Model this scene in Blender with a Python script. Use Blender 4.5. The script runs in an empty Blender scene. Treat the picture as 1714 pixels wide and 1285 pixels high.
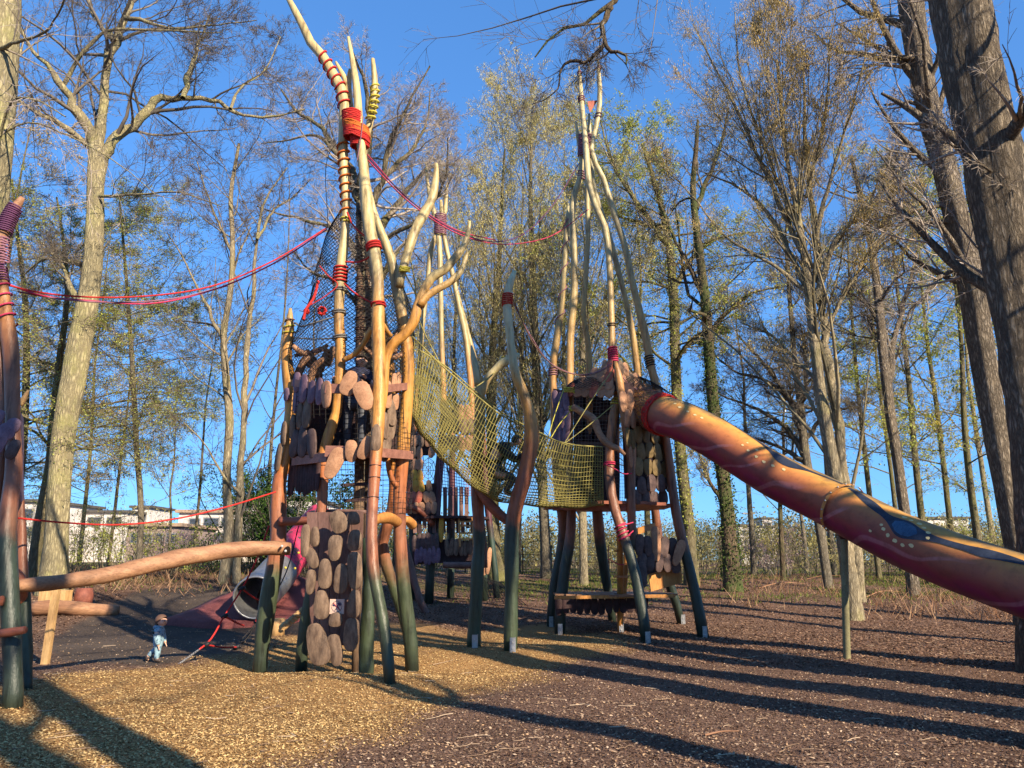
import bpy, math, random
import numpy as np
from mathutils import Vector, Matrix
random.seed(7)
rng = np.random.default_rng(11)
PI = math.pi
SC = bpy.context.scene
# ------------------------------------------------------------------ camera, sky, sun, exposure
FPX, CX, CY, CAMH, PITCH = 1287.0, 857.0, 642.5, 1.70, math.radians(12.82)
cam_d = bpy.data.cameras.new('camera'); cam = bpy.data.objects.new('camera', cam_d)
SC.collection.objects.link(cam); SC.camera = cam
cam.location = (0, 0, CAMH); cam.rotation_euler = (PI/2 + PITCH, 0, 0)
cam_d.sensor_width = 36.0; cam_d.lens = FPX/1714.0*36.0; cam_d.clip_end = 2000; cam_d.clip_start = 0.1
SUN_EL = math.radians(29.0)
sdir = Vector((0.66, -0.75, 0)).normalized()            # horizontal direction towards the sun
sun_vec = Vector((sdir.x*math.cos(SUN_EL), sdir.y*math.cos(SUN_EL), math.sin(SUN_EL)))
w = bpy.data.worlds.new('World'); SC.world = w; w.use_nodes = True
nt = w.node_tree; nt.nodes.clear()
wo = nt.nodes.new('ShaderNodeOutputWorld'); bg = nt.nodes.new('ShaderNodeBackground')
sky = nt.nodes.new('ShaderNodeTexSky'); sky.sky_type = 'NISHITA'; sky.sun_disc = False
sky.sun_elevation = SUN_EL; sky.sun_rotation = math.atan2(sdir.x, sdir.y)
sky.air_density = 1.0; sky.dust_density = 0.0; sky.ozone_density = 4.0
gm = nt.nodes.new('ShaderNodeGamma'); gm.inputs[1].default_value = 0.54; nt.links.new(sky.outputs[0], gm.inputs[0])
tm = nt.nodes.new('ShaderNodeMix'); tm.data_type = 'RGBA'; tm.blend_type = 'MULTIPLY'; tm.inputs[0].default_value = 1.0; tm.inputs[7].default_value = (0.39, 0.82, 1.42, 1)
nt.links.new(gm.outputs[0], tm.inputs[6]); nt.links.new(tm.outputs[2], bg.inputs[0]); bg.inputs[1].default_value = 0.15
nt.links.new(bg.outputs[0], wo.inputs[0])
sl = bpy.data.lights.new('sun', 'SUN'); sl.energy = 5.0; sl.angle = math.radians(0.55); sl.color = (1.0, 0.85, 0.64)
so = bpy.data.objects.new('sun', sl); SC.collection.objects.link(so)
so.rotation_euler = sun_vec.to_track_quat('Z', 'Y').to_euler(); so.location = (20, -20, 30)
SC.view_settings.view_transform = 'Standard'; SC.view_settings.look = 'None'
SC.view_settings.exposure = 1.15; SC.view_settings.gamma = 1.0
SC.cycles.max_bounces = 6; SC.cycles.diffuse_bounces = 3; SC.cycles.transparent_max_bounces = 8
SC.cycles.use_adaptive_sampling = True; SC.cycles.adaptive_threshold = 0.02; SC.cycles.use_denoising = True

# ------------------------------------------------------------------ geometry of the place
SP, CP = math.sin(PITCH), math.cos(PITCH)
def scl(v, Y):                       # metres per photo pixel at distance Y
    return Y/(FPX*CP + (v-CY)*SP)
def P(u, v, Y):
    s = scl(v, Y)
    return np.array([(u-CX)*s, Y, CAMH + (FPX*SP - (v-CY)*CP)*s])
def sst(a, b, x):
    t = np.clip((x-a)/(b-a), 0, 1); return t*t*(3-2*t)
def H(x, y):
    x = np.asarray(x, float); y = np.asarray(y, float)
    h = 0.40*sst(17, 27, y) + 0.50*sst(25, 42, y)
    h = h + 0.45*sst(17, 26, y)*sst(-2.5, -7, x)
    h = h + 0.10*np.exp(-((x+3.2)**2/9 + (y-11.4)**2/0.8))
    h = h + 0.12*np.exp(-((x-0.4)**2/3 + (y-15.2)**2/1.2)) - 0.08*np.exp(-((x+2.5)**2/4 + (y-12.9)**2/0.6))
    h = h + 0.025*np.sin(x*1.3+0.7*y)*np.sin(y*0.9-0.4*x) + 0.012*np.sin(x*3.1+1.0)*np.sin(y*2.7+x)
    h = h + 0.10*sst(30, 60, y)*np.sin(x*0.21+2)
    return h
def G(u, v):                         # the ground point seen at photo pixel (u, v)
    lo, hi = 2.0, 300.0
    ys = np.concatenate([np.arange(2, 40, 0.1), np.arange(40, 300, 1.0)])
    for y in ys:
        p = P(u, v, y)
        if p[2] <= H(p[0], y): return np.array([p[0], y, float(H(p[0], y))])
    return P(u, v, 90.0)
def nz(v):
    return v/np.maximum(np.linalg.norm(v, axis=-1, keepdims=True), 1e-9)
def resample(pts, n):                # Catmull-Rom through rows of any width, n samples
    pts = np.asarray(pts, float)
    if len(pts) == 2: pts = np.array([pts[0], pts.mean(0), pts[1]])
    d = np.concatenate([[0], np.cumsum(np.linalg.norm(np.diff(pts[:, :3], axis=0), axis=1)+1e-9)])
    t = np.linspace(0, d[-1], n); out = np.zeros((n, pts.shape[1]))
    m = np.gradient(pts, d, axis=0)
    for j, tt in enumerate(t):
        i = min(int(np.searchsorted(d, tt, 'right')-1), len(d)-2); i = max(i, 0)
        h = d[i+1]-d[i]; s = (tt-d[i])/h
        out[j] = (2*s**3-3*s**2+1)*pts[i]+(s**3-2*s**2+s)*h*m[i]+(-2*s**3+3*s**2)*pts[i+1]+(s**3-s**2)*h*m[i+1]
    return out

# ------------------------------------------------------------------ mesh collecting
class MB:
    def __init__(s): s.v = []; s.q = []; s.t = []; s.n = 0; s.rq = []; s.rt = []
    def add(s, V, Q=None, T=None, r=None):
        V = np.asarray(V, float).reshape(-1, 3)
        if Q is not None and len(Q):
            Q = np.asarray(Q, np.int64); s.q.append(Q+s.n)
            s.rq.append(np.full(len(Q), random.random()) if r is None else np.broadcast_to(r, (len(Q),)))
        if T is not None and len(T):
            T = np.asarray(T, np.int64); s.t.append(T+s.n)
            s.rt.append(np.full(len(T), random.random()) if r is None else np.broadcast_to(r, (len(T),)))
        s.v.append(V); s.n += len(V); return s
    def tubes(s, Pp, R, S=8, caps=False, phase=0.0):
        Pp = np.asarray(Pp, float); R = np.asarray(R, float)
        if Pp.ndim == 2: Pp = Pp[None]; R = np.broadcast_to(R, Pp.shape[1:2])[None]
        R = np.broadcast_to(R, Pp.shape[:2])
        N, K, _ = Pp.shape
        T = nz(np.gradient(Pp, axis=1))
        ref = np.where(np.abs(nz(Pp[:, -1:]-Pp[:, :1])[..., 2:3]) < 0.75, np.array([0, 0, 1.0]), np.array([0.0, 1.0, 0]))
        ref = np.broadcast_to(ref, T.shape)
        A = nz(np.cross(T, ref)); B = np.cross(T, A)
        a = np.arange(S)*2*PI/S+phase
        V = Pp[:, :, None] + R[:, :, None, None]*(np.cos(a)[None, None, :, None]*A[:, :, None] + np.sin(a)[None, None, :, None]*B[:, :, None])
        base = (np.arange(N)*K*S)[:, None, None]; k = np.arange(K-1)[None, :, None]*S; j = np.arange(S)[None, None, :]; j2 = (j+1) % S
        Q = np.stack([base+k+j, base+k+j2, base+k+S+j2, base+k+S+j], -1).reshape(-1, 4)
        rr = np.repeat(rng.random(N), (K-1)*S)
        T3 = None
        Vf = V.reshape(-1, 3)
        if caps:
            c0 = Pp[:, 0]; c1 = Pp[:, -1]; n0 = len(Vf); Vf = np.concatenate([Vf, c0, c1]); tr = []
            for i in range(N):
                for jj in range(S):
                    j3 = (jj+1) % S
                    tr.append((n0+i, i*K*S+j3, i*K*S+jj)); o = i*K*S+(K-1)*S
                    tr.append((n0+N+i, o+jj, o+j3))
            T3 = tr
        if T3: 
            s.add(Vf, Q, None, rr); s.t.append(np.asarray(T3, np.int64)+s.n-len(Vf)); s.rt.append(np.full(len(T3), 0.5))
        else: s.add(Vf, Q, None, rr)
        return s
    def box(s, c, size, R=None):
        c = np.asarray(c, float); h = np.asarray(size, float)/2
        V = np.array([[x, y, z] for x in (-1, 1) for y in (-1, 1) for z in (-1, 1)])*h
        if R is not None: V = V @ np.asarray(R).T
        return s.add(V+c, [(0, 1, 3, 2), (4, 6, 7, 5), (0, 4, 5, 1), (2, 3, 7, 6), (0, 2, 6, 4), (1, 5, 7, 3)])
    def beam(s, p0, p1, wd, ht, up=(0, 0, 1)):      # square timber from p0 to p1
        p0 = np.asarray(p0, float); p1 = np.asarray(p1, float); t = nz(p1-p0); u = np.asarray(up, float)
        a = nz(np.cross(t, u)); b = np.cross(a, t); R = np.stack([t, a, b], 1)
        return s.box((p0+p1)/2, (np.linalg.norm(p1-p0), wd, ht), R)
    def build(s, name, mat, parent=None, smooth=True, solid_origin=None):
        V = np.concatenate(s.v) if s.v else np.zeros((0, 3))
        q = np.concatenate(s.q) if s.q else np.zeros((0, 4), np.int64)
        t = np.concatenate(s.t) if s.t else np.zeros((0, 3), np.int64)
        me = bpy.data.meshes.new(name)
        base = np.zeros(3)
        if parent is not None: base = world_loc(parent)
        elif solid_origin is not None: base = np.asarray(solid_origin, float)
        me.vertices.add(len(V)); me.vertices.foreach_set('co', (V-base).astype(np.float32).ravel())
        nl = len(q)*4+len(t)*3
        me.loops.add(nl); me.loops.foreach_set('vertex_index', np.concatenate([q.ravel(), t.ravel()]).astype(np.int32))
        me.polygons.add(len(q)+len(t))
        ls = np.concatenate([np.arange(len(q))*4, len(q)*4+np.arange(len(t))*3]).astype(np.int32)
        me.polygons.foreach_set('loop_start', ls)
        me.polygons.foreach_set('use_smooth', np.full(len(q)+len(t), smooth))
        me.update(calc_edges=True)
        r = np.concatenate(s.rq+s.rt) if (s.rq or s.rt) else np.zeros(0)
        if len(r) == len(q)+len(t):
            at = me.attributes.new('rnd', 'FLOAT', 'FACE'); at.data.foreach_set('value', r.astype(np.float32))
        me.materials.append(mat)
        o = bpy.data.objects.new(name, me); SC.collection.objects.link(o)
        if parent is not None: o.parent = parent
        elif solid_origin is not None: o.location = tuple(base)
        return o
def world_loc(o):
    p = np.zeros(3)
    while o is not None:
        p = p + np.array(o.location); o = o.parent
    return p
def tag(o, label=None, cat=None, group=None, kind=None):
    if label: o['label'] = label
    if cat: o['category'] = cat
    if group: o['group'] = group
    if kind: o['kind'] = kind
    return o
def thing(name, label, cat, loc, group=None):
    o = bpy.data.objects.new(name, None); SC.collection.objects.link(o); o.location = tuple(float(c) for c in loc)
    o.empty_display_size = 0.2
    return tag(o, label, cat, group)

# ------------------------------------------------------------------ materials
def new_mat(name):
    m = bpy.data.materials.new(name); m.use_nodes = True; n = m.node_tree
    return m, n, n.nodes['Principled BSDF']
def ramp(n, stops, interp='LINEAR'):
    r = n.nodes.new('ShaderNodeValToRGB'); e = r.color_ramp.elements; r.color_ramp.interpolation = interp
    while len(e) > 1: e.remove(e[-1])
    e[0].position = stops[0][0]; e[0].color = (*stops[0][1], 1)
    for p, c in stops[1:]:
        x = e.new(p); x.color = (*c, 1)
    return r
def noise(n, scale=5, detail=6, rough=0.6, vec=None, stretch=None, coord='Object'):
    t = n.nodes.new('ShaderNodeTexNoise'); t.inputs['Scale'].default_value = scale
    t.inputs['Detail'].default_value = detail; t.inputs['Roughness'].default_value = rough
    if vec is None:
        vec = n.nodes.new('ShaderNodeTexCoord').outputs[coord]
    if stretch:
        mp = n.nodes.new('ShaderNodeMapping'); mp.inputs['Scale'].default_value = stretch
        n.links.new(vec, mp.inputs[0]); vec = mp.outputs[0]
    n.links.new(vec, t.inputs['Vector']); return t
def mth(n, op, a, b=None, clamp=False):
    m = n.nodes.new('ShaderNodeMath'); m.operation = op; m.use_clamp = clamp
    for i, x in enumerate((a, b)):
        if x is None: continue
        if isinstance(x, (int, float)): m.inputs[i].default_value = x
        else: n.links.new(x, m.inputs[i])
    return m.outputs[0]
def mixc(n, fac, a, b, mode='MIX'):
    m = n.nodes.new('ShaderNodeMix'); m.data_type = 'RGBA'; m.blend_type = mode
    for s, x in ((m.inputs[0], fac), (m.inputs[6], a), (m.inputs[7], b)):
        if isinstance(x, (int, float)): s.default_value = x
        elif isinstance(x, tuple): s.default_value = (*x, 1)
        else: n.links.new(x, s)
    return m.outputs[2]
def bump(n, b, h, strength=0.5, dist=0.02):
    x = n.nodes.new('ShaderNodeBump'); x.inputs['Strength'].default_value = strength; x.inputs['Distance'].default_value = dist
    n.links.new(h, x.inputs['Height']); n.links.new(x.outputs[0], b.inputs['Normal']); return x
def attr(n, name):
    a = n.nodes.new('ShaderNodeAttribute'); a.attribute_name = name; return a
def mat_simple(name, c1, c2, scale=8, rough=0.7, bumps=0.3, dist=0.01, stretch=None, spec=0.3, detail=5):
    m, n, b = new_mat(name); t = noise(n, scale, detail, 0.6, stretch=stretch)
    r = ramp(n, [(0.3, c1), (0.7, c2)]); n.links.new(t.outputs[0], r.inputs[0])
    tf = noise(n, scale*5, 5, 0.75, stretch=stretch); rf = ramp(n, [(0.34, (0.55, 0.53, 0.52)), (0.5, (1, 1, 1)), (0.7, (1.18, 1.16, 1.12))]); n.links.new(tf.outputs[0], rf.inputs[0])
    tb = noise(n, 1.9, 3, 0.5); rb_ = ramp(n, [(0.35, (0.78, 0.76, 0.76)), (0.65, (1.12, 1.1, 1.08))]); n.links.new(tb.outputs[0], rb_.inputs[0])
    n.links.new(mixc(n, 0.8, mixc(n, 0.75, r.outputs[0], rf.outputs[0], 'MULTIPLY'), rb_.outputs[0], 'MULTIPLY'), b.inputs['Base Color'])
    b.inputs['Roughness'].default_value = rough; b.inputs['Specular IOR Level'].default_value = spec
    if bumps: bump(n, b, mth(n, 'ADD', t.outputs[0], mth(n, 'MULTIPLY', tf.outputs[0], 0.5)), bumps, dist)
    return m
def mat_bark(name, dark, light, moss=(0.16, 0.17, 0.03), mossiness=0.35, ridge=9.0, depth=0.04):
    m, n, b = new_mat(name); tc = n.nodes.new('ShaderNodeTexCoord').outputs['Object']
    r1 = noise(n, ridge, 8, 0.65, tc, (1, 1, 0.17)); r2 = noise(n, 1.3, 4, 0.6, tc); r3 = noise(n, 40, 4, 0.6, tc, (1, 1, 0.5))
    vo = n.nodes.new('ShaderNodeTexVoronoi'); vo.feature = 'DISTANCE_TO_EDGE'; vo.inputs['Scale'].default_value = ridge*1.5
    mp = n.nodes.new('ShaderNodeMapping'); mp.inputs['Scale'].default_value = (1, 1, 0.24); n.links.new(tc, mp.inputs[0])
    va = n.nodes.new('ShaderNodeVectorMath'); va.operation = 'ADD'; sc_ = n.nodes.new('ShaderNodeVectorMath'); sc_.operation = 'SCALE'
    sc_.inputs['Scale'].default_value = 0.2; n.links.new(r1.outputs['Color'], sc_.inputs[0]); n.links.new(mp.outputs[0], va.inputs[0]); n.links.new(sc_.outputs[0], va.inputs[1])
    n.links.new(va.outputs[0], vo.inputs['Vector'])
    crack = mth(n, 'MULTIPLY', vo.outputs['Distance'], 3.2, True)
    hgt = mth(n, 'ADD', mth(n, 'MULTIPLY', crack, 0.6), mth(n, 'MULTIPLY', r3.outputs[0], 0.4))
    col = mixc(n, mth(n, 'MULTIPLY', hgt, 1.15, True), dark, light)
    patch = ramp(n, [(0.35, (0.72, 0.72, 0.72)), (0.65, (1.15, 1.12, 1.05))]); n.links.new(r2.outputs[0], patch.inputs[0])
    col = mixc(n, 1.0, col, patch.outputs[0], 'MULTIPLY')
    mr = ramp(n, [(0.62-0.3*mossiness, (0, 0, 0)), (0.74-0.2*mossiness, (1, 1, 1))]); mn = noise(n, 1.1, 7, 0.7, tc, (1, 1, 0.6)); n.links.new(mn.outputs[0], mr.inputs[0])
    col = mixc(n, mth(n, 'MULTIPLY', mr.outputs[0], min(0.85, mossiness*1.6)), col, moss)
    n.links.new(col, b.inputs['Base Color']); b.inputs['Roughness'].default_value = 0.9; b.inputs['Specular IOR Level'].default_value = 0.15
    bump(n, b, hgt, 0.9, depth); return m
def mat_twig(name, c1, c2):
    m, n, b = new_mat(name); a = attr(n, 'rnd'); r = ramp(n, [(0, c1), (1, c2)]); n.links.new(a.outputs['Fac'], r.inputs[0])
    n.links.new(r.outputs[0], b.inputs['Base Color']); b.inputs['Roughness'].default_value = 0.75; b.inputs['Specular IOR Level'].default_value = 0.25; return m
def mat_leaf(name, cols, trans=0.35):
    m, n, b = new_mat(name); a = attr(n, 'rnd'); k = len(cols)
    r = ramp(n, [(i/(k-1), c) for i, c in enumerate(cols)]); n.links.new(a.outputs['Fac'], r.inputs[0])
    d = n.nodes.new('ShaderNodeBsdfDiffuse'); t = n.nodes.new('ShaderNodeBsdfTranslucent'); mx = n.nodes.new('ShaderNodeMixShader'); mx.inputs[0].default_value = trans
    n.links.new(r.outputs[0], d.inputs[0]); n.links.new(r.outputs[0], t.inputs[0]); n.links.new(d.outputs[0], mx.inputs[1]); n.links.new(t.outputs[0], mx.inputs[2])
    n.links.new(mx.outputs[0], n.nodes['Material Output'].inputs[0]); return m
def mat_paint(name, stops, rough=0.42):         # painted timber, colour changes with height above ground
    m, n, b = new_mat(name)
    g = n.nodes.new('ShaderNodeNewGeometry'); sx = n.nodes.new('ShaderNodeSeparateXYZ'); n.links.new(g.outputs['Position'], sx.inputs[0])
    n1 = noise(n, 1.6, 5, 0.6, g.outputs['Position']); n2 = noise(n, 14, 6, 0.65, g.outputs['Position'], (1, 1, 0.12)); n3 = noise(n, 3, 4, 0.6, g.outputs['Position'])
    z = mth(n, 'ADD', sx.outputs[2], mth(n, 'MULTIPLY', mth(n, 'SUBTRACT', n1.outputs[0], 0.5), 1.1))
    f = mth(n, 'DIVIDE', z, 16.0); r = ramp(n, [(z_/16.0, c) for z_, c in stops]); n.links.new(f, r.inputs[0])
    gr = ramp(n, [(0.34, (0.36, 0.32, 0.28)), (0.47, (0.9, 0.88, 0.86)), (0.55, (1, 1, 1)), (0.68, (1.15, 1.12, 1.05))]); n.links.new(n2.outputs[0], gr.inputs[0])
    col = mixc(n, 0.85, r.outputs[0], gr.outputs[0], 'MULTIPLY')
    st = ramp(n, [(0.30, (0.62, 0.58, 0.55)), (0.5, (1, 1, 1))]); n.links.new(n3.outputs[0], st.inputs[0]); col = mixc(n, 0.7, col, st.outputs[0], 'MULTIPLY')
    n.links.new(col, b.inputs['Base Color']); b.inputs['Roughness'].default_value = rough; b.inputs['Specular IOR Level'].default_value = 0.35
    bump(n, b, mth(n, 'ADD', n2.outputs[0], n3.outputs[0]), 0.6, 0.02); return m
CREAM = (0.48, 0.38, 0.18); CREAMD = (0.36, 0.29, 0.14); ORG = (0.50, 0.24, 0.055); RUST = (0.25, 0.10, 0.055); BRN = (0.17, 0.08, 0.05); GRN = (0.055, 0.075, 0.04); DGRN = (0.026, 0.036, 0.026)
M = {}
M['pole'] = mat_paint('painted_pole', [(0, DGRN), (0.5, (0.045, 0.06, 0.034)), (1.3, (0.06, 0.075, 0.038)), (1.75, (0.26, 0.10, 0.05)), (2.2, RUST), (3.1, (0.36, 0.12, 0.04)), (3.7, ORG), (5.4, (0.48, 0.23, 0.05)), (6.3, CREAMD), (7.2, CREAM), (16, CREAM)])
M['pole_dark'] = mat_paint('painted_pole_dark', [(0, DGRN), (1.9, (0.03, 0.045, 0.034)), (2.4, RUST), (3.3, BRN), (4.4, (0.30, 0.12, 0.05)), (6.0, (0.40, 0.21, 0.07)), (7.8, (0.40, 0.27, 0.10)), (9.3, CREAMD), (12, (0.46, 0.40, 0.22)), (16, CREAM)])
M['pole_solo'] = mat_paint('painted_pole_solo', [(0, GRN), (2.0, (0.035, 0.052, 0.034)), (2.35, (0.035, 0.05, 0.034)), (2.5, (0.24, 0.085, 0.04)), (3.4, (0.22, 0.075, 0.04)), (4.2, (0.42, 0.20, 0.05)), (5.0, (0.44, 0.26, 0.08)), (5.6, (0.40, 0.38, 0.22)), (7, (0.50, 0.48, 0.30)), (16, CREAM)])
M['pole_mid'] = mat_paint('painted_pole_purple', [(0, DGRN), (2.4, (0.035, 0.06, 0.045)), (3.0, (0.09, 0.03, 0.035)), (5.2, (0.10, 0.035, 0.04)), (6.3, (0.38, 0.15, 0.05)), (8.0, (0.45, 0.24, 0.08)), (9.3, CREAMD), (16, CREAM)])
M['log'] = mat_simple('bare_log', (0.20, 0.095, 0.05), (0.40, 0.22, 0.12), 9, 0.6, 0.6, 0.015, (0.12, 1, 1))
M['wood_pale'] = mat_simple('pale_timber', (0.38, 0.22, 0.09), (0.55, 0.36, 0.16), 12, 0.65, 0.3, 0.01, (1, 1, 0.15))
M['wood_orange'] = mat_simple('orange_timber', (0.38, 0.15, 0.035), (0.52, 0.25, 0.07), 12, 0.55, 0.3, 0.01, (1, 1, 0.15))
M['beam_rust'] = mat_simple('rust_beam', (0.17, 0.05, 0.03), (0.32, 0.11, 0.06), 9, 0.5, 0.3, 0.01, (0.2, 1, 1))
M['plate_tan'] = mat_simple('tan_scale', (0.28, 0.14, 0.075), (0.42, 0.23, 0.13), 9, 0.7, 0.5, 0.008, detail=9)
M['plate_brown'] = mat_simple('worn_brown_scale', (0.075, 0.045, 0.03), (0.24, 0.165, 0.11), 14, 0.75, 0.7, 0.01, (1, 1, 0.35), detail=9)
M['plate_dark'] = mat_simple('dark_brown_scale', (0.05, 0.032, 0.03), (0.12, 0.075, 0.065), 9, 0.7, 0.5, 0.008, detail=9)
M['plate_purple'] = mat_simple('violet_scale', (0.10, 0.06, 0.09), (0.20, 0.125, 0.16), 7, 0.65, 0.4, 0.008, detail=9)
M['plate_olive'] = mat_simple('olive_scale', (0.13, 0.09, 0.035), (0.22, 0.15, 0.06), 9, 0.7, 0.4, 0.008, detail=9)
M['plate_red'] = mat_simple('red_scale', (0.30, 0.06, 0.04), (0.42, 0.14, 0.08), 9, 0.6, 0.4, 0.008)
M['plate_yellow'] = mat_simple('yellow_scale', (0.45, 0.17, 0.03), (0.50, 0.33, 0.04), 4, 0.6, 0.4, 0.008)
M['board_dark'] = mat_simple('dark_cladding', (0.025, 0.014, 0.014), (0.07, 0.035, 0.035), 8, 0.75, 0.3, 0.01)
M['board_mauve'] = mat_simple('mauve_board', (0.13, 0.07, 0.055), (0.22, 0.125, 0.10), 8, 0.65, 0.3, 0.006, (1, 1, 0.2))
M['rubber_black'] = mat_simple('black_rubber', (0.008, 0.008, 0.01), (0.02, 0.02, 0.024), 20, 0.6, 0.1)
M['steel'] = mat_simple('galvanised_steel', (0.28, 0.29, 0.30), (0.42, 0.43, 0.44), 12, 0.42, 0.1, 0.003); M['steel'].node_tree.nodes['Principled BSDF'].inputs['Metallic'].default_value = 0.7
M['bolt'] = mat_simple('bolt_steel', (0.3, 0.3, 0.3), (0.5, 0.5, 0.5), 20, 0.35, 0)
def rope_mat(name, c):
    m, n, b = new_mat(name); wv = n.nodes.new('ShaderNodeTexWave'); wv.wave_type = 'BANDS'; wv.bands_direction = 'DIAGONAL'; wv.inputs['Scale'].default_value = 28
    g = n.nodes.new('ShaderNodeTexCoord'); n.links.new(g.outputs['Object'], wv.inputs[0])
    n.links.new(mixc(n, wv.outputs['Fac'], tuple(x*0.55 for x in c), c), b.inputs['Base Color']); b.inputs['Roughness'].default_value = 0.8; b.inputs['Specular IOR Level'].default_value = 0.2
    bump(n, b, wv.outputs['Fac'], 0.4, 0.004); return m
M['r_red'] = rope_mat('red_rope', (0.55, 0.035, 0.03)); M['r_orange'] = rope_mat('orange_rope', (0.62, 0.16, 0.03)); M['r_pink'] = rope_mat('pink_rope', (0.60, 0.05, 0.12))
M['r_yellow'] = rope_mat('yellow_rope', (0.58, 0.50, 0.07)); M['r_olive'] = rope_mat('olive_rope', (0.36, 0.31, 0.10)); M['r_black'] = rope_mat('black_rope', (0.03, 0.028, 0.03))
M['r_grey'] = rope_mat('grey_rope', (0.24, 0.22, 0.19)); M['r_purple'] = rope_mat('purple_rope', (0.14, 0.05, 0.12)); M['r_mauve'] = rope_mat('mauve_rope', (0.30, 0.14, 0.18)); M['r_white'] = rope_mat('white_rope', (0.6, 0.5, 0.5))
M['r_brown'] = rope_mat('brown_rope', (0.20, 0.11, 0.08))
M['r_net'] = rope_mat('net_yellow', (0.30, 0.255, 0.075))
def mcol(name, c, rough=0.6):
    m, n, b = new_mat(name); t = noise(n, 25, 3); k = mixc(n, t.outputs[0], tuple(x*0.8 for x in c), tuple(min(1, x*1.15) for x in c))
    n.links.new(k, b.inputs['Base Color']); b.inputs['Roughness'].default_value = rough; return m
# ------------------------------------------------------------------ ground
def wob(x, y, f=1.0):
    return (np.sin(x*1.7*f+1.3*np.sin(y*1.1*f))+np.sin(y*2.3*f+1.7*np.sin(x*0.9*f+2))+np.sin((x+y)*3.7*f+np.sin(x*4*f)))/3.0
def poly_mask(pts_px, x, y, soft=0.35, wamp=0.25):
    pg = np.array([G(u, v)[:2] for u, v in pts_px]); n = len(pg)
    inside = np.zeros(x.shape, bool); dmin = np.full(x.shape, 1e9)
    for i in range(n):
        a = pg[i]; b = pg[(i+1) % n]
        c = ((a[1] > y) != (b[1] > y)) & (x < (b[0]-a[0])*(y-a[1])/((b[1]-a[1]) if b[1] != a[1] else 1e-9)+a[0])
        inside ^= c
        e = b-a; t = np.clip(((x-a[0])*e[0]+(y-a[1])*e[1])/(e@e+1e-9), 0, 1)
        dmin = np.minimum(dmin, np.hypot(x-a[0]-t*e[0], y-a[1]-t*e[1]))
    sd = np.where(inside, dmin, -dmin)+wamp*wob(x, y)
    return sst(-soft, soft, sd)
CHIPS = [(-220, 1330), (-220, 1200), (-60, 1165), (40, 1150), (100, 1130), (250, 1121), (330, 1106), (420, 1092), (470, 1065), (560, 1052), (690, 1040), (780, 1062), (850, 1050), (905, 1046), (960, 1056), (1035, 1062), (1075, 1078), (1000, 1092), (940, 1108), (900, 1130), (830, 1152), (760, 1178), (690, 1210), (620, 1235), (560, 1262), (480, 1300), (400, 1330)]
PATH = [(90, 1106), (60, 1080), (120, 1050), (180, 1012), (250, 985), (440, 978), (520, 1000), (560, 1040), (480, 1085), (400, 1100), (250, 1116)]
def masks(x, y):
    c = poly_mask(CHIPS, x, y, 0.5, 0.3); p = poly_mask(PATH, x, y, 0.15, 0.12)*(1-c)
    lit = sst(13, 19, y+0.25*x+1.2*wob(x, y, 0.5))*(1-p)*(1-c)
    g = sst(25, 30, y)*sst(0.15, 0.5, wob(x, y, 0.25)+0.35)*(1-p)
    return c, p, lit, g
xs = np.concatenate([-np.geomspace(420, 24, 26), np.arange(-23.5, 23.6, 0.16), np.geomspace(24, 420, 26)])
ys = np.concatenate([-np.geomspace(420, 22, 14), np.arange(-20, 4, 1.0), np.arange(4, 24, 0.12), np.arange(24, 60, 0.5), np.geomspace(61, 700, 24)])
X, Y = np.meshgrid(xs, ys); Z = H(X, Y)
near = (np.abs(X) < 25) & (Y > 4) & (Y < 26)
Z = Z+near*(0.010*np.sin(X*17+3*np.sin(Y*5))*np.sin(Y*19+2*np.sin(X*7)))
nx, ny = len(xs), len(ys)
idx = np.arange(nx*ny).reshape(ny, nx)
Q = np.stack([idx[:-1, :-1], idx[:-1, 1:], idx[1:, 1:], idx[1:, :-1]], -1).reshape(-1, 4)
mb = MB().add(np.stack([X, Y, Z], -1).reshape(-1, 3), Q, None, 0.5)
m, n, b = new_mat('forest_ground'); g = n.nodes.new('ShaderNodeNewGeometry'); pos = g.outputs['Position']
f1 = noise(n, 28, 8, 0.75, pos); f2 = noise(n, 0.5, 5, 0.6, pos); f3 = noise(n, 85, 4, 0.7, pos)
vo = n.nodes.new('ShaderNodeTexVoronoi'); vo.inputs['Scale'].default_value = 42; n.links.new(pos, vo.inputs[0])
def two(c1, c2, src): r = ramp(n, [(0.32, c1), (0.68, c2)]); n.links.new(src, r.inputs[0]); return r.outputs[0]
base = two((0.07, 0.042, 0.031), (0.22, 0.14, 0.10), f1.outputs[0])
litc = two((0.075, 0.042, 0.031), (0.25, 0.16, 0.11), f1.outputs[0])
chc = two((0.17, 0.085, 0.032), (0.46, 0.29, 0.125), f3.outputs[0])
pac = two((0.050, 0.038, 0.032), (0.125, 0.10, 0.08), f1.outputs[0])
grc = two((0.035, 0.05, 0.012), (0.12, 0.13, 0.035), f1.outputs[0])
col = mixc(n, attr(n, 'litter').outputs['Fac'], base, litc)
col = mixc(n, mth(n, 'MULTIPLY', attr(n, 'grass').outputs['Fac'], 0.6), col, grc)
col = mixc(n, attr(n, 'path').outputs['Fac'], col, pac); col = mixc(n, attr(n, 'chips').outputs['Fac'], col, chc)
pr = ramp(n, [(0.3, (0.72, 0.70, 0.70)), (0.7, (1.2, 1.15, 1.1))]); n.links.new(f2.outputs[0], pr.inputs[0]); col = mixc(n, 1.0, col, pr.outputs[0], 'MULTIPLY')
n.links.new(col, b.inputs['Base Color']); b.inputs['Roughness'].default_value = 0.95; b.inputs['Specular IOR Level'].default_value = 0.1
bump(n, b, mth(n, 'ADD', f3.outputs[0], vo.outputs['Distance']), 0.8, 0.02)
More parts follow.
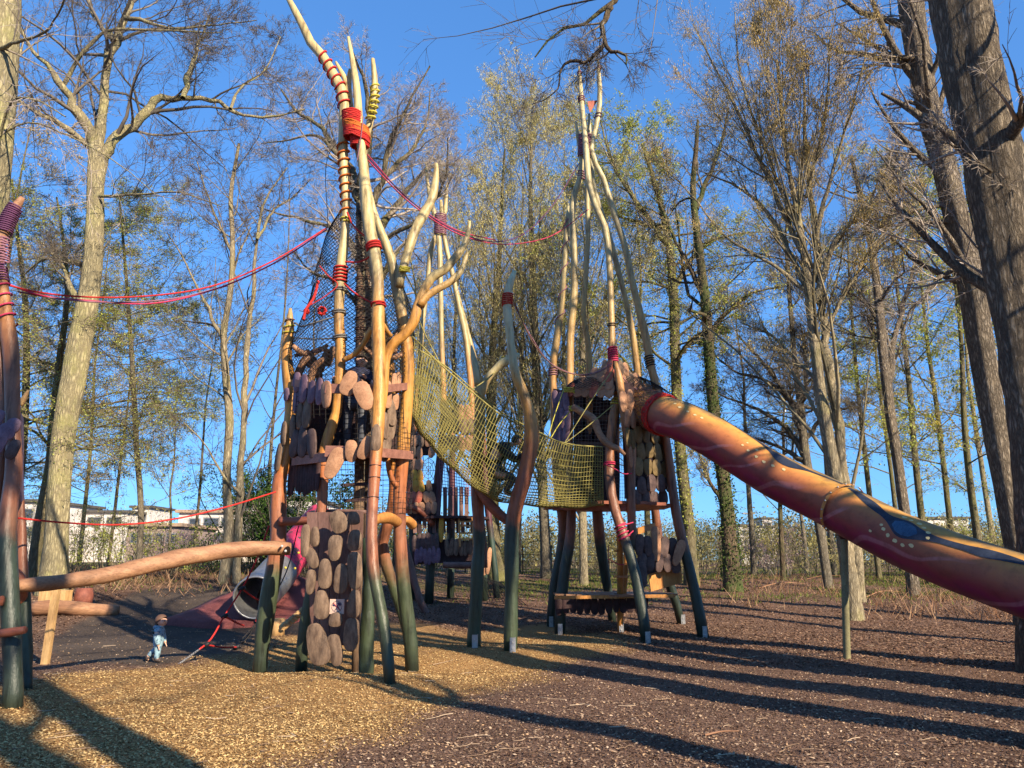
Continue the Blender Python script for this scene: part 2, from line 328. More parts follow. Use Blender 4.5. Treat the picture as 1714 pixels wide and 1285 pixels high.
gr = mb.build('ground', m, None); gr['kind'] = 'structure'
mk = masks(X.ravel(), Y.ravel())
for nm, a in zip(('chips', 'path', 'litter', 'grass'), mk):
    at = gr.data.attributes.new(nm, 'FLOAT', 'POINT'); at.data.foreach_set('value', a.astype(np.float32))
def scatter(n, ymin, ymax, keep, L, Wd, name, cols, lift=0.006, tilt=0.5, power=1.0, trans=0.1, spread=0.72):
    y = ymin*(ymax/ymin)**rng.random(n)**power; x = y*spread*rng.uniform(-1, 1, n)
    k = keep(x, y) > rng.random(n); x = x[k]; y = y[k]; n = len(x)
    a = rng.uniform(0, 2*PI, n); D = np.stack([np.cos(a), np.sin(a), rng.normal(0, tilt*0.6, n)], -1); D = nz(D)
    U = nz(np.stack([rng.normal(0, tilt, n), rng.normal(0, tilt, n), np.ones(n)], -1)); S = nz(np.cross(U, D))
    l = (rng.uniform(0.6, 1.4, n)*L/2)[:, None]; ww = (rng.uniform(0.6, 1.4, n)*Wd/2)[:, None]
    c = np.stack([x, y, H(x, y)+lift+rng.random(n)*lift], -1)
    V = np.stack([c-D*l, c+S*ww, c+D*l, c-S*ww], 1).reshape(-1, 3)
    q = np.arange(n*4).reshape(n, 4)
    o = MB().add(V, q, None, rng.random(n)).build(name, mat_leaf(name+'_mat', cols, trans), None, False); tag(o, kind='stuff'); return o
cm = lambda x, y: masks(x, y)[0]
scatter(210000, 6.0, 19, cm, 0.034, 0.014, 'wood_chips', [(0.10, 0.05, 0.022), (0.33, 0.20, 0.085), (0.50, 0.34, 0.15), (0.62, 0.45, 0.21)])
scatter(100000, 5.5, 20, lambda x, y: (1-masks(x, y)[0])*(1-masks(x, y)[1])*0.9, 0.036, 0.016, 'bark_mulch', [(0.035, 0.021, 0.016), (0.12, 0.072, 0.052), (0.20, 0.13, 0.092), (0.38, 0.27, 0.18)])
scatter(16000, 5.5, 24, lambda x, y: 1-masks(x, y)[0], 0.032, 0.02, 'dry_leaves', [(0.30, 0.18, 0.10), (0.45, 0.30, 0.18), (0.55, 0.42, 0.30)], tilt=0.4)
scatter(170000, 13, 46, lambda x, y: masks(x, y)[2], 0.058, 0.034, 'leaf_litter', [(0.06, 0.032, 0.024), (0.14, 0.08, 0.055), (0.23, 0.14, 0.095), (0.32, 0.21, 0.14)], lift=0.010, tilt=0.4, spread=0.8)
def blades(n, ymin, ymax, keep, hgt, wid, name, cols, lean=0.35, spread=0.85, K=2, xoff=0):
    y = ymin*(ymax/ymin)**rng.random(n); x = y*spread*rng.uniform(-1, 1, n)+xoff
    k = keep(x, y) > rng.random(n); x = x[k]; y = y[k]; n = len(x)
    a = rng.uniform(0, 2*PI, n); S = np.stack([np.cos(a), np.sin(a), 0*a], -1)*wid/2
    h = (hgt*rng.uniform(0.4, 1.3, n))[:, None]; D = nz(np.stack([rng.normal(0, lean, n), rng.normal(0, lean, n), np.ones(n)], -1))*h
    c = np.stack([x, y, H(x, y)-0.01], -1); V = np.stack([c-S, c+S, c+D*0.9+S*0.3, c+D-S*0.3], 1).reshape(-1, 3)
    o = MB().add(V, np.arange(n*4).reshape(n, 4), None, rng.random(n)).build(name, mat_leaf(name+'_mat', cols, 0.3), None, False); return tag(o, kind='stuff')
blades(60000, 24, 60, lambda x, y: masks(x, y)[3]*sst(-3, 2, x)*0.9+0.1, 0.13, 0.035, 'grass', [(0.05, 0.08, 0.015), (0.12, 0.16, 0.03), (0.22, 0.22, 0.07)])
blades(14000, 21, 38, lambda x, y: sst(0.0, 0.35, wob(x, y, 0.4))*sst(5, 9, x)+0.5*sst(-4, -7, x)*sst(22, 25, y), 0.5, 0.03, 'dry_undergrowth', [(0.16, 0.08, 0.045), (0.30, 0.17, 0.10), (0.42, 0.28, 0.17)], lean=0.9)

tw_n = 420; ty = 5.5*(30/5.5)**rng.random(tw_n); tx = ty*0.75*rng.uniform(-1, 1, tw_n); ta = rng.uniform(0, 2*PI, tw_n); tl = rng.uniform(0.08, 0.35, tw_n)
TP = np.zeros((tw_n, 4, 3))
for k_ in range(4):
    xx = tx+np.cos(ta+0.25*k_*rng.choice([-1, 1], tw_n))*tl*k_/3; yy = ty+np.sin(ta+0.25*k_)*tl*k_/3; TP[:, k_] = np.column_stack([xx, yy, H(xx, yy)+0.012+0.012*rng.random(tw_n)])
tag(MB().tubes(TP, np.broadcast_to(np.array([1, .9, .7, .4])*0.0045, (tw_n, 4)), 4).build('twig_litter', mat_leaf('twig_litter_mat', [(0.10, 0.06, 0.04), (0.30, 0.21, 0.14), (0.45, 0.35, 0.25)], 0.0), None, False), kind='stuff')
# ------------------------------------------------------------------ trees
BK = {}
BK['oak'] = mat_bark('oak_bark', (0.055, 0.045, 0.032), (0.23, 0.195, 0.13), (0.17, 0.17, 0.03), 0.35, 7, 0.05)
BK['grey'] = mat_bark('grey_bark', (0.06, 0.05, 0.04), (0.24, 0.21, 0.16), (0.13, 0.13, 0.04), 0.3, 10, 0.03)
BK['warm'] = mat_bark('warm_bark', (0.10, 0.08, 0.055), (0.40, 0.34, 0.23), (0.16, 0.16, 0.04), 0.35, 10, 0.025)
BK['ridged'] = mat_bark('ridged_oak_bark', (0.075, 0.056, 0.042), (0.36, 0.30, 0.23), (0.13, 0.13, 0.04), 0.14, 10.0, 0.10)
BK['mossy'] = mat_bark('mossy_bark', (0.06, 0.05, 0.03), (0.22, 0.19, 0.12), (0.14, 0.14, 0.035), 0.5, 10, 0.03)
BK['yellow'] = mat_bark('lichen_bark', (0.13, 0.11, 0.07), (0.38, 0.33, 0.20), (0.28, 0.27, 0.09), 0.4, 8, 0.035)
BK['ivy'] = mat_bark('ivied_bark', (0.04, 0.03, 0.02), (0.16, 0.12, 0.08), (0.05, 0.08, 0.02), 0.6, 8, 0.03)
TW = {'dark': mat_twig('dark_twigs', (0.05, 0.042, 0.034), (0.18, 0.15, 0.12)), 'pale': mat_twig('pale_twigs', (0.16, 0.13, 0.10), (0.42, 0.35, 0.29)),
      'olive': mat_twig('olive_twigs', (0.07, 0.06, 0.035), (0.30, 0.25, 0.15))}
LF = {'far': mat_leaf('far_foliage', [(0.08, 0.07, 0.035), (0.17, 0.15, 0.06), (0.28, 0.25, 0.10)], 0.2), 'catkin': mat_leaf('catkins', [(0.17, 0.12, 0.04), (0.36, 0.27, 0.09), (0.50, 0.38, 0.14)], 0.3),
      'olive': mat_leaf('olive_buds', [(0.32, 0.27, 0.09), (0.54, 0.47, 0.17), (0.68, 0.60, 0.26)], 0.35),
      'green': mat_leaf('spring_leaves', [(0.24, 0.27, 0.05), (0.40, 0.44, 0.09), (0.54, 0.56, 0.15)], 0.45),
      'yellow': mat_leaf('yellow_leaves', [(0.36, 0.29, 0.04), (0.52, 0.44, 0.07), (0.62, 0.54, 0.13)], 0.45),
      'ivy': mat_leaf('ivy_leaves', [(0.015, 0.03, 0.01), (0.05, 0.08, 0.02), (0.10, 0.14, 0.04)], 0.15),
      'ever': mat_leaf('evergreen_leaves', [(0.015, 0.035, 0.012), (0.04, 0.08, 0.02), (0.09, 0.15, 0.03)], 0.2),
      'gold': mat_leaf('golden_buds', [(0.30, 0.20, 0.07), (0.52, 0.37, 0.13), (0.66, 0.50, 0.20)], 0.35),
      'pink': mat_leaf('pink_blossom', [(0.35, 0.22, 0.22), (0.55, 0.40, 0.40)], 0.3)}
def kids(Pp, R, n, lr, ang, K=5, gn=0.15, up=0.0, rr=0.6, tmin=0.15, lmin=0.0, rmin=0.004, flat=0.0):
    N, Kp, _ = Pp.shape
    L = np.linalg.norm(np.diff(Pp, axis=1), axis=2).sum(1)
    t = rng.uniform(tmin, 1, (N, n)); f = t*(Kp-1); i = np.minimum(f.astype(int), Kp-2); wgt = (f-i)[..., None]
    ar = np.arange(N)[:, None]; p0 = Pp[ar, i]; p1 = Pp[ar, i+1]; pos = p0*(1-wgt)+p1*wgt; tan = nz(p1-p0)
    r0 = (R[ar, i]*(1-wgt[..., 0])+R[ar, i+1]*wgt[..., 0])*rr*rng.uniform(0.6, 1.0, (N, n))
    rv = rng.normal(size=(N, n, 3)); rv[..., 2] *= (1-flat); pr = nz(rv-(rv*tan).sum(-1, keepdims=True)*tan)
    a = np.radians(rng.uniform(ang[0], ang[1], (N, n)))[..., None]
    d = np.cos(a)*tan+np.sin(a)*pr
    l = np.maximum(L[:, None]*lr*(1.15-0.7*t)*rng.uniform(0.5, 1.25, (N, n)), lmin)
    pos = pos.reshape(-1, 3); d = d.reshape(-1, 3); l = l.reshape(-1); r0 = r0.reshape(-1)
    out = np.zeros((N*n, K, 3)); out[:, 0] = pos
    for k in range(1, K):
        d = nz(d+gn*rng.normal(size=d.shape)+up*np.array([0, 0, 1.0]))
        out[:, k] = out[:, k-1]+d*(l/(K-1))[:, None]
    Rr = np.maximum(r0[:, None]*(1-np.linspace(0, 0.85, K)[None]), rmin*np.linspace(1, 0.55, K)[None])
    return out, Rr
def leaves(mb, Pp, m, L, Wd, hang=0.0, jit=0.05, keep=0.85):
    N, K, _ = Pp.shape
    n = N*m; ii = np.repeat(np.arange(N), m); f = rng.uniform(0.15, 1, n)*(K-1); i = np.minimum(f.astype(int), K-2); wg = (f-i)[:, None]
    c = Pp[ii, i]*(1-wg)+Pp[ii, i+1]*wg+rng.normal(0, jit*1.3, (n, 3))
    if keep < 1: c = c[rng.random(n) < keep]; n = len(c)
    D = rng.normal(size=(n, 3)); D = nz(D*(1-hang)+np.array([0, 0, -1.0])*hang*1.5)
    S = nz(np.cross(D, rng.normal(size=(n, 3))))
    l = (L*rng.uniform(0.5, 1.3, n))[:, None]; ww = (Wd/2*rng.uniform(0.7, 1.2, n))[:, None]
    V = np.stack([c, c+D*l*0.5+S*ww, c+D*l, c+D*l*0.5-S*ww], 1).reshape(-1, 3)
    mb.add(V, np.arange(n*4).reshape(n, 4), None, rng.random(n))
STY = {  # nl1: limbs on the trunk, then levels (n, length ratio, angles, K, gnarl, up, radius ratio)
 'oak': dict(tm=0.45, l1=(11, 0.42, (45, 80), 8, 0.28, 0.03, 0.5), lv=[(8, 0.62, (25, 65), 9, 0.20, 0.05, 0.45), (7, 0.55, (25, 60), 7, 0.18, 0.04, 0.45), (6, 0.55, (25, 60), 5, 0.14, 0.03, 0.5), (2, 0.65, (25, 55), 3, 0.1, 0.03, 0.6)]),
 'high': dict(tm=0.7, l1=(8, 0.22, (30, 60), 6, 0.12, 0.05, 0.4), lv=[(6, 0.6, (25, 55), 5, 0.12, 0.03, 0.45), (5, 0.5, (25, 55), 4, 0.12, 0.0, 0.5)]),
 'up': dict(tm=0.12, l1=(22, 0.42, (16, 42), 8, 0.08, 0.05, 0.42), lv=[(9, 0.58, (16, 40), 6, 0.09, 0.05, 0.45), (8, 0.5, (18, 45), 5, 0.10, 0.0, 0.5), (5, 0.55, (20, 50), 3, 0.10, -0.05, 0.6)]),
 'upcrown': dict(tm=0.62, l1=(20, 0.42, (16, 45), 8, 0.08, 0.05, 0.42), lv=[(9, 0.58, (16, 40), 6, 0.09, 0.05, 0.45), (8, 0.5, (18, 45), 5, 0.10, 0.0, 0.5), (5, 0.55, (20, 50), 3, 0.10, -0.05, 0.6)]),
 'beech': dict(tm=0.2, l1=(20, 0.36, (55, 85), 7, 0.12, 0.0, 0.36), lv=[(9, 0.6, (30, 60), 6, 0.12, 0.0, 0.45), (8, 0.5, (30, 60), 5, 0.12, 0.0, 0.5), (5, 0.55, (25, 55), 3, 0.12, 0.0, 0.6)]),
 'slim': dict(tm=0.3, l1=(14, 0.30, (30, 60), 6, 0.12, 0.05, 0.4), lv=[(7, 0.65, (25, 55), 7, 0.12, 0.03, 0.45), (6, 0.55, (25, 55), 5, 0.12, 0.0, 0.5), (5, 0.55, (25, 55), 3, 0.1, 0.0, 0.6)])}
def grow(name, label, cat, trunk, radii, sty='oak', bark='oak', twig='dark', limbs=(), leaf=None, group=None, auto=1.0, dens=1.0, skirt=None, S=14, flare=1.0, rmin=0.0055, flat=0.0, forks=()):
    """trunk: (K,3) points, radii (K,), limbs: list of ((k,3), (k,)) traced limbs; the rest branches off by itself"""
    st = STY[sty]; base = trunk[0].copy()
    t = thing(name, label, cat, base, group)
    mt = MB(); tr = np.column_stack([trunk, radii]); tr = resample(tr, 40); tp = tr[:, :3]; rd = tr[:, 3]
    hh = np.linalg.norm(tp-tp[0], axis=1); rd = rd*(1+flare*0.22*np.exp(-hh/(rd[0]*1.0)))
    tp = tp+0.02*rd[:, None]*rng.normal(size=tp.shape); tp[0] = tp[0]-np.array([0, 0, 0.25])
    add_trunk(mt, tp, rd, S)
    par = []; parR = []
    for lp in list(limbs)+list(forks):
        nn_ = max(16, 3*len(lp[0])); q = resample(np.column_stack(lp), nn_); q[:, 3] *= np.linspace(1, 0.6, nn_); q[1:, :3] += rng.normal(size=(nn_-1, 3))*q[1:, 3:4]*0.35
        q[:, 3] *= 1+0.08*rng.normal(size=nn_); mt.tubes(q[:, :3], np.maximum(q[:, 3], 0.008), 9); par.append(resample(q, 16))
    L1p = []; L1r = []; lim = (np.array([p[:, :3] for p in par]), np.array([p[:, 3] for p in par])) if par else None
    n1, lr, ang, K, gn, up, rr = st['l1']; n1 = max(1, int(n1*auto)) if auto > 0 else 0
    if n1:
        a, r = kids(tp[None], rd[None], n1, lr, ang, 8, gn, up, rr, st['tm'], flat=flat); r = np.maximum(r, 0.012)
        mt.tubes(a, r, 7); L1p.append(a); L1r.append(r)
    mt.build('trunk', BK[bark], t)
    mc = MB(); cp, cr = (L1p[0], L1r[0]) if L1p else (None, None)
    for li, (n_, lr, ang, K, gn, up, rr) in enumerate(st['lv']):
        n_ = max(2, int(round(n_*(dens if li else 1)))) 
        kk_ = []
        if cp is not None: kk_.append(kids(cp, cr, n_, lr, ang, K, gn, up, rr, 0.12, 0.15, rmin, flat=flat))
        if li == 0 and lim: kk_.append(kids(lim[0], lim[1], int(n_*1.8), lr*0.75, ang, K, gn, up, rr*1.1, 0.1, 0.4, rmin, flat=flat))
        cp = np.concatenate([x[0] for x in kk_]); cr = np.concatenate([x[1] for x in kk_])
        mc.tubes(cp, cr, 5 if li == 0 else 3)
    mc.build('crown', TW[twig], t)
    if leaf:
        kind, m_, L_, W_, hang = leaf; ml = MB(); leaves(ml, cp, m_, L_, W_, hang); ml.build('leaves', LF[kind], t, False)
    if skirt:
        kind, f0, f1, cnt = skirt; ml = MB(); f = rng.uniform(f0, f1, cnt)*(len(tp)-1); i = f.astype(int); a = rng.uniform(0, 2*PI, cnt)
        rr_ = rd[i]*rng.uniform(0.95, 1.35, cnt)+rng.exponential(0.03, cnt); c = tp[i]+(tp[np.minimum(i+1, 39)]-tp[i])*(f-i)[:, None]+np.stack([np.cos(a)*rr_, np.sin(a)*rr_, 0*a], -1)
        D = nz(rng.normal(size=(cnt, 3))+[0, 0, -0.4]); S_ = nz(np.cross(D, rng.normal(size=(cnt, 3)))); l = rng.uniform(0.05, 0.10, cnt)[:, None]
        ml.add(np.stack([c, c+D*l*.5+S_*l*.45, c+D*l, c+D*l*.5-S_*l*.45], 1).reshape(-1, 3), np.arange(cnt*4).reshape(-1, 4), None, rng.random(cnt)); ml.build('ivy', LF[kind], t, False)
    return t
def add_trunk(mt, tp, rd, S):
    K = len(tp); T = nz(np.gradient(tp, axis=0)); A = nz(np.cross(T, np.array([0, 1.0, 0]))); B = np.cross(T, A); a = np.arange(S)*2*PI/S
    ph = rng.uniform(0, 6, 4); k = np.arange(K)[:, None]
    lob = 1+0.05*np.sin(3*a[None]+ph[0]+k*0.05)+0.04*np.sin(5*a[None]+ph[1]-k*0.08)+0.05*np.sin(2*a[None]+ph[2]+k*0.15)+0.14*np.exp(-k/1.2)*np.maximum(0, np.sin(4*a[None]+ph[3]))+0.015*rng.normal(size=(K, S))
    V = tp[:, None]+(rd[:, None]*lob)[..., None]*(np.cos(a)[None, :, None]*A[:, None]+np.sin(a)[None, :, None]*B[:, None])
    k = np.arange(K-1)[:, None]*S; j = np.arange(S)[None]; j2 = (j+1) % S
    mt.add(V.reshape(-1, 3), np.stack([k+j, k+j2, k+S+j2, k+S+j], -1).reshape(-1, 4), None, 0.5)
def px_path(pts, d, d2=None, foot=False):
    """photo-traced path (u, v, width px) at distance d (or from d to d2 along it) -> points, radii"""
    pts = [tuple(p) for p in pts]; o = []; n = len(pts)
    for i, p in enumerate(pts):
        dd = d if d2 is None else d+(d2-d)*i/(n-1)
        if len(p) > 3: dd = p[3]
        q = P(p[0], p[1], dd); o.append((*q, p[2]/2*scl(p[1], dd)*0.95/math.sqrt(1+((p[0]-CX)/FPX)**2)))
    o = np.array(o)
    return o[:, :3], o[:, 3]
def tree_px(name, label, cat, pts, limbs=(), up_extra=None, **kw):
    g = G(pts[0][0], pts[0][1]); d = kw.pop('d', g[1]); T, R = px_path(pts, d)
    T[0] = [T[0][0], d, float(H(T[0][0], d))-0.05]
    if up_extra:                                     # continue above the frame
        T = np.vstack([T, T[-1]+np.array(up_extra[:3])]); R = np.append(R, up_extra[3])
    lb = []
    for L_ in limbs:
        dz = L_[0]; q, r = px_path(L_[1:], d, d+dz); lb.append((q, r))
    return grow(name, label, cat, T, R, limbs=lb, **kw)

tree_px('oak_tree', 'big bare oak with pale lichened trunk forking wide above the playground log, left', 'tree',
  [(88, 985, 58), (91, 940, 51), (94, 900, 46), (97, 850, 44), (101, 780, 43), (111, 700, 43), (122, 640, 44), (135, 560, 41), (150, 480, 36), (158, 380, 33), (160, 300, 33), (165, 258, 40)],
  limbs=[(-2, (160, 262, 26), (146, 220, 22), (127, 178, 20), (106, 143, 18), (78, 108, 12), (50, 78, 10), (28, 25, 7), (20, -60, 4)),
         (1, (168, 262, 24), (171, 180, 18), (179, 110, 18), (192, 65, 20), (214, 20, 16), (226, -40, 12), (215, -140, 8)),
         (1.5, (172, 262, 24), (200, 226, 20), (245, 192, 20), (264, 166, 18), (310, 164, 13), (360, 168, 11), (392, 188, 9), (450, 196, 7), (510, 182, 5)),
         (2.5, (306, 164, 10), (317, 120, 12), (330, 82, 7), (352, 25, 5)), (-2.5, (150, 246, 14), (100, 206, 11), (60, 186, 9), (15, 158, 7), (-60, 120, 5)),
         (-1, (106, 143, 8), (135, 95, 9), (170, 55, 7), (240, 50, 6), (300, 52, 5), (370, 55, 3)),
         (-1, (210, 30, 10), (240, 34, 7), (290, 48, 5), (350, 42, 4), (430, 34, 3)),
         (2, (190, 68, 12), (160, 30, 8), (142, -20, 6)), (-3, (155, 330, 8), (230, 325, 5), (300, 322, 4), (370, 345, 3)),
         (2, (386, 182, 6), (400, 150, 5), (440, 120, 4), (470, 60, 3))],
  sty='oak', bark='yellow', twig='dark', auto=0.3, d=24, dens=0.95, S=20)
tree_px('oak_tree', 'bare spreading oak rising behind the red-roped central tower', 'tree',
  [(606, 1000, 44), (610, 900, 38), (612, 750, 36), (612, 600, 34), (610, 480, 30), (609, 400, 28), (606, 340, 24)],
  limbs=[(2, (606, 345, 18), (590, 290, 15), (560, 250, 12), (540, 215, 10), (500, 190, 8), (470, 150, 5)), (-2, (607, 340, 20), (612, 280, 16), (618, 200, 12), (608, 130, 9), (585, 75, 5)),
         (3, (612, 420, 16), (650, 360, 13), (690, 310, 11), (720, 280, 8), (760, 275, 5)), (-2, (610, 370, 14), (640, 300, 12), (655, 230, 10), (680, 180, 7), (720, 110, 4)),
         (1, (608, 440, 14), (570, 385, 10), (525, 372, 8), (470, 358, 5), (430, 345, 4)), (-3, (612, 440, 12), (650, 400, 10), (700, 370, 8), (745, 300, 6), (750, 230, 4)), (2, (607, 520, 12), (560, 470, 8), (520, 455, 6), (492, 420, 4)),
         (0, (600, 335, 14), (570, 270, 10), (520, 225, 7), (480, 235, 5), (440, 240, 3)), (1, (640, 300, 10), (690, 250, 7), (715, 200, 5), (720, 150, 3))],
  sty='oak', bark='oak', twig='pale', auto=0.3, d=27, dens=1.1)
tree_px('maple_tree', 'slender bare twin-stemmed tree leaning right, in front of the white houses', 'tree',
  [(374, 990, 22), (383, 900, 19), (379, 800, 15), (384, 700, 15), (377, 620, 14), (374, 565, 12), (386, 480, 11), (389, 400, 9), (386, 330, 8), (400, 240, 5)],
  limbs=[(0.5, (398, 985, 18), (397, 900, 17), (404, 800, 15), (410, 660, 13), (414, 560, 12), (424, 480, 10), (430, 400, 8), (442, 340, 7), (480, 280, 4)),
         (1, (374, 570, 8), (345, 510, 7), (320, 460, 5), (300, 420, 4), (280, 390, 3)), (-1, (388, 420, 6), (360, 360, 5), (345, 320, 4), (330, 270, 3)), (1, (384, 480, 7), (395, 440, 5), (420, 380, 4)), (-1, (404, 830, 6), (370, 790, 5), (340, 740, 4), (300, 700, 3)), (2, (430, 400, 6), (460, 350, 5), (490, 330, 4), (520, 300, 3))],
  sty='slim', bark='warm', twig='dark', auto=1.0, d=27, dens=1.05)
tree_px('hazel_tree', 'tall twin-trunked tree hung with golden catkins, just behind the slide post', 'tree',
  [(1428, 1015, 34), (1418, 930, 30), (1412, 890, 28), (1396, 790, 25), (1383, 720, 22), (1372, 650, 20), (1366, 600, 18), (1357, 520, 17), (1348, 440, 15), (1335, 360, 11), (1318, 270, 8), (1300, 100, 5)],
  limbs=[(0.6, (1442, 1008, 20), (1436, 930, 21), (1427, 880, 21), (1413, 800, 21), (1402, 720, 21), (1393, 650, 22), (1386, 600, 21), (1379, 530, 19), (1372, 460, 17), (1364, 380, 14), (1350, 250, 10), (1345, 100, 6)),
         (1.5, (1358, 500, 14), (1330, 440, 11), (1300, 380, 10), (1270, 340, 8), (1230, 310, 6), (1180, 290, 4)), (-1, (1360, 505, 16), (1385, 440, 12), (1400, 400, 10), (1450, 350, 8), (1500, 300, 5)),
         (-2, (1366, 400, 10), (1390, 300, 8), (1420, 200, 6), (1450, 90, 4)), (2, (1342, 420, 12), (1300, 330, 9), (1250, 220, 7), (1200, 120, 5), (1160, 40, 3)), (1, (1335, 380, 9), (1290, 270, 7), (1240, 130, 5), (1230, 20, 3)),
         (-1, (1378, 560, 10), (1420, 480, 8), (1470, 400, 6), (1530, 340, 4)), (2.5, (1372, 640, 9), (1330, 600, 7), (1290, 560, 6), (1240, 540, 4)), (-1, (1350, 330, 8), (1380, 200, 6), (1390, 60, 4)), (1, (1354, 490, 10), (1290, 440, 7), (1220, 400, 5), (1160, 330, 4), (1090, 260, 3))],
  sty='upcrown', bark='warm', twig='olive', auto=1.0, d=21, dens=1.0, leaf=('gold', 5, 0.075, 0.017, 0.85))
tree_px('oak_tree', 'leaning rough-barked trunk with short twigs, second from the right edge', 'tree',
  [(1722, 1005, 52), (1702, 900, 46), (1676, 762, 45), (1654, 640, 46), (1634, 520, 48), (1610, 400, 47), (1581, 280, 45), (1552, 170, 45), (1532, 60, 47), (1518, -40, 50), (1480, -220, 46)],
  limbs=[(-1, (1545, 100, 16), (1500, 95, 9), (1460, 90, 6), (1400, 110, 4)), (1, (1590, 370, 12), (1540, 375, 8), (1480, 380, 6), (1430, 400, 4)), (0, (1560, 180, 12), (1530, 172, 9), (1480, 175, 6)), (0, (1605, 440, 12), (1560, 480, 9), (1525, 520, 7), (1500, 600, 5)), (0, (1600, 340, 9), (1540, 350, 7), (1440, 370, 4)), (0, (1570, 200, 14), (1600, 60, 10), (1640, -60, 6))],
  sty='slim', bark='ridged', twig='pale', auto=1.2, d=20, dens=1.0, S=24)
tree_px('oak_tree', 'massive ridged grey-brown oak trunk filling the upper right corner', 'tree',
  [(1762, 1115, 140), (1758, 1000, 124), (1746, 780, 114), (1724, 600, 110), (1690, 420, 107), (1664, 280, 104), (1641, 187, 104), (1606, 0, 106), (1585, -120, 100), (1560, -260, 90)],
  limbs=[(-1, (1705, 330, 8), (1650, 280, 6), (1600, 245, 4), (1560, 235, 2)), (-1, (1620, 60, 16), (1560, -40, 12), (1450, -120, 8), (1300, -160, 6))],
  sty='slim', bark='ridged', twig='pale', auto=0.6, d=12.6, dens=1.0, S=40, flare=0.5)
tree_px('hornbeam_tree', 'dense upright hornbeam with olive buds, behind the solo bent post', 'tree',
  [(915, 975, 20), (912, 900, 18), (905, 760, 17), (898, 640, 16), (893, 520, 14), (890, 420, 10), (888, 330, 7), (890, 230, 4)],
  sty='up', bark='grey', twig='olive', auto=1.6, d=37, dens=1.0, leaf=('olive', 3, 0.10, 0.032, 0.7))
tree_px('hornbeam_tree', 'thick mossy-stemmed hornbeam left of the solo bent post', 'tree',
  [(832, 985, 34), (828, 930, 24), (826, 870, 21), (824, 780, 18), (822, 680, 16), (826, 560, 12), (835, 450, 9), (840, 330, 6), (845, 250, 4)],
  sty='up', bark='mossy', twig='olive', auto=1.4, d=36, dens=1.0, leaf=('olive', 4, 0.10, 0.032, 0.6))
tree_px('hornbeam_tree', 'pale straight hornbeam seen between the legs of the slide tower', 'tree',
  [(978, 1000, 15), (976, 900, 15), (974, 760, 14), (976, 620, 13), (978, 500, 11), (985, 380, 8), (990, 250, 5)],
  sty='up', bark='warm', twig='olive', auto=1.3, d=33, dens=1.0, leaf=('olive', 4, 0.10, 0.032, 0.6))
tree_px('hornbeam_tree', 'leafy moss-green trunk just right of the slide tower', 'tree',
  [(1156, 948, 27), (1152, 880, 23), (1141, 782, 21), (1133, 680, 19), (1130, 600, 18), (1127, 500, 16), (1118, 400, 12), (1100, 320, 9), (1075, 240, 6)],
  limbs=[(2, (1128, 480, 12), (1160, 430, 9), (1200, 400, 6), (1240, 390, 4)), (0, (1132, 600, 12), (1170, 560, 8), (1210, 550, 5)), (1, (1120, 410, 12), (1060, 330, 10), (1020, 260, 7), (1005, 200, 4)), (1, (1110, 380, 10), (1060, 370, 7), (1010, 350, 4))],
  sty='beech', bark='mossy', twig='olive', auto=1.2, d=33, dens=1.0, leaf=('green', 3, 0.10, 0.06, 0.2), skirt=('green', 0.1, 0.9, 2500))
tree_px('ivy_tree', 'dark ivy-clad trunk standing above the dry bracken, right of the slide tower', 'tree',
  [(1226, 968, 34), (1223, 920, 28), (1211, 800, 23), (1194, 680, 20), (1188, 600, 19), (1180, 500, 17), (1168, 400, 14), (1160, 320, 11), (1166, 240, 8), (1168, 200, 4)],
  limbs=[(1, (1180, 500, 12), (1150, 440, 9), (1120, 380, 7), (1090, 300, 5)), (-1, (1186, 560, 10), (1220, 520, 8), (1260, 490, 6), (1310, 480, 4)), (1, (1165, 350, 12), (1200, 260, 8), (1220, 180, 5)), (0, (1215, 850, 9), (1180, 790, 7), (1165, 740, 4))],
  sty='oak', bark='ivy', twig='dark', auto=0.6, d=30, dens=0.8, leaf=('olive', 1, 0.09, 0.04, 0.3), skirt=('ivy', 0.0, 0.5, 3000))
tree_px('oak_tree', 'bare upright oak with forked top, seen right of the catkin tree above the slide', 'tree',
  [(1526, 960, 24), (1512, 843, 21), (1500, 760, 20), (1488, 680, 20), (1478, 590, 18), (1468, 480, 15), (1456, 400, 12), (1440, 330, 9), (1425, 260, 6)],
  limbs=[(1, (1486, 640, 16), (1500, 560, 12), (1520, 480, 9), (1540, 400, 6)), (-1, (1462, 430, 10), (1490, 350, 8), (1500, 260, 5)), (2, (1482, 560, 9), (1440, 500, 7), (1400, 480, 5))],
  sty='oak', bark='ridged', twig='dark', auto=1.0, d=28, dens=1.1)
tree_px('hornbeam_tree', 'wide bare many-limbed tree behind the middle of the slide', 'tree',
  [(1384, 950, 17), (1368, 860, 16), (1348, 760, 16), (1340, 680, 14), (1330, 600, 11), (1322, 500, 8), (1316, 420, 6)],
  limbs=[(1, (1345, 760, 14), (1320, 720, 10), (1280, 690, 8), (1230, 670, 6), (1180, 650, 4)), (0, (1342, 720, 12), (1310, 650, 10), (1270, 600, 8), (1235, 560, 5)), (0, (1338, 690, 12), (1350, 620, 10), (1340, 540, 6)), (2, (1345, 770, 12), (1300, 745, 8), (1230, 730, 5)), (1, (1338, 690, 10), (1290, 640, 8), (1230, 620, 6), (1190, 590, 4)), (-1, (1345, 740, 10), (1390, 690, 8), (1440, 680, 5))],
  sty='oak', bark='grey', twig='dark', auto=0.8, d=32, dens=1.1)
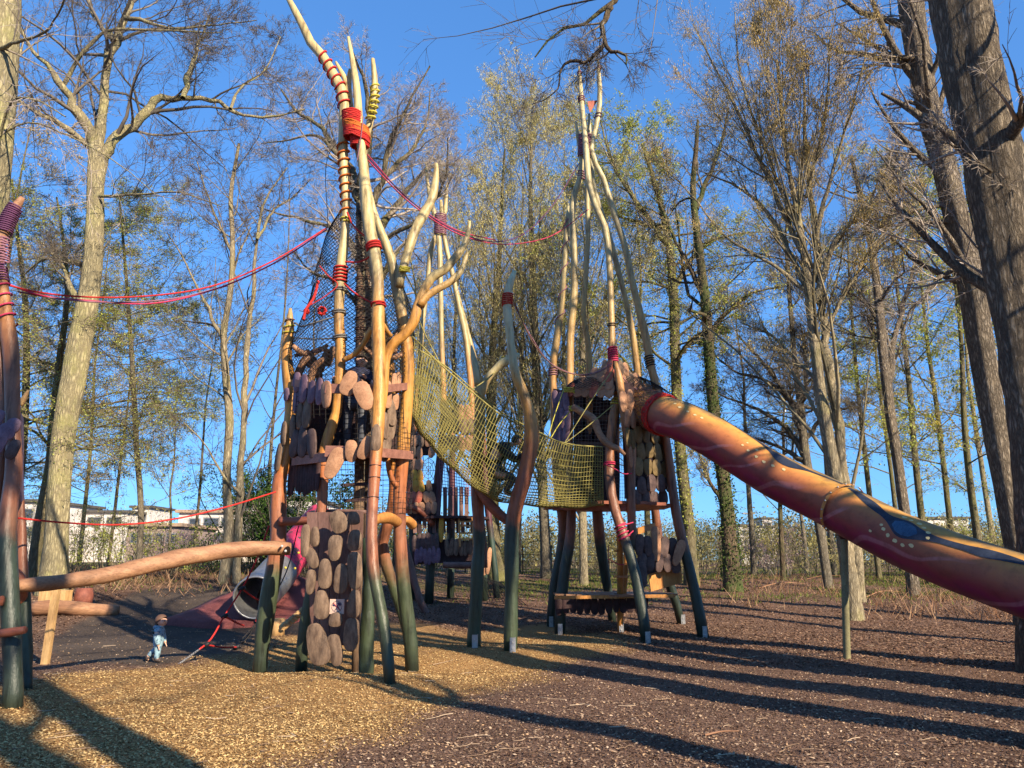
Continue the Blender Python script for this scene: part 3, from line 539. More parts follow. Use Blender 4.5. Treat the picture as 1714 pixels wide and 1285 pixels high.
tree_px('beech_tree', 'yellow-lit trunk cut by the left picture edge above the purple-roped tower', 'tree',
  [(-60, 1010, 90), (-50, 800, 78), (-30, 500, 66), (-12, 300, 60), (0, 150, 56), (8, 20, 52), (16, -120, 46), (20, -300, 38)],
  limbs=[(-2.5, (-20, 90, 9), (20, 74, 8), (62, 60, 7), (86, 42, 6), (104, 10, 6), (118, -40, 5)), (-2, (-10, 260, 8), (20, 170, 6), (60, 168, 5), (110, 195, 4)), (-1, (-5, 230, 6), (40, 205, 4), (110, 225, 4), (150, 245, 3.5), (200, 275, 3), (260, 325, 2))],
  sty='slim', bark='yellow', twig='pale', auto=0.25, d=16, dens=0.6, S=20)
tree_px('beech_tree', 'mossy leaning stem with light green sprays, right behind the big left oak', 'tree',
  [(52, 985, 26), (66, 880, 24), (84, 780, 20), (90, 700, 16), (100, 600, 13), (112, 500, 10), (108, 420, 7), (95, 330, 4)],
  sty='beech', bark='mossy', twig='olive', auto=1.5, d=27, dens=1.1, leaf=('green', 2, 0.065, 0.04, 0.15), flat=0.6)
tree_px('beech_tree', 'slim tree with flat sprays of fresh leaves between the big oak and the twin stems', 'tree',
  [(232, 965, 12), (236, 860, 11), (228, 740, 10), (222, 620, 9), (214, 500, 7), (206, 400, 5), (200, 330, 3)],
  sty='beech', bark='grey', twig='olive', auto=1.5, d=30, dens=1.1, leaf=('green', 2, 0.07, 0.04, 0.15), flat=0.6)
tree_px('beech_tree', 'young tree with hanging ochre buds, far left behind the purple-roped tower', 'tree',
  [(20, 985, 20), (26, 860, 18), (38, 740, 16), (44, 600, 13), (40, 480, 10), (30, 400, 7), (20, 300, 4)],
  sty='beech', bark='mossy', twig='olive', auto=1.5, d=29, dens=1.1, leaf=('gold', 2, 0.07, 0.03, 0.3), flat=0.5)
tree_px('oak_tree', 'crooked bare twigs of an overhanging tree above the slide tower tip', 'tree',
  [(1960, 1285, 130), (1940, 800, 120), (1900, 300, 110), (1860, -200, 100), (1820, -700, 90)],
  limbs=[(0, (1840, -420, 40), (1600, -330, 30), (1350, -260, 22), (1150, -150, 15), (1060, -60, 16), (1030, 5, 14), (1022, 15, 13), (1000, 20, 12), (980, 40, 10), (952, 45, 9), (925, 60, 7), (895, 95, 5)),
         (-0.3, (1022, 12, 12), (1008, 50, 10), (1024, 85, 9), (1048, 92, 7), (1048, 108, 5)), (0.3, (1010, 75, 7), (980, 104, 7), (955, 102, 6), (940, 115, 5), (935, 145, 4), (915, 165, 3), (890, 175, 2)), (0.2, (1022, 85, 4), (1000, 100, 3), (975, 104, 4))],
  sty='slim', bark='ivy', twig='dark', auto=0.5, d=9.3, dens=1.0, rmin=0.003)
# smaller woodland trees: each grown on its own, a few are copies turned round
BG = [ # u, v base, v of the top, width px, distance, style, bark, twig, leaf, label
 (752, 975, 330, 14, 38, 'up', 'grey', 'olive', ('olive', 2, .10, .032, .6), 'slim hornbeam directly behind the purple-legged tower'),
 (868, 965, 260, 11, 44, 'up', 'grey', 'olive', ('olive', 2, .11, .036, .7), 'thin dark hornbeam stem right behind the solo bent post'),
 (948, 962, 230, 12, 45, 'up', 'mossy', 'olive', ('olive', 2, .11, .036, .7), 'hornbeam filling the gap left of the tall rope-lashed poles'),
 (1088, 960, 280, 13, 40, 'beech', 'mossy', 'olive', ('green', 4, .11, .07, .2), 'leafy green tree behind the right scale wall'),
 (1262, 955, 500, 12, 42, 'slim', 'grey', 'dark', None, 'slim bare tree right of the ivy trunk'),
 (1310, 955, 620, 12, 36, 'slim', 'ivy', 'dark', None, 'short crooked sapling under the upper slide'),
 (1394, 958, 400, 15, 40, 'oak', 'grey', 'dark', None, 'grey tree seen between slide post and the twin trunks'),
 (1470, 950, 280, 12, 38, 'slim', 'mossy', 'olive', ('green', 3, .10, .06, .2), 'thin mossy stem left of the forked oak'),
 (1554, 948, 250, 16, 34, 'beech', 'mossy', 'olive', ('green', 4, .11, .07, .2), 'green-leaved mossy tree right of the forked oak'),
 (1598, 945, 300, 14, 38, 'beech', 'mossy', 'olive', ('yellow', 4, .11, .07, .2), 'tree with sunny yellow foliage left of the leaning oak'),
 (1642, 945, 350, 18, 33, 'beech', 'mossy', 'olive', ('green', 3, .11, .07, .2), 'mossy woodland tree against the leaning oak'),
 (1668, 950, 400, 13, 42, 'slim', 'warm', 'olive', ('yellow', 3, .11, .06, .2), 'narrow yellow-green tree left of the corner trunk'),
 (1742, 955, 200, 22, 36, 'beech', 'mossy', 'olive', ('gold', 3, .10, .05, .3), 'tree behind the corner trunk at the right edge'),
 (1510, 948, 420, 12, 48, 'beech', 'mossy', 'olive', ('yellow', 3, .12, .07, .2), 'distant yellow-green tree behind the forked oak'),
 (322, 962, 480, 7, 36, 'slim', 'grey', 'dark', None, 'thin bare sapling in front of the low houses'),
 (278, 965, 640, 6, 34, 'slim', 'grey', 'olive', ('green', 2, .07, .04, .2), 'short leafy sapling left of the low houses'),
 (178, 968, 520, 8, 33, 'beech', 'warm', 'olive', ('green', 3, .08, .05, .2), 'slender green-leaved tree right of the big oak'),
 (440, 965, 300, 9, 40, 'slim', 'grey', 'dark', None, 'thin bare tree behind the left leg of the central tower'),
 (660, 972, 420, 10, 41, 'slim', 'grey', 'dark', ('olive', 2, .1, .04, .3), 'thin tree between central tower and purple-legged tower'),
 (700, 968, 480, 10, 46, 'up', 'grey', 'olive', ('olive', 3, .12, .04, .5), 'budding tree just left of the purple-legged tower'),
 (520, 965, 420, 9, 44, 'slim', 'grey', 'dark', None, 'thin bare tree seen through the legs of the central tower'),
 (130, 962, 380, 9, 44, 'beech', 'mossy', 'olive', ('gold', 3, .10, .05, .3), 'distant ochre-budded tree around the big oak trunk'),
 (1350, 950, 660, 9, 52, 'slim', 'grey', 'dark', None, 'far thin tree below the middle of the slide'),
 (-70, 960, 200, 14, 34, 'beech', 'mossy', 'olive', ('gold', 2, .1, .05, .3), 'tree with ochre buds at the left picture edge'),
]
for i, (u, vb, vt, wd, d, sty, bk, tw, lf, lab) in enumerate(BG):
    gx = P(u, vb, d); zb = float(H(gx[0], d)); top = P(u, vt, d)[2]; r0 = wd*0.8/2*scl(vb, d)
    K = 8; zz = np.linspace(0, 1, K); sw = np.cumsum(rng.normal(0, 0.10, (K, 2)), 0)*np.linspace(0, 1, K)[:, None]*1.5
    T = np.column_stack([gx[0]+sw[:, 0], d+sw[:, 1], zb-0.05+(top-zb)*zz]); R = r0*(1-0.85*zz**1.2)
    nm = {'up': 'hornbeam_tree', 'beech': 'beech_tree', 'slim': 'young_tree', 'oak': 'oak_tree'}[sty]
    grow(nm, lab, 'tree', T, R, sty=sty, bark=bk, twig=tw, leaf=lf, auto=1.1 if sty == 'up' else 0.85, dens=0.75, S=8, rmin=0.006, flat=0.4 if sty == 'beech' else 0, group='woodland trees behind the playground')
# trees beside and behind the photographer; they throw the shade bands across the foreground
def shade_tree(x, y, h, r, lab, auto=1.0, sty='oak', dens=0.6, lean=0.0):
    T = np.array([[x+0.15*math.sin(k)*k/4+lean*k, y+0.1*math.cos(k*2), float(H(x, y))-0.1+h*k/7] for k in range(8)]); R = r*np.linspace(1, 0.25, 8)
    grow('oak_tree', lab, 'tree', T, R, sty=sty, bark='oak', twig='dark', auto=auto, dens=dens, S=12, rmin=0.006)
shade_tree(5.3, 7.3, 20, 0.40, 'oak standing just outside the right picture edge, near the slide end', 1.0, 'high', lean=0.30)
shade_tree(5.6, 3.0, 8.5, 0.34, 'short oak to the right of where the viewer stands', 0.4, dens=0.3)
shade_tree(9.5, 5.2, 20, 0.34, 'oak to the right, beyond the foreground mulch', 0.5, dens=0.4)
shade_tree(13.5, 4.0, 20, 0.34, 'oak off to the right of the slide end', 0.6, dens=0.4)
shade_tree(3.6, -0.5, 20, 0.36, 'oak close behind the viewer on the right', 0.5, dens=0.4)
shade_tree(7.5, -6.0, 20, 0.40, 'broad oak behind the viewer', 0.8, dens=0.5)
shade_tree(12.5, 1.2, 20, 0.32, 'tall oak right of the foreground', 0.5, dens=0.4)
shade_tree(17, 9.5, 19, 0.30, 'oak at the right end of the clearing', 0.8, dens=0.5)

# ------------------------------------------------------------------ bushes
def bush(name, label, u, v, d, wid, hgt, stems, bk, lf, m_, L_, W_, group=None, cat='bush', hang=0.1):
    c = P(u, v, d); z = float(H(c[0], d)); t = thing(name, label, cat, (c[0], d, z), group)
    n = stems; a = rng.uniform(0, 2*PI, n); rr = np.sqrt(rng.random(n))*wid/2
    p0 = np.column_stack([c[0]+np.cos(a)*rr, d+np.sin(a)*rr*0.6, np.full(n, z-0.03)])
    dd = nz(np.column_stack([np.cos(a)*0.4*rr/wid*2+rng.normal(0, .15, n), np.sin(a)*0.3+rng.normal(0, .15, n), np.ones(n)]))
    K = 6; Pp = np.zeros((n, K, 3)); Pp[:, 0] = p0; l = hgt*rng.uniform(0.55, 1.05, n)
    for k in range(1, K): dd = nz(dd+0.13*rng.normal(size=dd.shape)); Pp[:, k] = Pp[:, k-1]+dd*(l/(K-1))[:, None]
    R = np.broadcast_to(np.linspace(1, 0.3, K)*0.018*max(1, hgt/3), (n, K))
    mb = MB().tubes(Pp, R, 4); c1, r1 = kids(Pp, R, 7, 0.42, (25, 65), 4, 0.15, 0.02, 0.5, 0.1, 0.1, 0.005); mb.tubes(c1, r1, 3)
    c2, r2 = kids(c1, r1, 5, 0.5, (25, 70), 3, 0.15, 0, 0.6, 0.1, 0.08, 0.004); mb.tubes(c2, r2, 3); mb.build('stems', TW[bk], t)
    if lf:
        ml = MB(); leaves(ml, c2, m_, L_, W_, hang, 0.06, 1.0); ml.build('leaves', LF[lf], t, False)
    return t
bush('evergreen_shrub', 'dense glossy green shrub behind the left legs of the central tower', 500, 985, 33, 3.2, 4.6, 40, 'dark', 'ever', 9, 0.12, 0.07)
bush('dark_conifer', 'dark evergreen crown left of the central tower, above the roof line', 452, 975, 38, 3.6, 6.2, 34, 'dark', 'ever', 8, 0.13, 0.04)
HB = [(60, 40, 4.5, 3.4, 'olive', 'tangle of thin shrubs left of the big oak foot'), (150, 34, 4.0, 3.2, 'olive', 'bare shrub right of the big oak foot'), (215, 32, 4.0, 2.6, 'green', 'greening shrub in front of the white building'), (262, 36, 4.0, 2.4, None, 'bare brown shrub left of the pink blossom'),
      (300, 38, 3.2, 2.1, 'pink', 'pale pink blossoming shrub before the low houses'), (345, 34, 3.6, 1.5, 'ever', 'low dark green shrub on the leaf bank'), (430, 36, 4.0, 1.7, None, 'bare grey shrub below the white house'), (395, 42, 4.0, 2.0, 'yellow', 'yellow-green shrub right before the houses'), (560, 40, 4, 2.6, 'olive', 'brown shrub behind the climbing wall'),
      (640, 42, 4, 2.4, 'yellow', 'yellow shrub seen between the green legs'), (720, 46, 4.5, 2.6, 'yellow', 'yellow-green shrub under the purple-legged tower'), (790, 44, 4, 2.6, 'olive', 'brown shrub right of the purple-legged tower'), (870, 46, 4.5, 2.8, 'yellow', 'light green shrub left of the slide tower legs'),
      (950, 48, 4.5, 2.6, 'olive', 'thin shrub behind the slide tower legs'), (1040, 46, 4.5, 2.6, 'olive', 'shrub seen through the slide tower frame'), (1110, 44, 4.5, 2.8, 'olive', 'shrub behind the lower scale skirt'), (1180, 44, 4.5, 2.9, 'olive', 'olive shrub between mossy and ivy trunks'), (1255, 46, 4.0, 3.4, 'yellow', 'bright yellow shrub beside the street lamp'),
      (1300, 42, 4.5, 3.0, 'pink', 'pinkish blossoming shrub under the upper slide'), (1350, 44, 4.5, 3.2, None, 'bare grey shrub left of the slide post'), (1405, 40, 4.0, 2.6, 'olive', 'brown shrub behind the slide post'), (1475, 42, 5, 3.0, 'olive', 'shrub tangle right of the twin trunks'), (1550, 40, 5, 3.0, 'olive', 'olive shrub below the forked oak'), (1630, 40, 5, 3.4, 'green', 'greening shrub below the lower slide'), (1700, 38, 5, 3.6, 'olive', 'shrub at the foot of the leaning oak')]
for u, d, wd, hg, lf, lab in HB:
    bush('shrub', lab, u, 960, d, wd, hg, 20, 'olive' if lf != 'pink' else 'pale', lf, 3, 0.09, 0.05, 'shrubs along the back of the clearing')
# far wood that reads as one mass
def far_wood():
    mb = MB(); n = 1100; y = rng.uniform(62, 120, n); x = rng.uniform(-1, 1, n)*y*0.95; kp = ~((x < -0.22*y) & (y < 92)); x = x[kp]; y = y[kp]; n = len(x); z = H(x, y)
    h = rng.uniform(2.0, 4.5, n)+(y-60)*0.03; K = 4; Pp = np.zeros((n, K, 3)); d = nz(np.column_stack([rng.normal(0, .1, n), rng.normal(0, .1, n), np.ones(n)])); Pp[:, 0] = np.column_stack([x, y, z])
    for k in range(1, K): d = nz(d+0.1*rng.normal(size=d.shape)); Pp[:, k] = Pp[:, k-1]+d*(h/(K-1))[:, None]
    R = np.broadcast_to(np.linspace(1, .3, K)*0.05, (n, K)); mb.tubes(Pp, R, 4); c, r = kids(Pp, R, 12, 0.35, (30, 70), 4, .15, .05, .5, .1, .3, .02); mb.tubes(c, r, 3)
    tag(mb.build('far_wood', TW['olive']), kind='stuff')
    ml = MB(); leaves(ml, c, 10, 0.26, 0.16, 0.1, 0.45, 1.0); tag(ml.build('far_wood_foliage', LF['far'], None, False), kind='stuff')
far_wood()
# ------------------------------------------------------------------ play structures: shared builders
def Zt(p): return np.asarray(p, float)
def pole_path(pts, d0, d1, n=34):
    """photo trace top->foot (u, v, width px), d0 distance at the top, d1 at the foot"""
    v = np.array([p[:2] for p in pts], float); f = np.concatenate([[0], np.cumsum(np.linalg.norm(np.diff(v, axis=0), axis=1))]); f = f/f[-1]
    o = []
    for p, t in zip(pts, f):
        dd = p[3] if len(p) > 3 else d0+(d1-d0)*t
        q = P(p[0], p[1], dd); o.append((*q, p[2]/2*scl(p[1], dd)))
    return resample(np.array(o), n)
def pole(parent, name, pts, d0, d1, mat, tip=0.25, S=14, foot=True, n=34, knots=True):
    q = pole_path(pts, d0, d1, n)
    if foot: q[-1, 2] = float(H(q[-1, 0], q[-1, 1]))-0.12
    r = q[:, 3]*(1+(0.065*rng.normal(size=n) if knots else 0))
    r = np.convolve(np.pad(r, 1, 'edge'), [.25, .5, .25], 'valid')
    e0 = q[0, :3]+(q[0, :3]-q[1, :3])*0.02
    pth = np.vstack([e0, q[:1, :3], q[:, :3][1:]]); rr = np.concatenate([[r[0]*tip*0.4], [max(r[0]*0.8, r[0]*tip)], r[1:]])
    mb = MB(); add_pole(mb, pth, rr, S); o = mb.build(name, mat, parent); return o, q[:, :3], r
def add_pole(mb, tp, rd, S):
    K = len(tp); T = nz(np.gradient(tp, axis=0))
    ref = np.array([0, 1.0, 0]) if abs(nz(tp[-1]-tp[0])[1]) < 0.8 else np.array([1.0, 0, 0])
    A = nz(np.cross(T, ref)); B = np.cross(T, A); a = np.arange(S)*2*PI/S; ph = rng.uniform(0, 6, 3); k = np.arange(K)[:, None]
    lob = 1+0.04*np.sin(2*a[None]+ph[0]+k*0.2)+0.03*np.sin(3*a[None]+ph[1]-k*0.15)+0.03*np.sin(k*0.9+ph[2])*np.cos(a[None])
    V = tp[:, None]+(rd[:, None]*lob)[..., None]*(np.cos(a)[None, :, None]*A[:, None]+np.sin(a)[None, :, None]*B[:, None])
    k = np.arange(K-1)[:, None]*S; j = np.arange(S)[None]; j2 = (j+1) % S
    Vf = V.reshape(-1, 3); n0 = len(Vf); Vf = np.vstack([Vf, tp[:1], tp[-1:]])
    T3 = [(n0, (jj+1) % S, jj) for jj in range(S)]+[(n0+1, (K-1)*S+jj, (K-1)*S+(jj+1) % S) for jj in range(S)]
    mb.add(Vf, np.stack([k+j, k+j2, k+S+j2, k+S+j], -1).reshape(-1, 4), T3, 0.5)
def wrap(parent, q, r, v0, v1, turns, rope_r, mat, name='rope_wrap', off=1.12, lv=False):
    """rope wound round a pole between photo rows v0 and v1"""
    vs = np.array([proj(p)[1] for p in q]); o = np.argsort(vs); i = np.interp([v0, v1], vs[o], o)
    n = max(12, int(turns*14)); f = np.linspace(i[0], i[1], n); k = np.minimum(f.astype(int), len(q)-2); w_ = (f-k)[:, None]
    c = q[k]*(1-w_)+q[k+1]*w_; rr = (r[k]*(1-w_[:, 0])+r[k+1]*w_[:, 0])*off+rope_r*0.6; T = nz(q[k+1]-q[k]); A = nz(np.cross(T, [0, 1.0, 0])); B = np.cross(T, A)
    a = np.linspace(0, turns*2*PI, n)+0.15*np.sin(np.linspace(0, 30, n)); Pp = c+rr[:, None]*(np.cos(a)[:, None]*A+np.sin(a)[:, None]*B)
    return MB().tubes(Pp, np.full(n, rope_r), 6).build(name, mat, parent)
def proj(p):
    X_, Y_, Z_ = p[0], p[1], p[2]-CAMH; dep = Y_*CP+Z_*SP; up = -Y_*SP+Z_*CP
    return CX+FPX*X_/dep, CY-FPX*up/dep
def sag_rope(p0, p1, sag, r, n=28, S=5, mb=None):
    p0 = Zt(p0); p1 = Zt(p1); t = np.linspace(0, 1, n)[:, None]; c = p0*(1-t)+p1*t; c[:, 2] -= (4*sag*t*(1-t))[:, 0]
    mb = mb or MB(); mb.tubes(c, np.full(n, r), S); return mb
def rope_px(parent, name, pts, d0, d1, r, mat, n=30, S=6):
    q = []
    for i, p in enumerate(pts):
        dd = p[2] if len(p) > 2 else d0+(d1-d0)*i/(len(pts)-1)
        q.append(P(p[0], p[1], dd))
    q = resample(np.array(q), n); return MB().tubes(q, np.full(n, r), S).build(name, mat, parent)
def plate_mesh(mb, c, nrm, wd, hg, th=0.03, rot=0.0, seed=None, taper=0.15):
    """one rounded wooden scale, centre c, facing nrm"""
    c = Zt(c); nrm = nz(Zt(nrm)); up = np.array([0, 0, 1.0]); s = nz(np.cross(up, nrm)); u = np.cross(nrm, s)
    s, u = s*math.cos(rot)+u*math.sin(rot), -s*math.sin(rot)+u*math.cos(rot)
    n = 18; a = np.arange(n)*2*PI/n; ph = random.uniform(0, 6); e = 0.74
    x = np.sign(np.cos(a))*np.abs(np.cos(a))**e*wd/2; y = np.sign(np.sin(a))*np.abs(np.sin(a))**e*hg/2
    x = x*(1+taper*np.sin(a)*random.choice((-1, 1)))*(1+0.05*np.sin(2*a+ph)+0.03*np.sin(3*a+ph)); y = y*(1+0.03*np.sin(2*a+ph))
    rings = []
    for sc_, dz in ((0.97, -th/2), (1.0, -th/2+0.004), (1.0, th/2-0.004), (0.965, th/2)):
        rings.append(c+(x*sc_)[:, None]*s+(y*sc_)[:, None]*u+dz*nrm)
    V = np.vstack(rings+[c-th/2*nrm, c+th/2*nrm]); Q = []
    for k in range(3):
        for j in range(n): Q.append((k*n+j, k*n+(j+1) % n, (k+1)*n+(j+1) % n, (k+1)*n+j))
    T3 = [(4*n, (j+1) % n, j) for j in range(n)]+[(4*n+1, 3*n+j, 3*n+(j+1) % n) for j in range(n)]
    mb.add(V, Q, T3); return mb
def facing(c, ctr):                          # outward normal, away from a tower's axis
    return nz(np.array([c[0]-ctr[0], c[1]-ctr[1], 0.0]))
def plate_px(parent, u, v, wpx, hpx, d, mat, rot=0.0, nrm=(0.1, -1, 0), name='wooden_scale', th=0.035):
    s = scl(v, d); nv = nz(Zt(nrm)); cosv = max(0.35, abs(nv[1]))
    return plate_mesh(MB(), P(u, v, d), nv, wpx*s/cosv, hpx*s, th, rot).build(name, mat, parent)
def net_grid(mb, F, nu, nv, r, S=3, step_u=2, step_v=2, jit=0.0):
    """ropes along both directions of surface F(s, t) -> points"""
    for i in range(nu+1):
        t = np.linspace(0, 1, nv*step_v+1); q = F(np.full_like(t, i/nu), t); mb.tubes(q+rng.normal(0, jit, q.shape) if jit else q, np.full(len(t), r), S)
    for j in range(nv+1):
        s = np.linspace(0, 1, nu*step_u+1); q = F(s, np.full_like(s, j/nv)); mb.tubes(q+rng.normal(0, jit, q.shape) if jit else q, np.full(len(s), r), S)
    return mb
def quad_F(A, B, C, D, bul=0.0, nrm=(0, -1, 0)):     # A-B top edge, D-C bottom edge
    A, B, C, D = map(Zt, (A, B, C, D)); nrm = Zt(nrm)
    def F(s, t):
        s = s[:, None]; t = t[:, None]
        return (A*(1-s)+B*s)*(1-t)+(D*(1-s)+C*s)*t+bul*np.sin(PI*s)*np.sin(PI*t)*nrm+0.012*np.sin(s*23+t*17)*nrm
    return F
def shoe(parent, c, wd=0.10):                # bolted steel foot plate
    z = float(H(c[0], c[1])); mb = MB(); mb.box((c[0], c[1]-0.13, z+0.10), (wd, 0.012, 0.28)); mb.box((c[0]+wd/2, c[1]-0.07, z+0.10), (0.012, 0.12, 0.28))
    o = mb.build('steel_shoe', M['steel'], parent, False)
    for dz in (0.06, 0.16):
        b_ = MB(); b_.tubes(np.array([[c[0], c[1]-0.13, z+dz], [c[0], c[1]-0.155, z+dz]]), np.array([0.016, 0.016]), 8, True).build('bolt', M['bolt'], parent, False)

# ================================================================== central tower
CT = thing('climbing_tower', 'tall central play tower with red rope lashing, forked cream poles and oval scale climbing wall', 'play tower', (*P(575, 1120, 12.2)[:2], 0))
CC = P(590, 700, 12.25); CCx, CCy = CC[0], 12.25
pA = pole(CT, 'pole', [(486, 516, 5), (485, 545, 16), (480, 590, 20), (484, 640, 22), (487, 680, 20), (482, 720, 18), (480, 760, 20), (468, 800, 22), (466, 850, 25), (465, 900, 25), (459, 950, 26), (450, 1000, 27), (441, 1060, 27), (435, 1120, 25)], 12.9, 12.9, M['pole'])
pB = pole(CT, 'pole', [(480, -8, 10), (509, 47, 13), (523, 75, 15), (540, 93, 16), (556, 121, 17), (570, 146, 18), (577, 187, 17), (574, 230, 15), (576, 280, 14), (579, 330, 15), (576, 400, 17), (571, 442, 18), (568, 490, 18), (567, 536, 18), (570, 579, 19), (567, 645, 19), (563, 691, 18), (549, 732, 21), (541, 762, 24), (540, 800, 19), (538, 860, 19), (535, 910, 20), (527, 960, 20), (518, 1010, 21), (508, 1060, 20), (504, 1127, 20)], 12.3, 12.4, M['pole'])
pC = pole(CT, 'pole', [(583, 62, 6), (590, 103, 10), (597, 149, 14), (600, 193, 14), (602, 218, 14), (605, 249, 15), (608, 280, 16), (613, 327, 19), (618, 380, 19), (627, 420, 19), (633, 473, 18), (633, 520, 20), (633, 554, 21), (635, 598, 21), (635, 660, 21), (632, 722, 22), (629, 765, 20), (625, 825, 20), (622, 891, 20), (624, 943, 22), (631, 989, 22), (641, 1038, 21), (648, 1087, 21), (654, 1156, 21)], 12.35, 10.9, M['pole'])
pD = pole(CT, 'pole', [(583, 140, 13), (585, 175, 13), (590, 205, 13), (600, 250, 13), (612, 300, 13), (622, 345, 13), (637, 386, 15), (652, 424, 16), (663, 473, 18), (672, 526, 19), (680, 567, 19), (683, 610, 20), (682, 660, 19), (677, 707, 20), (674, 760, 22), (669, 825, 22), (669, 891, 22), (673, 956, 24), (679, 1010, 25), (686, 1060, 25), (691, 1110, 24)], 12.4, 13.1, M['pole'])
pole(CT, 'pole_fork', [(586, 116, 6), (584, 135, 10), (582, 165, 12)], 12.4, 12.4, M['pole'], foot=False, n=8)
pole(CT, 'pole_fork', [(562, 103, 4), (570, 118, 7), (577, 130, 9), (583, 143, 11)], 12.4, 12.4, M['pole'], foot=False, n=8)
pole(CT, 'pole', [(624, 98, 8), (627, 130, 11), (627, 165, 13), (620, 200, 13), (610, 240, 13), (607, 300, 12), (613, 380, 13), (625, 450, 14), (640, 540, 15), (655, 640, 16), (660, 760, 18), (652, 870, 18), (640, 900, 20), (652, 960, 18), (668, 1010, 17), (682, 1060, 16), (690, 1094, 15)], 12.5, 14.2, M['pole'])
pole(CT, 'pole', [(614, 900, 20), (617, 960, 21), (616, 1010, 23), (614, 1060, 24), (613, 1131, 24)], 12.3, 12.3, M['pole_solo'])
an = pole(CT, 'antler_branch', [(786, 370, 6), (781, 400, 9), (777, 410, 11), (761, 432, 13), (746, 450, 13), (724, 464, 15), (708, 489, 17), (699, 514, 17), (692, 539, 18), (680, 557, 17), (658, 575, 17), (647, 598, 15), (644, 640, 13), (640, 690, 10)], 11.8, 11.9, M['pole'], foot=False)
pole(CT, 'antler_branch', [(782, 421, 6), (778, 436, 8), (772, 452, 10), (758, 468, 12), (730, 485, 12), (712, 498, 14), (703, 512, 14)], 11.9, 11.8, M['pole'], foot=False, n=18)
pole(CT, 'horn_branch', [(730, 274, 8), (729, 300, 12), (724, 330, 15), (707, 362, 17), (694, 388, 16), (683, 420, 15), (674, 452, 14), (668, 480, 12)], 12.6, 12.4, M['pole'], foot=False, n=20)
pole(CT, 'curved_brace', [(574, 603, 9), (590, 595, 10), (605, 580, 10), (622, 549, 10)], 12.2, 11.9, M['pole'], foot=False, n=12)
pole(CT, 'curved_brace', [(641, 541, 7), (648, 555, 8), (655, 562, 7)], 11.9, 12.2, M['pole'], foot=False, n=8)
pole(CT, 'curved_brace', [(649, 760, 7), (651, 785, 9), (658, 805, 10), (665, 815, 8)], 12.6, 12.8, M['pole'], foot=False, n=10)
# lashings
def lash(parent, c_uv, d, wpx, v0, v1, turns, rr, mat, rx=1.0, ry=0.55, tilt=0.0, u1=None):
    n = int(turns*18); t = np.linspace(0, 1, n); a = t*turns*2*PI; v = v0+(v1-v0)*t; u = c_uv+((u1 if u1 else c_uv)-c_uv)*t
    c = np.array([P(uu, vv, d) for uu, vv in zip(u, v)]); s = scl((v0+v1)/2, d)*wpx/2
    Pp = c+np.column_stack([np.cos(a)*s*rx, np.sin(a)*s*ry, -np.cos(a)*s*tilt+0.006*rng.normal(size=n)])
    return MB().tubes(Pp, np.full(n, rr), 6).build('rope_lashing', mat, parent)
lash(CT, 589, 12.18, 32, 187, 214, 9, 0.018, M['r_red'], u1=591, ry=0.9); lash(CT, 595, 12.18, 43, 209, 224, 6, 0.018, M['r_orange'], tilt=0.28, u1=598, ry=0.8); lash(CT, 597, 12.18, 43, 218, 234, 6, 0.018, M['r_red'], tilt=0.28, ry=0.8)
lash(CT, 602, 12.2, 30, 230, 246, 6, 0.018, M['r_red'], ry=0.9)
wrap(CT, *pB[1:], 92, 185, 7, 0.016, M['r_red']); wrap(CT, *pB[1:], 240, 355, 8.5, 0.017, M['r_orange']); wrap(CT, *pB[1:], 447, 475, 5, 0.017, M['r_red']); wrap(CT, *pB[1:], 365, 372, 1.3, 0.015, M['r_yellow'])
for v in (482, 520, 562): wrap(CT, *pB[1:], v, v+7, 2, 0.013, M['r_grey'])
wrap(CT, *pC[1:], 408, 418, 2.5, 0.018, M['r_red']); wrap(CT, *pC[1:], 508, 513, 1.3, 0.015, M['r_red']); wrap(CT, *pA[1:], 545, 560, 1.5, 0.014, M['r_yellow']); wrap(CT, *pA[1:], 535, 540, 1.0, 0.014, M['r_brown'])
qW = pole_path([(624, 98, 8), (627, 130, 11), (627, 165, 13), (620, 200, 13)], 12.5, 12.5, 14); wrap(CT, qW[:, :3], qW[:, 3], 143, 210, 6.5, 0.018, M['r_yellow'], off=0.98)
for q, v in ((pB, 803), (pC, 833), (pC, 800), (pB, 779), (pC, 780)): wrap(CT, *q[1:], v, v+1.5, 1, 0.006, M['r_black'], 'steel_band', 1.03)
for pts, d0, d1 in ((([(581, 355), (592, 378), (605, 390), (617, 398)]), 12.2, 12.1), ([(627, 418), (615, 432), (600, 438), (578, 438)], 12.0, 12.2), ([(576, 474), (590, 487), (610, 500), (630, 510)], 12.2, 12.0), ([(494, 540), (505, 546), (520, 542), (560, 530)], 12.8, 12.3)):
    rope_px(CT, 'tie_rope', pts, d0, d1, 0.015, M['r_red'] if d0 < 12.5 else M['r_grey'])
rope_px(CT, 'tie_rope', [(492, 565), (520, 567), (562, 566)], 12.8, 12.3, 0.013, M['r_grey']); rope_px(CT, 'tie_rope', [(548, 380), (555, 250), (574, 230)], 12.9, 12.4, 0.006, M['r_black'], S=4)
rope_px(CT, 'tie_rope', [(608, 195), (604, 230), (598, 268)], 12.0, 12.0, 0.008, M['r_mauve'])
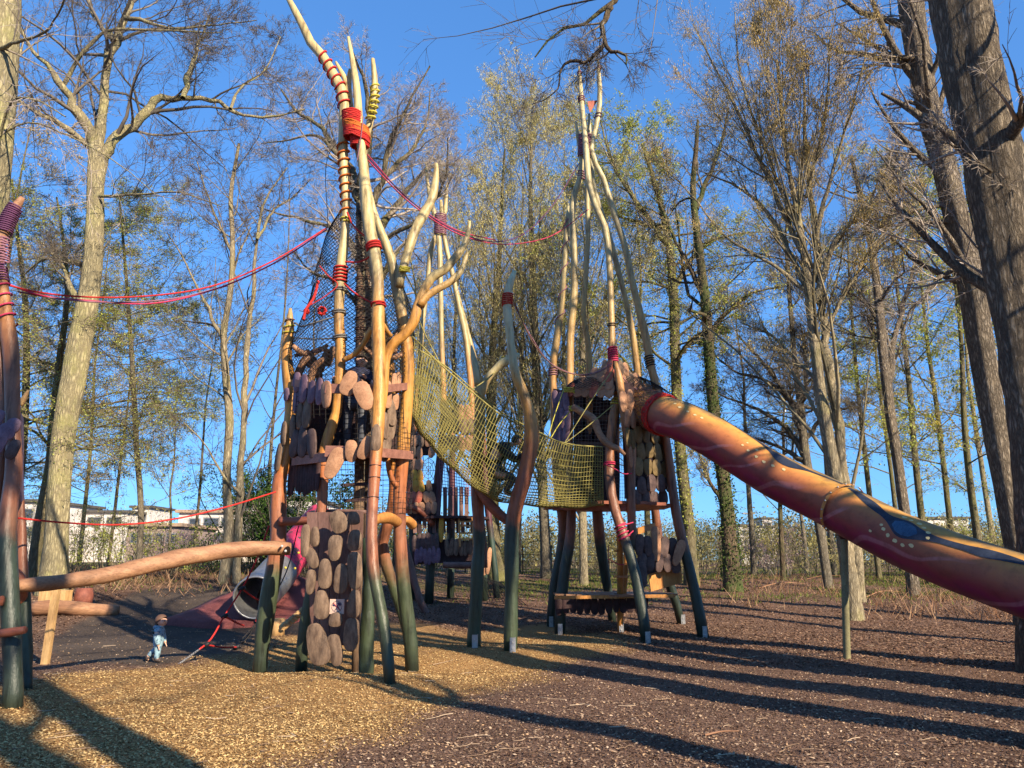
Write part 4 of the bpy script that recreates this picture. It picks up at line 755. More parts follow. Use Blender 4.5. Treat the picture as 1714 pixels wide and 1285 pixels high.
# cone-shaped and cylindrical netting of the tower
def tower_net(parent, rows, d, n, m, r, mat, diamond=True, ry=1.0, name='net'):
    rows = np.array(rows, float)            # v, u left, u right, (distance)
    Z_ = []; 
    for rw in rows:
        v, a, b_ = rw[:3]; c = P((a+b_)/2, v, d); Z_.append((c[0], d, c[2], (b_-a)/2*scl(v, d)))
    Z_ = resample(np.array(Z_), m+1); mb = MB(); k = np.arange(m+1)
    def F(a, kk):
        wv = 1+0.03*np.sin(a*5+kk*0.15)
        return np.column_stack([Z_[kk, 0]+np.cos(a)*Z_[kk, 3]*wv, Z_[kk, 1]+np.sin(a)*Z_[kk, 3]*ry*wv, Z_[kk, 2]])
    L = []
    if diamond:
        for i in range(n):
            for sg in (1, -1): L.append(F(2*PI*i/n+sg*k*2*PI/n*0.75, k))
        mb.tubes(np.array(L), np.full((len(L), m+1), r), 3)
    else:
        for i in range(n): L.append(F(np.full(m+1, 2*PI*i/n), k))
        mb.tubes(np.array(L), np.full((len(L), m+1), r), 3); a = np.linspace(0, 2*PI, 49)
        L = [F(a, np.full(49, kk)) for kk in range(m+1)]; mb.tubes(np.array(L), np.full((len(L), 49), r), 3)
    return mb.build(name, mat, parent)
tower_net(CT, [(352, 570, 606), (385, 550, 635), (440, 535, 660), (480, 523, 674)], 12.95, 40, 26, 0.0045, M['r_black'], ry=0.62, name='net_top')
tower_net(CT, [(480, 523, 674), (510, 515, 684), (545, 503, 690), (590, 490, 692), (640, 490, 690)], 12.95, 64, 32, 0.0045, M['r_black'], ry=0.62)
tower_net(CT, [(640, 490, 690), (700, 488, 690), (760, 490, 690)], 12.95, 60, 15, 0.005, M['r_black'], False, ry=0.62)
tower_net(CT, [(765, 530, 690), (860, 536, 686)], 13.0, 40, 11, 0.004, M['r_black'], False, ry=0.5)
lash(CT, 542, 12.0, 1, 1, 2, 0.1, 0.001, M['r_red']) if False else None
for k, (u, v, w_) in enumerate(((539, 520, 14), (513, 521, 8))):  # red rope rosettes in the net
    mb = MB(); c = P(u, v, 12.35)
    for j in range(7):
        a = np.linspace(0, 2*PI, 20); rr = 0.5*w_*scl(v, 12)*(0.6+0.4*j/6); mb.tubes(np.column_stack([c[0]+np.cos(a)*rr, c[1]+0.02*rng.normal(size=20), c[2]+np.sin(a)*rr*1.1]), np.full(20, 0.012), 5)
    mb.build('rope_rosette', M['r_red'], CT)
mb = MB()
for j in range(12):
    a = j*PI/6; c = P(539, 520, 12.35); e = P(539+38*math.cos(a), 520+34*math.sin(a), 12.4); sag_rope(c, e, 0.02, 0.006, 8, 4, mb)
mb.build('net_spokes', M['r_black'], CT)
rope_px(CT, 'tie_rope', [(533, 470), (524, 500), (512, 518), (508, 535)], 12.2, 12.0, 0.024, M['r_red']); rope_px(CT, 'tie_rope', [(535, 445), (550, 462), (565, 475), (545, 495), (520, 510)], 12.0, 12.0, 0.010, M['r_red'])
M['mast'] = mat_simple('brown_mast', (0.07, 0.045, 0.03), (0.20, 0.13, 0.08), 12, 0.8, 0.6, 0.015, (1, 1, 0.15))
M['bark_sl'] = mat_simple('rough_bark_slab', (0.10, 0.05, 0.03), (0.30, 0.17, 0.10), 14, 0.85, 0.9, 0.02)
# inner mast wrapped in rope, decks, rails
for u, ua, w_, d in ((602, 600, 16, 13.1), (617, 613, 12, 13.4)):
    o, q, r = pole(CT, 'inner_mast', [(ua, 340, w_*.5), (ua+2, 450, w_*.7), (u, 600, w_*.9), (u, 760, w_), (u-2, 860, w_), (u-2, 1010, w_*.9)], d, d, M['mast'], foot=True)
    for v in range(395, 640, 17): wrap(CT, q, r, v, v+7, 2, 0.011, M['r_brown'])
def deck(parent, u, v, d, rx, ry, th, mat, name='deck', n=20):
    c = P(u, v, d); mb = MB(); k = 12
    for i in range(k):
        x = c[0]-rx+(i+0.5)*2*rx/k; hh = ry*math.sqrt(max(0.05, 1-((x-c[0])/rx)**2)); mb.box((x, d, c[2]), (2*rx/k-0.012, 2*hh, th))
    return mb.build(name, mat, parent, False)
deck(CT, 590, 762, 12.95, 0.88, 0.62, 0.05, M['board_dark'])
M['rail'] = mat_simple('rust_pink_rail', (0.19, 0.085, 0.06), (0.30, 0.14, 0.10), 8, 0.6, 0.3, 0.006, (0.2, 1, 1))
def rail(parent, a, b_, ht, th, mat, name='rail_board'):
    mb = MB(); mb.beam(a, b_, th, ht); return mb.build(name, mat, parent, False)
for (u0, v0, d0, u1, v1, d1, hp) in ((545, 650, 11.75, 632, 652, 11.6, 0.15), (545, 755, 11.75, 632, 757, 11.6, 0.17), (490, 640, 12.7, 548, 650, 11.85, 0.12), (490, 772, 12.7, 548, 765, 11.85, 0.14), (632, 652, 11.7, 690, 645, 12.9, 0.12), (632, 757, 11.7, 690, 762, 12.9, 0.14), (494, 595, 12.8, 540, 585, 12.5, 0.05)):
    rail(CT, P(u0, v0, d0), P(u1, v1, d1), hp, 0.04, M['rail'] if hp > 0.1 else M['board_dark'])
for pts in ([(490, 578, 8), (505, 590, 9), (520, 592, 10), (538, 584, 8), (552, 588, 7)], [(545, 600, 9), (528, 612, 12), (520, 635, 13), (512, 665, 12)], [(500, 615, 8), (515, 600, 8), (548, 577, 6)], [(600, 575, 8), (620, 590, 8), (632, 610, 6)], [(655, 600, 8), (675, 592, 10), (690, 580, 8)], [(660, 590, 9), (664, 560, 9), (672, 540, 6)]):
    pole(CT, 'crooked_branch', pts, 12.6, 12.8, M['log'], foot=False, n=14, S=9)
for k, (u, v, w_, h_) in enumerate(((505, 612, 13, 36), (517, 600, 12, 34), (529, 615, 14, 44), (541, 605, 12, 40), (553, 596, 12, 36), (567, 588, 12, 26), (520, 634, 13, 30), (500, 634, 12, 24), (536, 640, 12, 22))):
    plate_px(CT, u, v, w_, h_, 13.0+0.02*k, M['bark_sl'], rng.uniform(-0.4, 0.4), (-0.3, -1, 0), 'bark_slab', 0.05)
# back cladding, coloured dark to stand in for the shade inside the cabin
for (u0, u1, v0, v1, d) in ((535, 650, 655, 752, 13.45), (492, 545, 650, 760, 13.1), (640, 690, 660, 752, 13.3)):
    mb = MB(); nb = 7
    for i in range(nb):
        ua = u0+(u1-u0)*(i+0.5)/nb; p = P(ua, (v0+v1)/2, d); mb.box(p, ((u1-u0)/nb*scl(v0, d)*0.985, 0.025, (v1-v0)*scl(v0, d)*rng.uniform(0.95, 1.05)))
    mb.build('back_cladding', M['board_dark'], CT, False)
mb = MB()
for i in range(12):
    u = 486+i*4.2; p = P(u, 792+rng.uniform(-8, 8), 12.9-i*0.06); plate_mesh(mb, p, (-0.4, -1, 0), 0.09, 0.62, 0.025)
mb.build('hanging_skirt', M['board_dark'], CT)
# scales round the cabin
def S_(u, v, w_, h_, d, m, rot=0, n=(0, -1, 0)): plate_px(CT, u, v, w_*1.12, h_*1.06, d, M[m], rot, n)
nl = (-0.75, -1, 0)
for a in ((497, 640, 12, 34, 12.6, 'plate_purple', 0, nl), (508, 650, 14, 48, 12.35, 'plate_purple', 0, nl), (522, 656, 13, 38, 12.15, 'plate_purple', 0, nl), (535, 655, 12, 44, 11.95, 'plate_purple', 0, nl), (546, 660, 16, 46, 11.75, 'plate_tan', 0.15, nl),
          (480, 660, 9, 22, 12.75, 'plate_purple', 0, nl), (496, 674, 11, 36, 12.6, 'plate_purple', 0, nl), (502, 696, 11, 40, 12.5, 'plate_brown', 0, nl), (514, 690, 15, 50, 12.3, 'plate_brown', -0.1, nl), (490, 714, 10, 40, 12.65, 'plate_brown', 0, nl), (493, 742, 15, 44, 12.6, 'plate_dark', -0.2, nl), (507, 738, 16, 54, 12.4, 'plate_dark', 0, nl), (522, 742, 16, 48, 12.2, 'plate_dark', 0.1, nl),
          (475, 725, 10, 38, 12.7, 'plate_brown', 0, nl), (466, 765, 10, 44, 12.75, 'plate_brown', -0.15, nl)): S_(*a)
for a in ((584, 641, 24, 40, 11.6, 'plate_tan', -0.3), (609, 662, 25, 50, 11.5, 'plate_tan', 0.42), (560, 775, 24, 52, 11.65, 'plate_tan', -0.35), (588, 755, 18, 36, 11.6, 'plate_tan', 0), (611, 749, 18, 38, 11.5, 'plate_tan', -0.3)): S_(*a)
nr = (0.8, -1, 0)
for a in ((649, 660, 11, 44, 12.2, 'plate_tan', 0, nr), (655, 690, 11, 44, 12.3, 'plate_brown', 0.1, nr), (662, 672, 9, 26, 12.45, 'plate_tan', 0, nr), (644, 712, 11, 42, 12.1, 'plate_brown', 0.1, nr), (655, 715, 12, 40, 12.35, 'plate_brown', -0.2, nr), (646, 752, 12, 40, 12.15, 'plate_brown', -0.2, nr), (666, 640, 8, 34, 12.6, 'plate_tan', 0, nr), (660, 640, 8, 30, 12.5, 'plate_tan', 0, nr)): S_(*a)
S_(630, 732, 14, 42, 11.35, 'plate_brown')
# horizontal beams below
for pts, d0, d1, m in (([(470, 872, 15), (500, 872, 15), (530, 871, 15)], 12.75, 12.45, 'beam_rust'), ([(624, 872, 14), (637, 867, 17), (652, 867, 17), (667, 874, 15)], 11.9, 12.9, 'wood_orange'), ([(676, 868, 14), (684, 872, 15), (692, 880, 14)], 13.0, 13.4, 'wood_orange'), ([(530, 857, 7), (570, 855, 7), (612, 857, 7)], 12.6, 12.3, 'board_mauve')):
    pole(CT, 'cross_beam', pts, d0, d1, M[m], foot=False, n=10, tip=1)
# climbing wall of oval scales
A, B, C, D = P(513, 857, 12.15), P(608, 857, 11.95), P(600, 1080, 11.9), P(520, 1080, 12.15)
mb = MB()
for i in range(5):
    s0, s1 = i/5+0.004, (i+1)/5-0.004; b0 = 0.0 if i in (1, 3) else 0.07; lo = 1-b0
    a_, b_ = A+(B-A)*s0, A+(B-A)*s1; d_, c_ = D+(C-D)*s0, D+(C-D)*s1; c_ = b_+(c_-b_)*lo; d_ = a_+(d_-a_)*lo; off = np.array([0, 0.05, 0])
    mb.add([a_, b_, c_, d_, a_+off, b_+off, c_+off, d_+off], [(0, 3, 2, 1), (4, 5, 6, 7), (0, 1, 5, 4), (1, 2, 6, 5), (2, 3, 7, 6), (3, 0, 4, 7)])
mb.build('backing_board', M['board_mauve'], CT, False)
nf = (-0.1, -1, 0)
for (u, v, w_, h_, rot) in ((567, 873, 28, 40, 0.45), (591, 867, 22, 22, 0), (561, 917, 24, 42, 0), (594, 904, 23, 36, 0), (544, 960, 22, 50, 0), (571, 968, 23, 50, 0), (594, 955, 25, 62, 0.05), (538, 1012, 25, 48, 0.05), (562, 1037, 22, 24, 0), (593, 1010, 22, 46, -0.1), (532, 1078, 36, 70, 0.25), (561, 1088, 24, 52, 0.2), (588, 1062, 26, 54, -0.08),
                        (511, 905, 15, 56, 0), (527, 898, 14, 34, 0), (522, 934, 18, 38, 0.5), (520, 974, 15, 42, 0)):
    plate_px(CT, u, v, w_, h_, 11.9-0.0003*u, M['plate_brown'], rot, nf, th=0.05)
sg = P(564, 1015, 11.78); s_ = scl(1015, 11.78)
sign = MB().box(sg, (24*s_, 0.02, 24*s_)).build('warning_sign', mcol('sign_board', (0.55, 0.38, 0.30)), CT, False)
a = np.linspace(0, 2*PI, 33); y0 = sg[1]-0.012
MB().tubes(np.column_stack([sg[0]+np.cos(a)*8.6*s_, np.full(33, y0), sg[2]+np.sin(a)*8.6*s_]), np.full(33, 0.0035), 5).build('sign_ring', mcol('sign_ink', (0.03, 0.02, 0.06)), sign)
mb = MB(); mb.tubes(np.array([[sg[0]-6*s_, y0-0.002, sg[2]+6*s_], [sg[0]+6*s_, y0-0.002, sg[2]-6*s_]]), np.array([0.006, 0.006]), 5, True); mb.build('sign_slash', mcol('sign_red', (0.5, 0.05, 0.04)), sign)
mb = MB()                                  # small figure with a cord, under the slash
for pl in ([(-4, 2), (-2, 1), (0, 0), (-1, -4), (-3, -6)], [(0, 0), (2, -1), (4, -3)], [(0, 0), (2, 2), (4, 4)], [(3, 6), (5, 5), (6, 3), (5, 1)]):
    q = np.array([[sg[0]+x*s_, y0, sg[2]+z*s_] for x, z in pl]); mb.tubes(q, np.full(len(q), 0.0075), 5, True)
for x, z in ((2.5, 5), (5, 3.5), (-5, 2.5)):
    q = np.array([[sg[0]+x*s_, y0+0.002, sg[2]+z*s_], [sg[0]+x*s_, y0-0.004, sg[2]+z*s_]]); mb.tubes(q, np.full(2, 0.016), 10, True)
mb.build('sign_figure', mcol('sign_ink_blue', (0.04, 0.04, 0.10)), sign)
# ladders / rungs and hanging things inside lower part
for v in (812, 838): rail(CT, P(575, v, 12.7), P(620, v-3, 12.7), 0.05, 0.05, M['board_dark'])
# twisted support log and stump behind the left leg
mb = MB(); q = resample(np.array([P(470, 1052, 14.5), P(495, 1032, 15), P(520, 1010, 15.5)]), 14)
for k in range(3):
    t = np.linspace(0, 1, 60); i = t*13; kk = np.minimum(i.astype(int), 12); w_ = (i-kk)[:, None]; c = q[kk]*(1-w_)+q[kk+1]*w_; a = t*18+k*2*PI/3
    mb.tubes(c+0.035*np.column_stack([0*a, np.cos(a), np.sin(a)]), np.full(60, 0.045), 7, True)
tr_ = tag(mb.build('twisted_rope', M['wood_pale']), 'thick pale twisted rope rising from a short stump behind the climbing wall', 'rope')
stp = G(464, 1064); sm = MB(); sm.tubes(np.array([[stp[0], stp[1], stp[2]-.05], [stp[0], stp[1], stp[2]+0.2], [stp[0], stp[1], stp[2]+0.37]]), np.array([0.16, 0.155, 0.15]), 14, True)
tag(sm.build('tree_stump', M['wood_pale'], None), 'short pale round wooden stump behind the left green leg of the central tower', 'stump')

# ================================================================== solo posts
S1 = thing('bent_post', 'dark green solo post with a horn-shaped grey fork on top, left of the red-banded one', 'post', G(793, 1082))
d1 = G(793, 1082)[1]
pole(S1, 'pole', [(801, 640, 14), (803, 665, 18), (802, 720, 18), (797, 790, 20), (800, 850, 21), (802, 900, 22), (799, 960, 22), (796, 1020, 22), (793, 1083, 21)], d1, d1, M['pole_solo'])
pole(S1, 'horn', [(789, 578, 3), (792, 595, 9), (797, 618, 13), (801, 645, 14)], d1, d1, M['pole_solo'], foot=False, n=12)
pole(S1, 'horn', [(869, 592, 5), (860, 599, 13), (845, 605, 15), (828, 620, 14), (812, 640, 15), (803, 668, 15)], d1, d1, M['pole_solo'], foot=False, n=16)
pole(S1, 'brace_log', [(796, 806, 14), (815, 838, 17), (838, 862, 17), (855, 876, 13), (865, 882, 4)], d1-0.1, 15.1, M['beam_rust'], foot=False, n=16)
pole(S1, 'brace_log', [(801, 850, 8), (810, 900, 9), (812, 950, 8)], d1+0.2, d1+0.3, M['board_mauve'], foot=False, n=8)
shoe(S1, G(795, 1084)); q = pole_path([(869, 592, 5), (860, 599, 13), (845, 605, 15), (828, 620, 14)], d1, d1, 12)
lash(S1, 848, d1, 17, 596, 608, 4, 0.012, M['r_yellow'], u1=842)
S2 = thing('bent_post', 'tall S-curved solo post with red rope band near its pale tip and green foot', 'post', G(854, 1089)); d2 = G(854, 1089)[1]
s2 = pole(S2, 'pole', [(862, 453, 7), (855, 470, 13), (850, 490, 14), (849, 513, 14), (852, 545, 14), (857, 590, 15), (863, 625, 17), (877, 660, 19), (887, 698, 22), (890, 735, 24), (885, 765, 24), (875, 805, 24), (862, 850, 24), (857, 885, 23), (856, 950, 23), (856, 1010, 23), (854, 1089, 22)], d2, d2, M['pole_solo'])
wrap(S2, *s2[1:], 492, 512, 6, 0.014, M['r_red']); shoe(S2, G(858, 1090))

# ================================================================== slide tower (right)
RT = thing('climbing_tower', 'tall teepee-like tower of long poles with dark scale walls, where the tube slide starts', 'play tower', (*P(1035, 1050, 18)[:2], 0))
DT = 18.6
def ft(u, v): return G(u, v)[1]
rp = {}
rp[1] = pole(RT, 'pole', [(952, 345, 8), (948, 391, 8), (944, 450, 10), (940, 510, 11), (932, 566, 13), (926, 610, 13), (927, 680, 13), (930, 760, 14), (938, 840, 17), (943, 870, 18), (939, 930, 19), (928, 984, 19), (922, 1048, 17)], 19.5, ft(922, 1048), M['pole_dark'])
rp[2] = pole(RT, 'pole', [(969, 111, 2), (970, 125, 7), (972, 148, 8), (975, 189, 9), (979, 226, 10), (982, 267, 11), (985, 304, 11), (997, 345, 12), (1013, 382, 12), (1019, 430, 11), (1022, 496, 11), (1024, 552, 11), (1026, 600, 12), (1035, 640, 13), (1034, 665, 13), (1027, 692, 14), (1022, 742, 13), (1020, 790, 15), (1027, 845, 16), (1040, 885, 16), (1052, 920, 17), (1063, 956, 18), (1071, 998, 18), (1077, 1030, 18), (1083, 1075, 18)], DT, ft(1083, 1075), M['pole_dark'])
rp[3] = pole(RT, 'pole', [(964, 205, 6), (968, 235, 7), (973, 264, 8), (972, 295, 9), (962, 323, 10), (957, 360, 10), (960, 407, 11), (961, 450, 11), (961, 496, 11), (955, 558, 12), (954, 636, 13), (954, 692, 13), (953, 760, 13), (957, 850, 16), (955, 900, 19), (946, 950, 20), (940, 998, 20), (937, 1061, 19)], DT, ft(937, 1061), M['pole_dark'])
rp[4] = pole(RT, 'pole', [(1001, 99, 2), (1002, 115, 7), (1004, 142, 8), (1001, 195, 9), (994, 226, 9), (989, 250, 9), (996, 272, 9), (1007, 292, 9), (1019, 329, 10), (1032, 369, 10), (1047, 416, 10), (1058, 470, 11), (1070, 520, 12), (1081, 566, 13), (1088, 608, 14), (1099, 650, 14), (1112, 720, 15), (1122, 790, 16), (1130, 850, 17), (1142, 905, 18), (1155, 956, 19), (1167, 1012, 20), (1178, 1066, 20)], DT, ft(1178, 1066), M['pole_dark'])
pole(RT, 'pole', [(986, 190, 4), (988, 240, 8), (992, 300, 8), (1006, 354, 9), (1020, 397, 9), (1034, 450, 9), (1049, 510, 10), (1060, 566, 11), (1068, 640, 11), (1078, 740, 12), (1088, 820, 14), (1096, 850, 16), (1102, 900, 16), (1118, 970, 16), (1130, 1005, 15), (1142, 1045, 14)], DT+0.3, ft(1142, 1045), M['pole_dark'])
pole(RT, 'pole', [(980, 200, 4), (984, 260, 8), (983, 320, 8), (984, 400, 9), (979, 480, 9), (977, 530, 9), (985, 580, 10), (986, 640, 10), (988, 740, 12), (998, 840, 16), (1004, 900, 17), (1010, 942, 17), (1018, 990, 16), (1026, 1040, 14)], DT+0.3, 20.6, M['pole_dark'])
pole(RT, 'pole', [(1030, 606, 7), (1036, 630, 12), (1041, 670, 13), (1048, 720, 14), (1055, 770, 15), (1056, 840, 15), (1057, 880, 15), (1058, 920, 13)], 17.2, 17.3, M['pole_dark'], foot=False)
pole(RT, 'pole', [(1037, 890, 11), (1038, 950, 11), (1038, 1010, 11), (1039, 1058, 11)], 17.8, ft(1039, 1058), M['wood_orange'])
pole(RT, 'pole', [(1048, 895, 7), (1047, 960, 7), (1044, 1010, 7)], 18.6, 18.6, M['wood_orange'], foot=False, n=8)
for v in (922, 965, 1000): rail(RT, P(1030, v, 17.85), P(1050, v, 18.5), 0.05, 0.06, M['wood_orange'], 'ladder_rung')
for u, v in ((922, 1048), (937, 1062), (1083, 1077), (1178, 1066), (1142, 1045), (1039, 1058)): shoe(RT, G(u, v))
lash(RT, 980, DT, 24, 226, 262, 13, 0.022, M['r_mauve'], ry=0.8); lash(RT, 974, DT, 12, 284, 300, 4, 0.02, M['r_mauve'])
wrap(RT, *rp[2][1:], 120, 126, 2, 0.014, M['r_mauve']); wrap(RT, *rp[2][1:], 162, 172, 3, 0.014, M['r_mauve']); wrap(RT, *rp[4][1:], 112, 116, 2, 0.014, M['r_mauve']); wrap(RT, *rp[4][1:], 190, 200, 2, 0.014, M['r_purple'])
wrap(RT, *rp[2][1:], 582, 608, 7, 0.02, M['r_pink']); wrap(RT, *rp[2][1:], 542, 547, 1.5, 0.012, M['r_black']); wrap(RT, *rp[4][1:], 596, 615, 5, 0.015, M['r_black']); wrap(RT, *rp[1][1:], 360, 560, 5, 0.014, M['r_mauve']); wrap(RT, *rp[1][1:], 615, 630, 4, 0.015, M['r_mauve'])
wrap(RT, *rp[2][1:], 668, 680, 3, 0.016, M['r_yellow']); wrap(RT, *rp[2][1:], 774, 780, 2, 0.016, M['r_pink']); wrap(RT, *rp[2][1:], 878, 905, 4, 0.016, M['r_pink']); wrap(RT, *rp[3][1:], 648, 656, 3, 0.016, M['r_yellow'])
pn = MB(); c = P(982, 172, DT); pn.add([c+[0.02, 0, 0.05], c+[0.30, 0.03, 0.10], c+[0.08, 0.02, -0.28], c+[0.02, 0.02, 0.05], c+[0.30, 0.05, 0.10], c+[0.08, 0.04, -0.28]], None, [(0, 1, 2), (3, 5, 4)]); pn.build('pennant', M['plate_red'], RT, False)
rail(RT, P(1036, 899, 17.2), P(1095, 880, 18.9), 0.14, 0.05, M['wood_orange']); rope_px(RT, 'tie_rope', [(1012, 776), (1030, 785), (1045, 793), (1058, 792)], 17.1, 17.0, 0.014, M['r_pink']); rope_px(RT, 'tie_rope', [(1034, 880), (1046, 878), (1060, 874)], 16.9, 17.0, 0.014, M['r_pink']); rope_px(RT, 'tie_rope', [(1040, 903), (1050, 897), (1060, 888)], 16.9, 17.0, 0.014, M['r_pink']); rope_px(RT, 'tie_rope', [(1018, 935), (1040, 945), (1058, 938)], 17.6, 17.4, 0.01, M['r_pink'])
deck(RT, 1015, 848, 18.7, 1.5, 1.5, 0.07, M['beam_rust']); deck(RT, 1028, 994, 18.8, 1.42, 0.95, 0.04, M['log'], 'bench_platform')
rail(RT, P(918, 848, 17.8), P(1060, 850, 17.3), 0.12, 0.06, M['beam_rust']); rail(RT, P(928, 1000, 17.8), P(1130, 997, 18.0), 0.07, 0.05, M['wood_orange'])
mb = MB()
for i in range(13):
    p = P(935+i*12, 1012+rng.uniform(-3, 3), 18.3); plate_mesh(mb, p, (0, -1, 0), 0.17, 0.42, 0.025)
mb.build('hanging_skirt', M['board_dark'], RT)
# scale walls of the slide tower
def wall_scales(parent, rows, ncol, dfn, nrm, hfac=1.08, jit=0.08, name='wooden_scale', one=None):
    """rows: (v centre, u left, u right, height px, material)"""
    for k, (v, a_, b_, hp, mt) in enumerate(rows):
        n = ncol; wp = (b_-a_)/n
        for i in range(n):
            u = a_+(i+0.5+(0.25 if k % 2 else -0.05))*wp; d = dfn((u-a_)/(b_-a_+1e-9), v)
            plate_px(parent, u, v+rng.uniform(-jit, jit)*hp, wp*1.12, hp*hfac*rng.uniform(0.92, 1.08), d-0.02*(k % 2)-0.006*i, M[mt], rng.uniform(-0.12, 0.12), nrm, name)
mb = MB(); F = quad_F(P(1040, 640, 17.05), P(1108, 700, 18.6), P(1122, 815, 18.6), P(1052, 830, 17.1)); 
def panel(parent, A_, B_, C_, D_, mat, th=0.03, name='wall_panel', off=(0, 0.06, 0)):
    A_, B_, C_, D_ = map(Zt, (A_, B_, C_, D_)); o = np.array(off)*(th/0.06)
    return MB().add([A_, B_, C_, D_, A_+o, B_+o, C_+o, D_+o], [(0, 3, 2, 1), (4, 5, 6, 7), (0, 1, 5, 4), (1, 2, 6, 5), (2, 3, 7, 6), (3, 0, 4, 7)]).build(name, mat, parent, False)
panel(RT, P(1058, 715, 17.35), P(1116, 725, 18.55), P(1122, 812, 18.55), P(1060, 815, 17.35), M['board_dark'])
nrr = (0.75, -1, 0)
dR = lambda f, v: 17.15+1.35*f
wall_scales(RT, [(728, 1062, 1116, 30, 'plate_olive'), (755, 1062, 1118, 29, 'plate_olive'), (783, 1062, 1122, 29, 'plate_olive'), (810, 1062, 1126, 28, 'plate_dark'), (833, 1060, 1118, 24, 'plate_dark')], 4, dR, nrr, 1.02)
panel(RT, P(1040, 640, 17.25), P(1062, 640, 17.5), P(1062, 830, 17.4), P(1046, 835, 17.15), M['board_dark'])
wall_scales(RT, [(672, 1038, 1062, 32, 'plate_tan'), (700, 1043, 1062, 30, 'plate_tan'), (733, 1048, 1063, 32, 'plate_olive'), (765, 1052, 1063, 34, 'plate_tan')], 2, lambda f, v: 17.05+0.2*f, (0.4, -1, 0))
wall_scales(RT, [(914, 1064, 1134, 32, 'plate_dark'), (942, 1064, 1134, 30, 'plate_dark')], 5, lambda f, v: 17.2+0.9*f, (0.4, -1, 0)); plate_px(RT, 1074, 962, 20, 42, 17.2, M['plate_dark'], 0, (0.4, -1, 0)); plate_px(RT, 1098, 890+20, 16, 60, 17.6, M['plate_tan'], 0, (0.4, -1, 0)); plate_px(RT, 1136, 925, 16, 46, 17.9, M['plate_tan'], -0.4, (0.4, -1, 0))
panel(RT, P(1066, 905, 17.4), P(1132, 905, 18.2), P(1126, 950, 18.2), P(1070, 965, 17.4), M['board_dark'])
panel(RT, P(1085, 955, 17.9), P(1140, 945, 18.3), P(1142, 975, 18.3), P(1090, 990, 17.9), M['wood_orange'])
wall_scales(RT, [(672, 926, 952, 34, 'plate_purple'), (702, 926, 952, 34, 'plate_purple'), (730, 926, 952, 34, 'plate_purple'), (756, 928, 952, 34, 'plate_dark')], 3, lambda f, v: 18.9-0.7*f, (-0.6, -1, 0)); panel(RT, P(926, 650, 19.0), P(953, 655, 18.3), P(953, 770, 18.3), P(928, 770, 19.0), M['board_dark'])
# hood over the opening
def tri_panel(A_, B_, C_, mat, name='roof_board'):
    A_, B_, C_ = map(Zt, (A_, B_, C_)); n_ = nz(np.cross(B_-A_, C_-A_))*0.03
    MB().add([A_, B_, C_, A_+n_, B_+n_, C_+n_], [(0, 1, 4, 3), (1, 2, 5, 4), (2, 0, 3, 5)], [(0, 2, 1), (3, 4, 5)]).build(name, mat, RT, False)
AP = P(1029, 606, 17.5)
tri_panel(AP, P(946, 652, 18.6), P(1030, 655, 17.35), M['board_dark']); tri_panel(AP, P(1030, 655, 17.35), P(1112, 672, 18.6), M['board_dark']); tri_panel(AP, P(1112, 672, 18.6), P(1040, 645, 20.2), M['board_dark']); tri_panel(AP, P(1040, 645, 20.2), P(946, 652, 18.6), M['board_dark'])
def roof_scales(A_, B_, C_, rows, mats):
    A_, B_, C_ = map(Zt, (A_, B_, C_)); nn = nz(np.cross(B_-A_, C_-A_)); nn = nn*np.sign(-nn[1]); k = 0
    for i in range(rows):
        f = (i+0.8)/rows; n_ = max(1, int(round(1+5.5*f))); e0, e1 = A_+(B_-A_)*f, A_+(C_-A_)*f; wd = np.linalg.norm(e1-e0)/n_
        for j in range(n_):
            c_ = e0+(e1-e0)*((j+0.5)/n_)+nn*(0.05+0.012*(rows-i)); k += 1
            plate_mesh(MB(), c_, nn, wd*1.08, 0.36, 0.03, rng.uniform(-0.1, 0.1)) if False else plate_mesh_tilt(c_, nn, wd*1.1, 0.36, M[mats[k % len(mats)]])
def plate_mesh_tilt(c_, nn, wd, hg, mat):
    q_ = MB(); plate_mesh(q_, c_, nn, wd, hg, 0.03, rng.uniform(-0.1, 0.1)); q_.build('wooden_scale', mat, RT)
roof_scales(AP, P(948, 656, 18.5), P(1030, 658, 17.35), 4, ('plate_tan', 'plate_tan', 'plate_red')); roof_scales(AP, P(1032, 660, 17.35), P(1112, 678, 18.5), 4, ('plate_tan', 'plate_brown', 'plate_tan'))
tower_net(RT, [(612, 1024, 1036), (628, 985, 1060), (645, 950, 1095), (662, 940, 1118)], 18.6, 60, 16, 0.007, M['r_black'], ry=0.9)
mbn = MB(); net_grid(mbn, quad_F(P(958, 665, 18.3), P(1030, 660, 17.4), P(1022, 760, 17.4), P(958, 760, 18.3)), 12, 16, 0.004); mbn.build('net', M['r_grey'], RT)
mbn = MB(); net_grid(mbn, quad_F(P(1022, 700, 17.6), P(1048, 700, 17.5), P(1052, 850, 17.5), P(1026, 850, 17.6)), 8, 26, 0.004); mbn.build('net', M['r_grey'], RT)
for (u0, v0, u1, v1) in ((965, 700, 1018, 698), (965, 742, 1018, 745)): rail(RT, P(u0, v0, 19.2), P(u1, v1, 19.0), 0.12, 0.05, M['board_mauve'])
for u in (970, 985, 1000): rail(RT, P(u, 662, 19.9), P(u, 845, 19.9), 0.30, 0.04, M['board_dark'], 'back_cladding')
for u in (935, 950, 1015, 1030): rail(RT, P(u, 670, 19.9), P(u, 845, 19.9), 0.22, 0.04, M['beam_rust'] if u < 960 else M['board_dark'], 'back_cladding')
pole(RT, 'crooked_branch', [(958, 680, 10), (975, 690, 12), (992, 700, 13), (1003, 725, 12), (1020, 745, 11), (1036, 752, 9), (1046, 761, 5)], 17.2, 16.8, M['log'], foot=False, n=18, S=10)
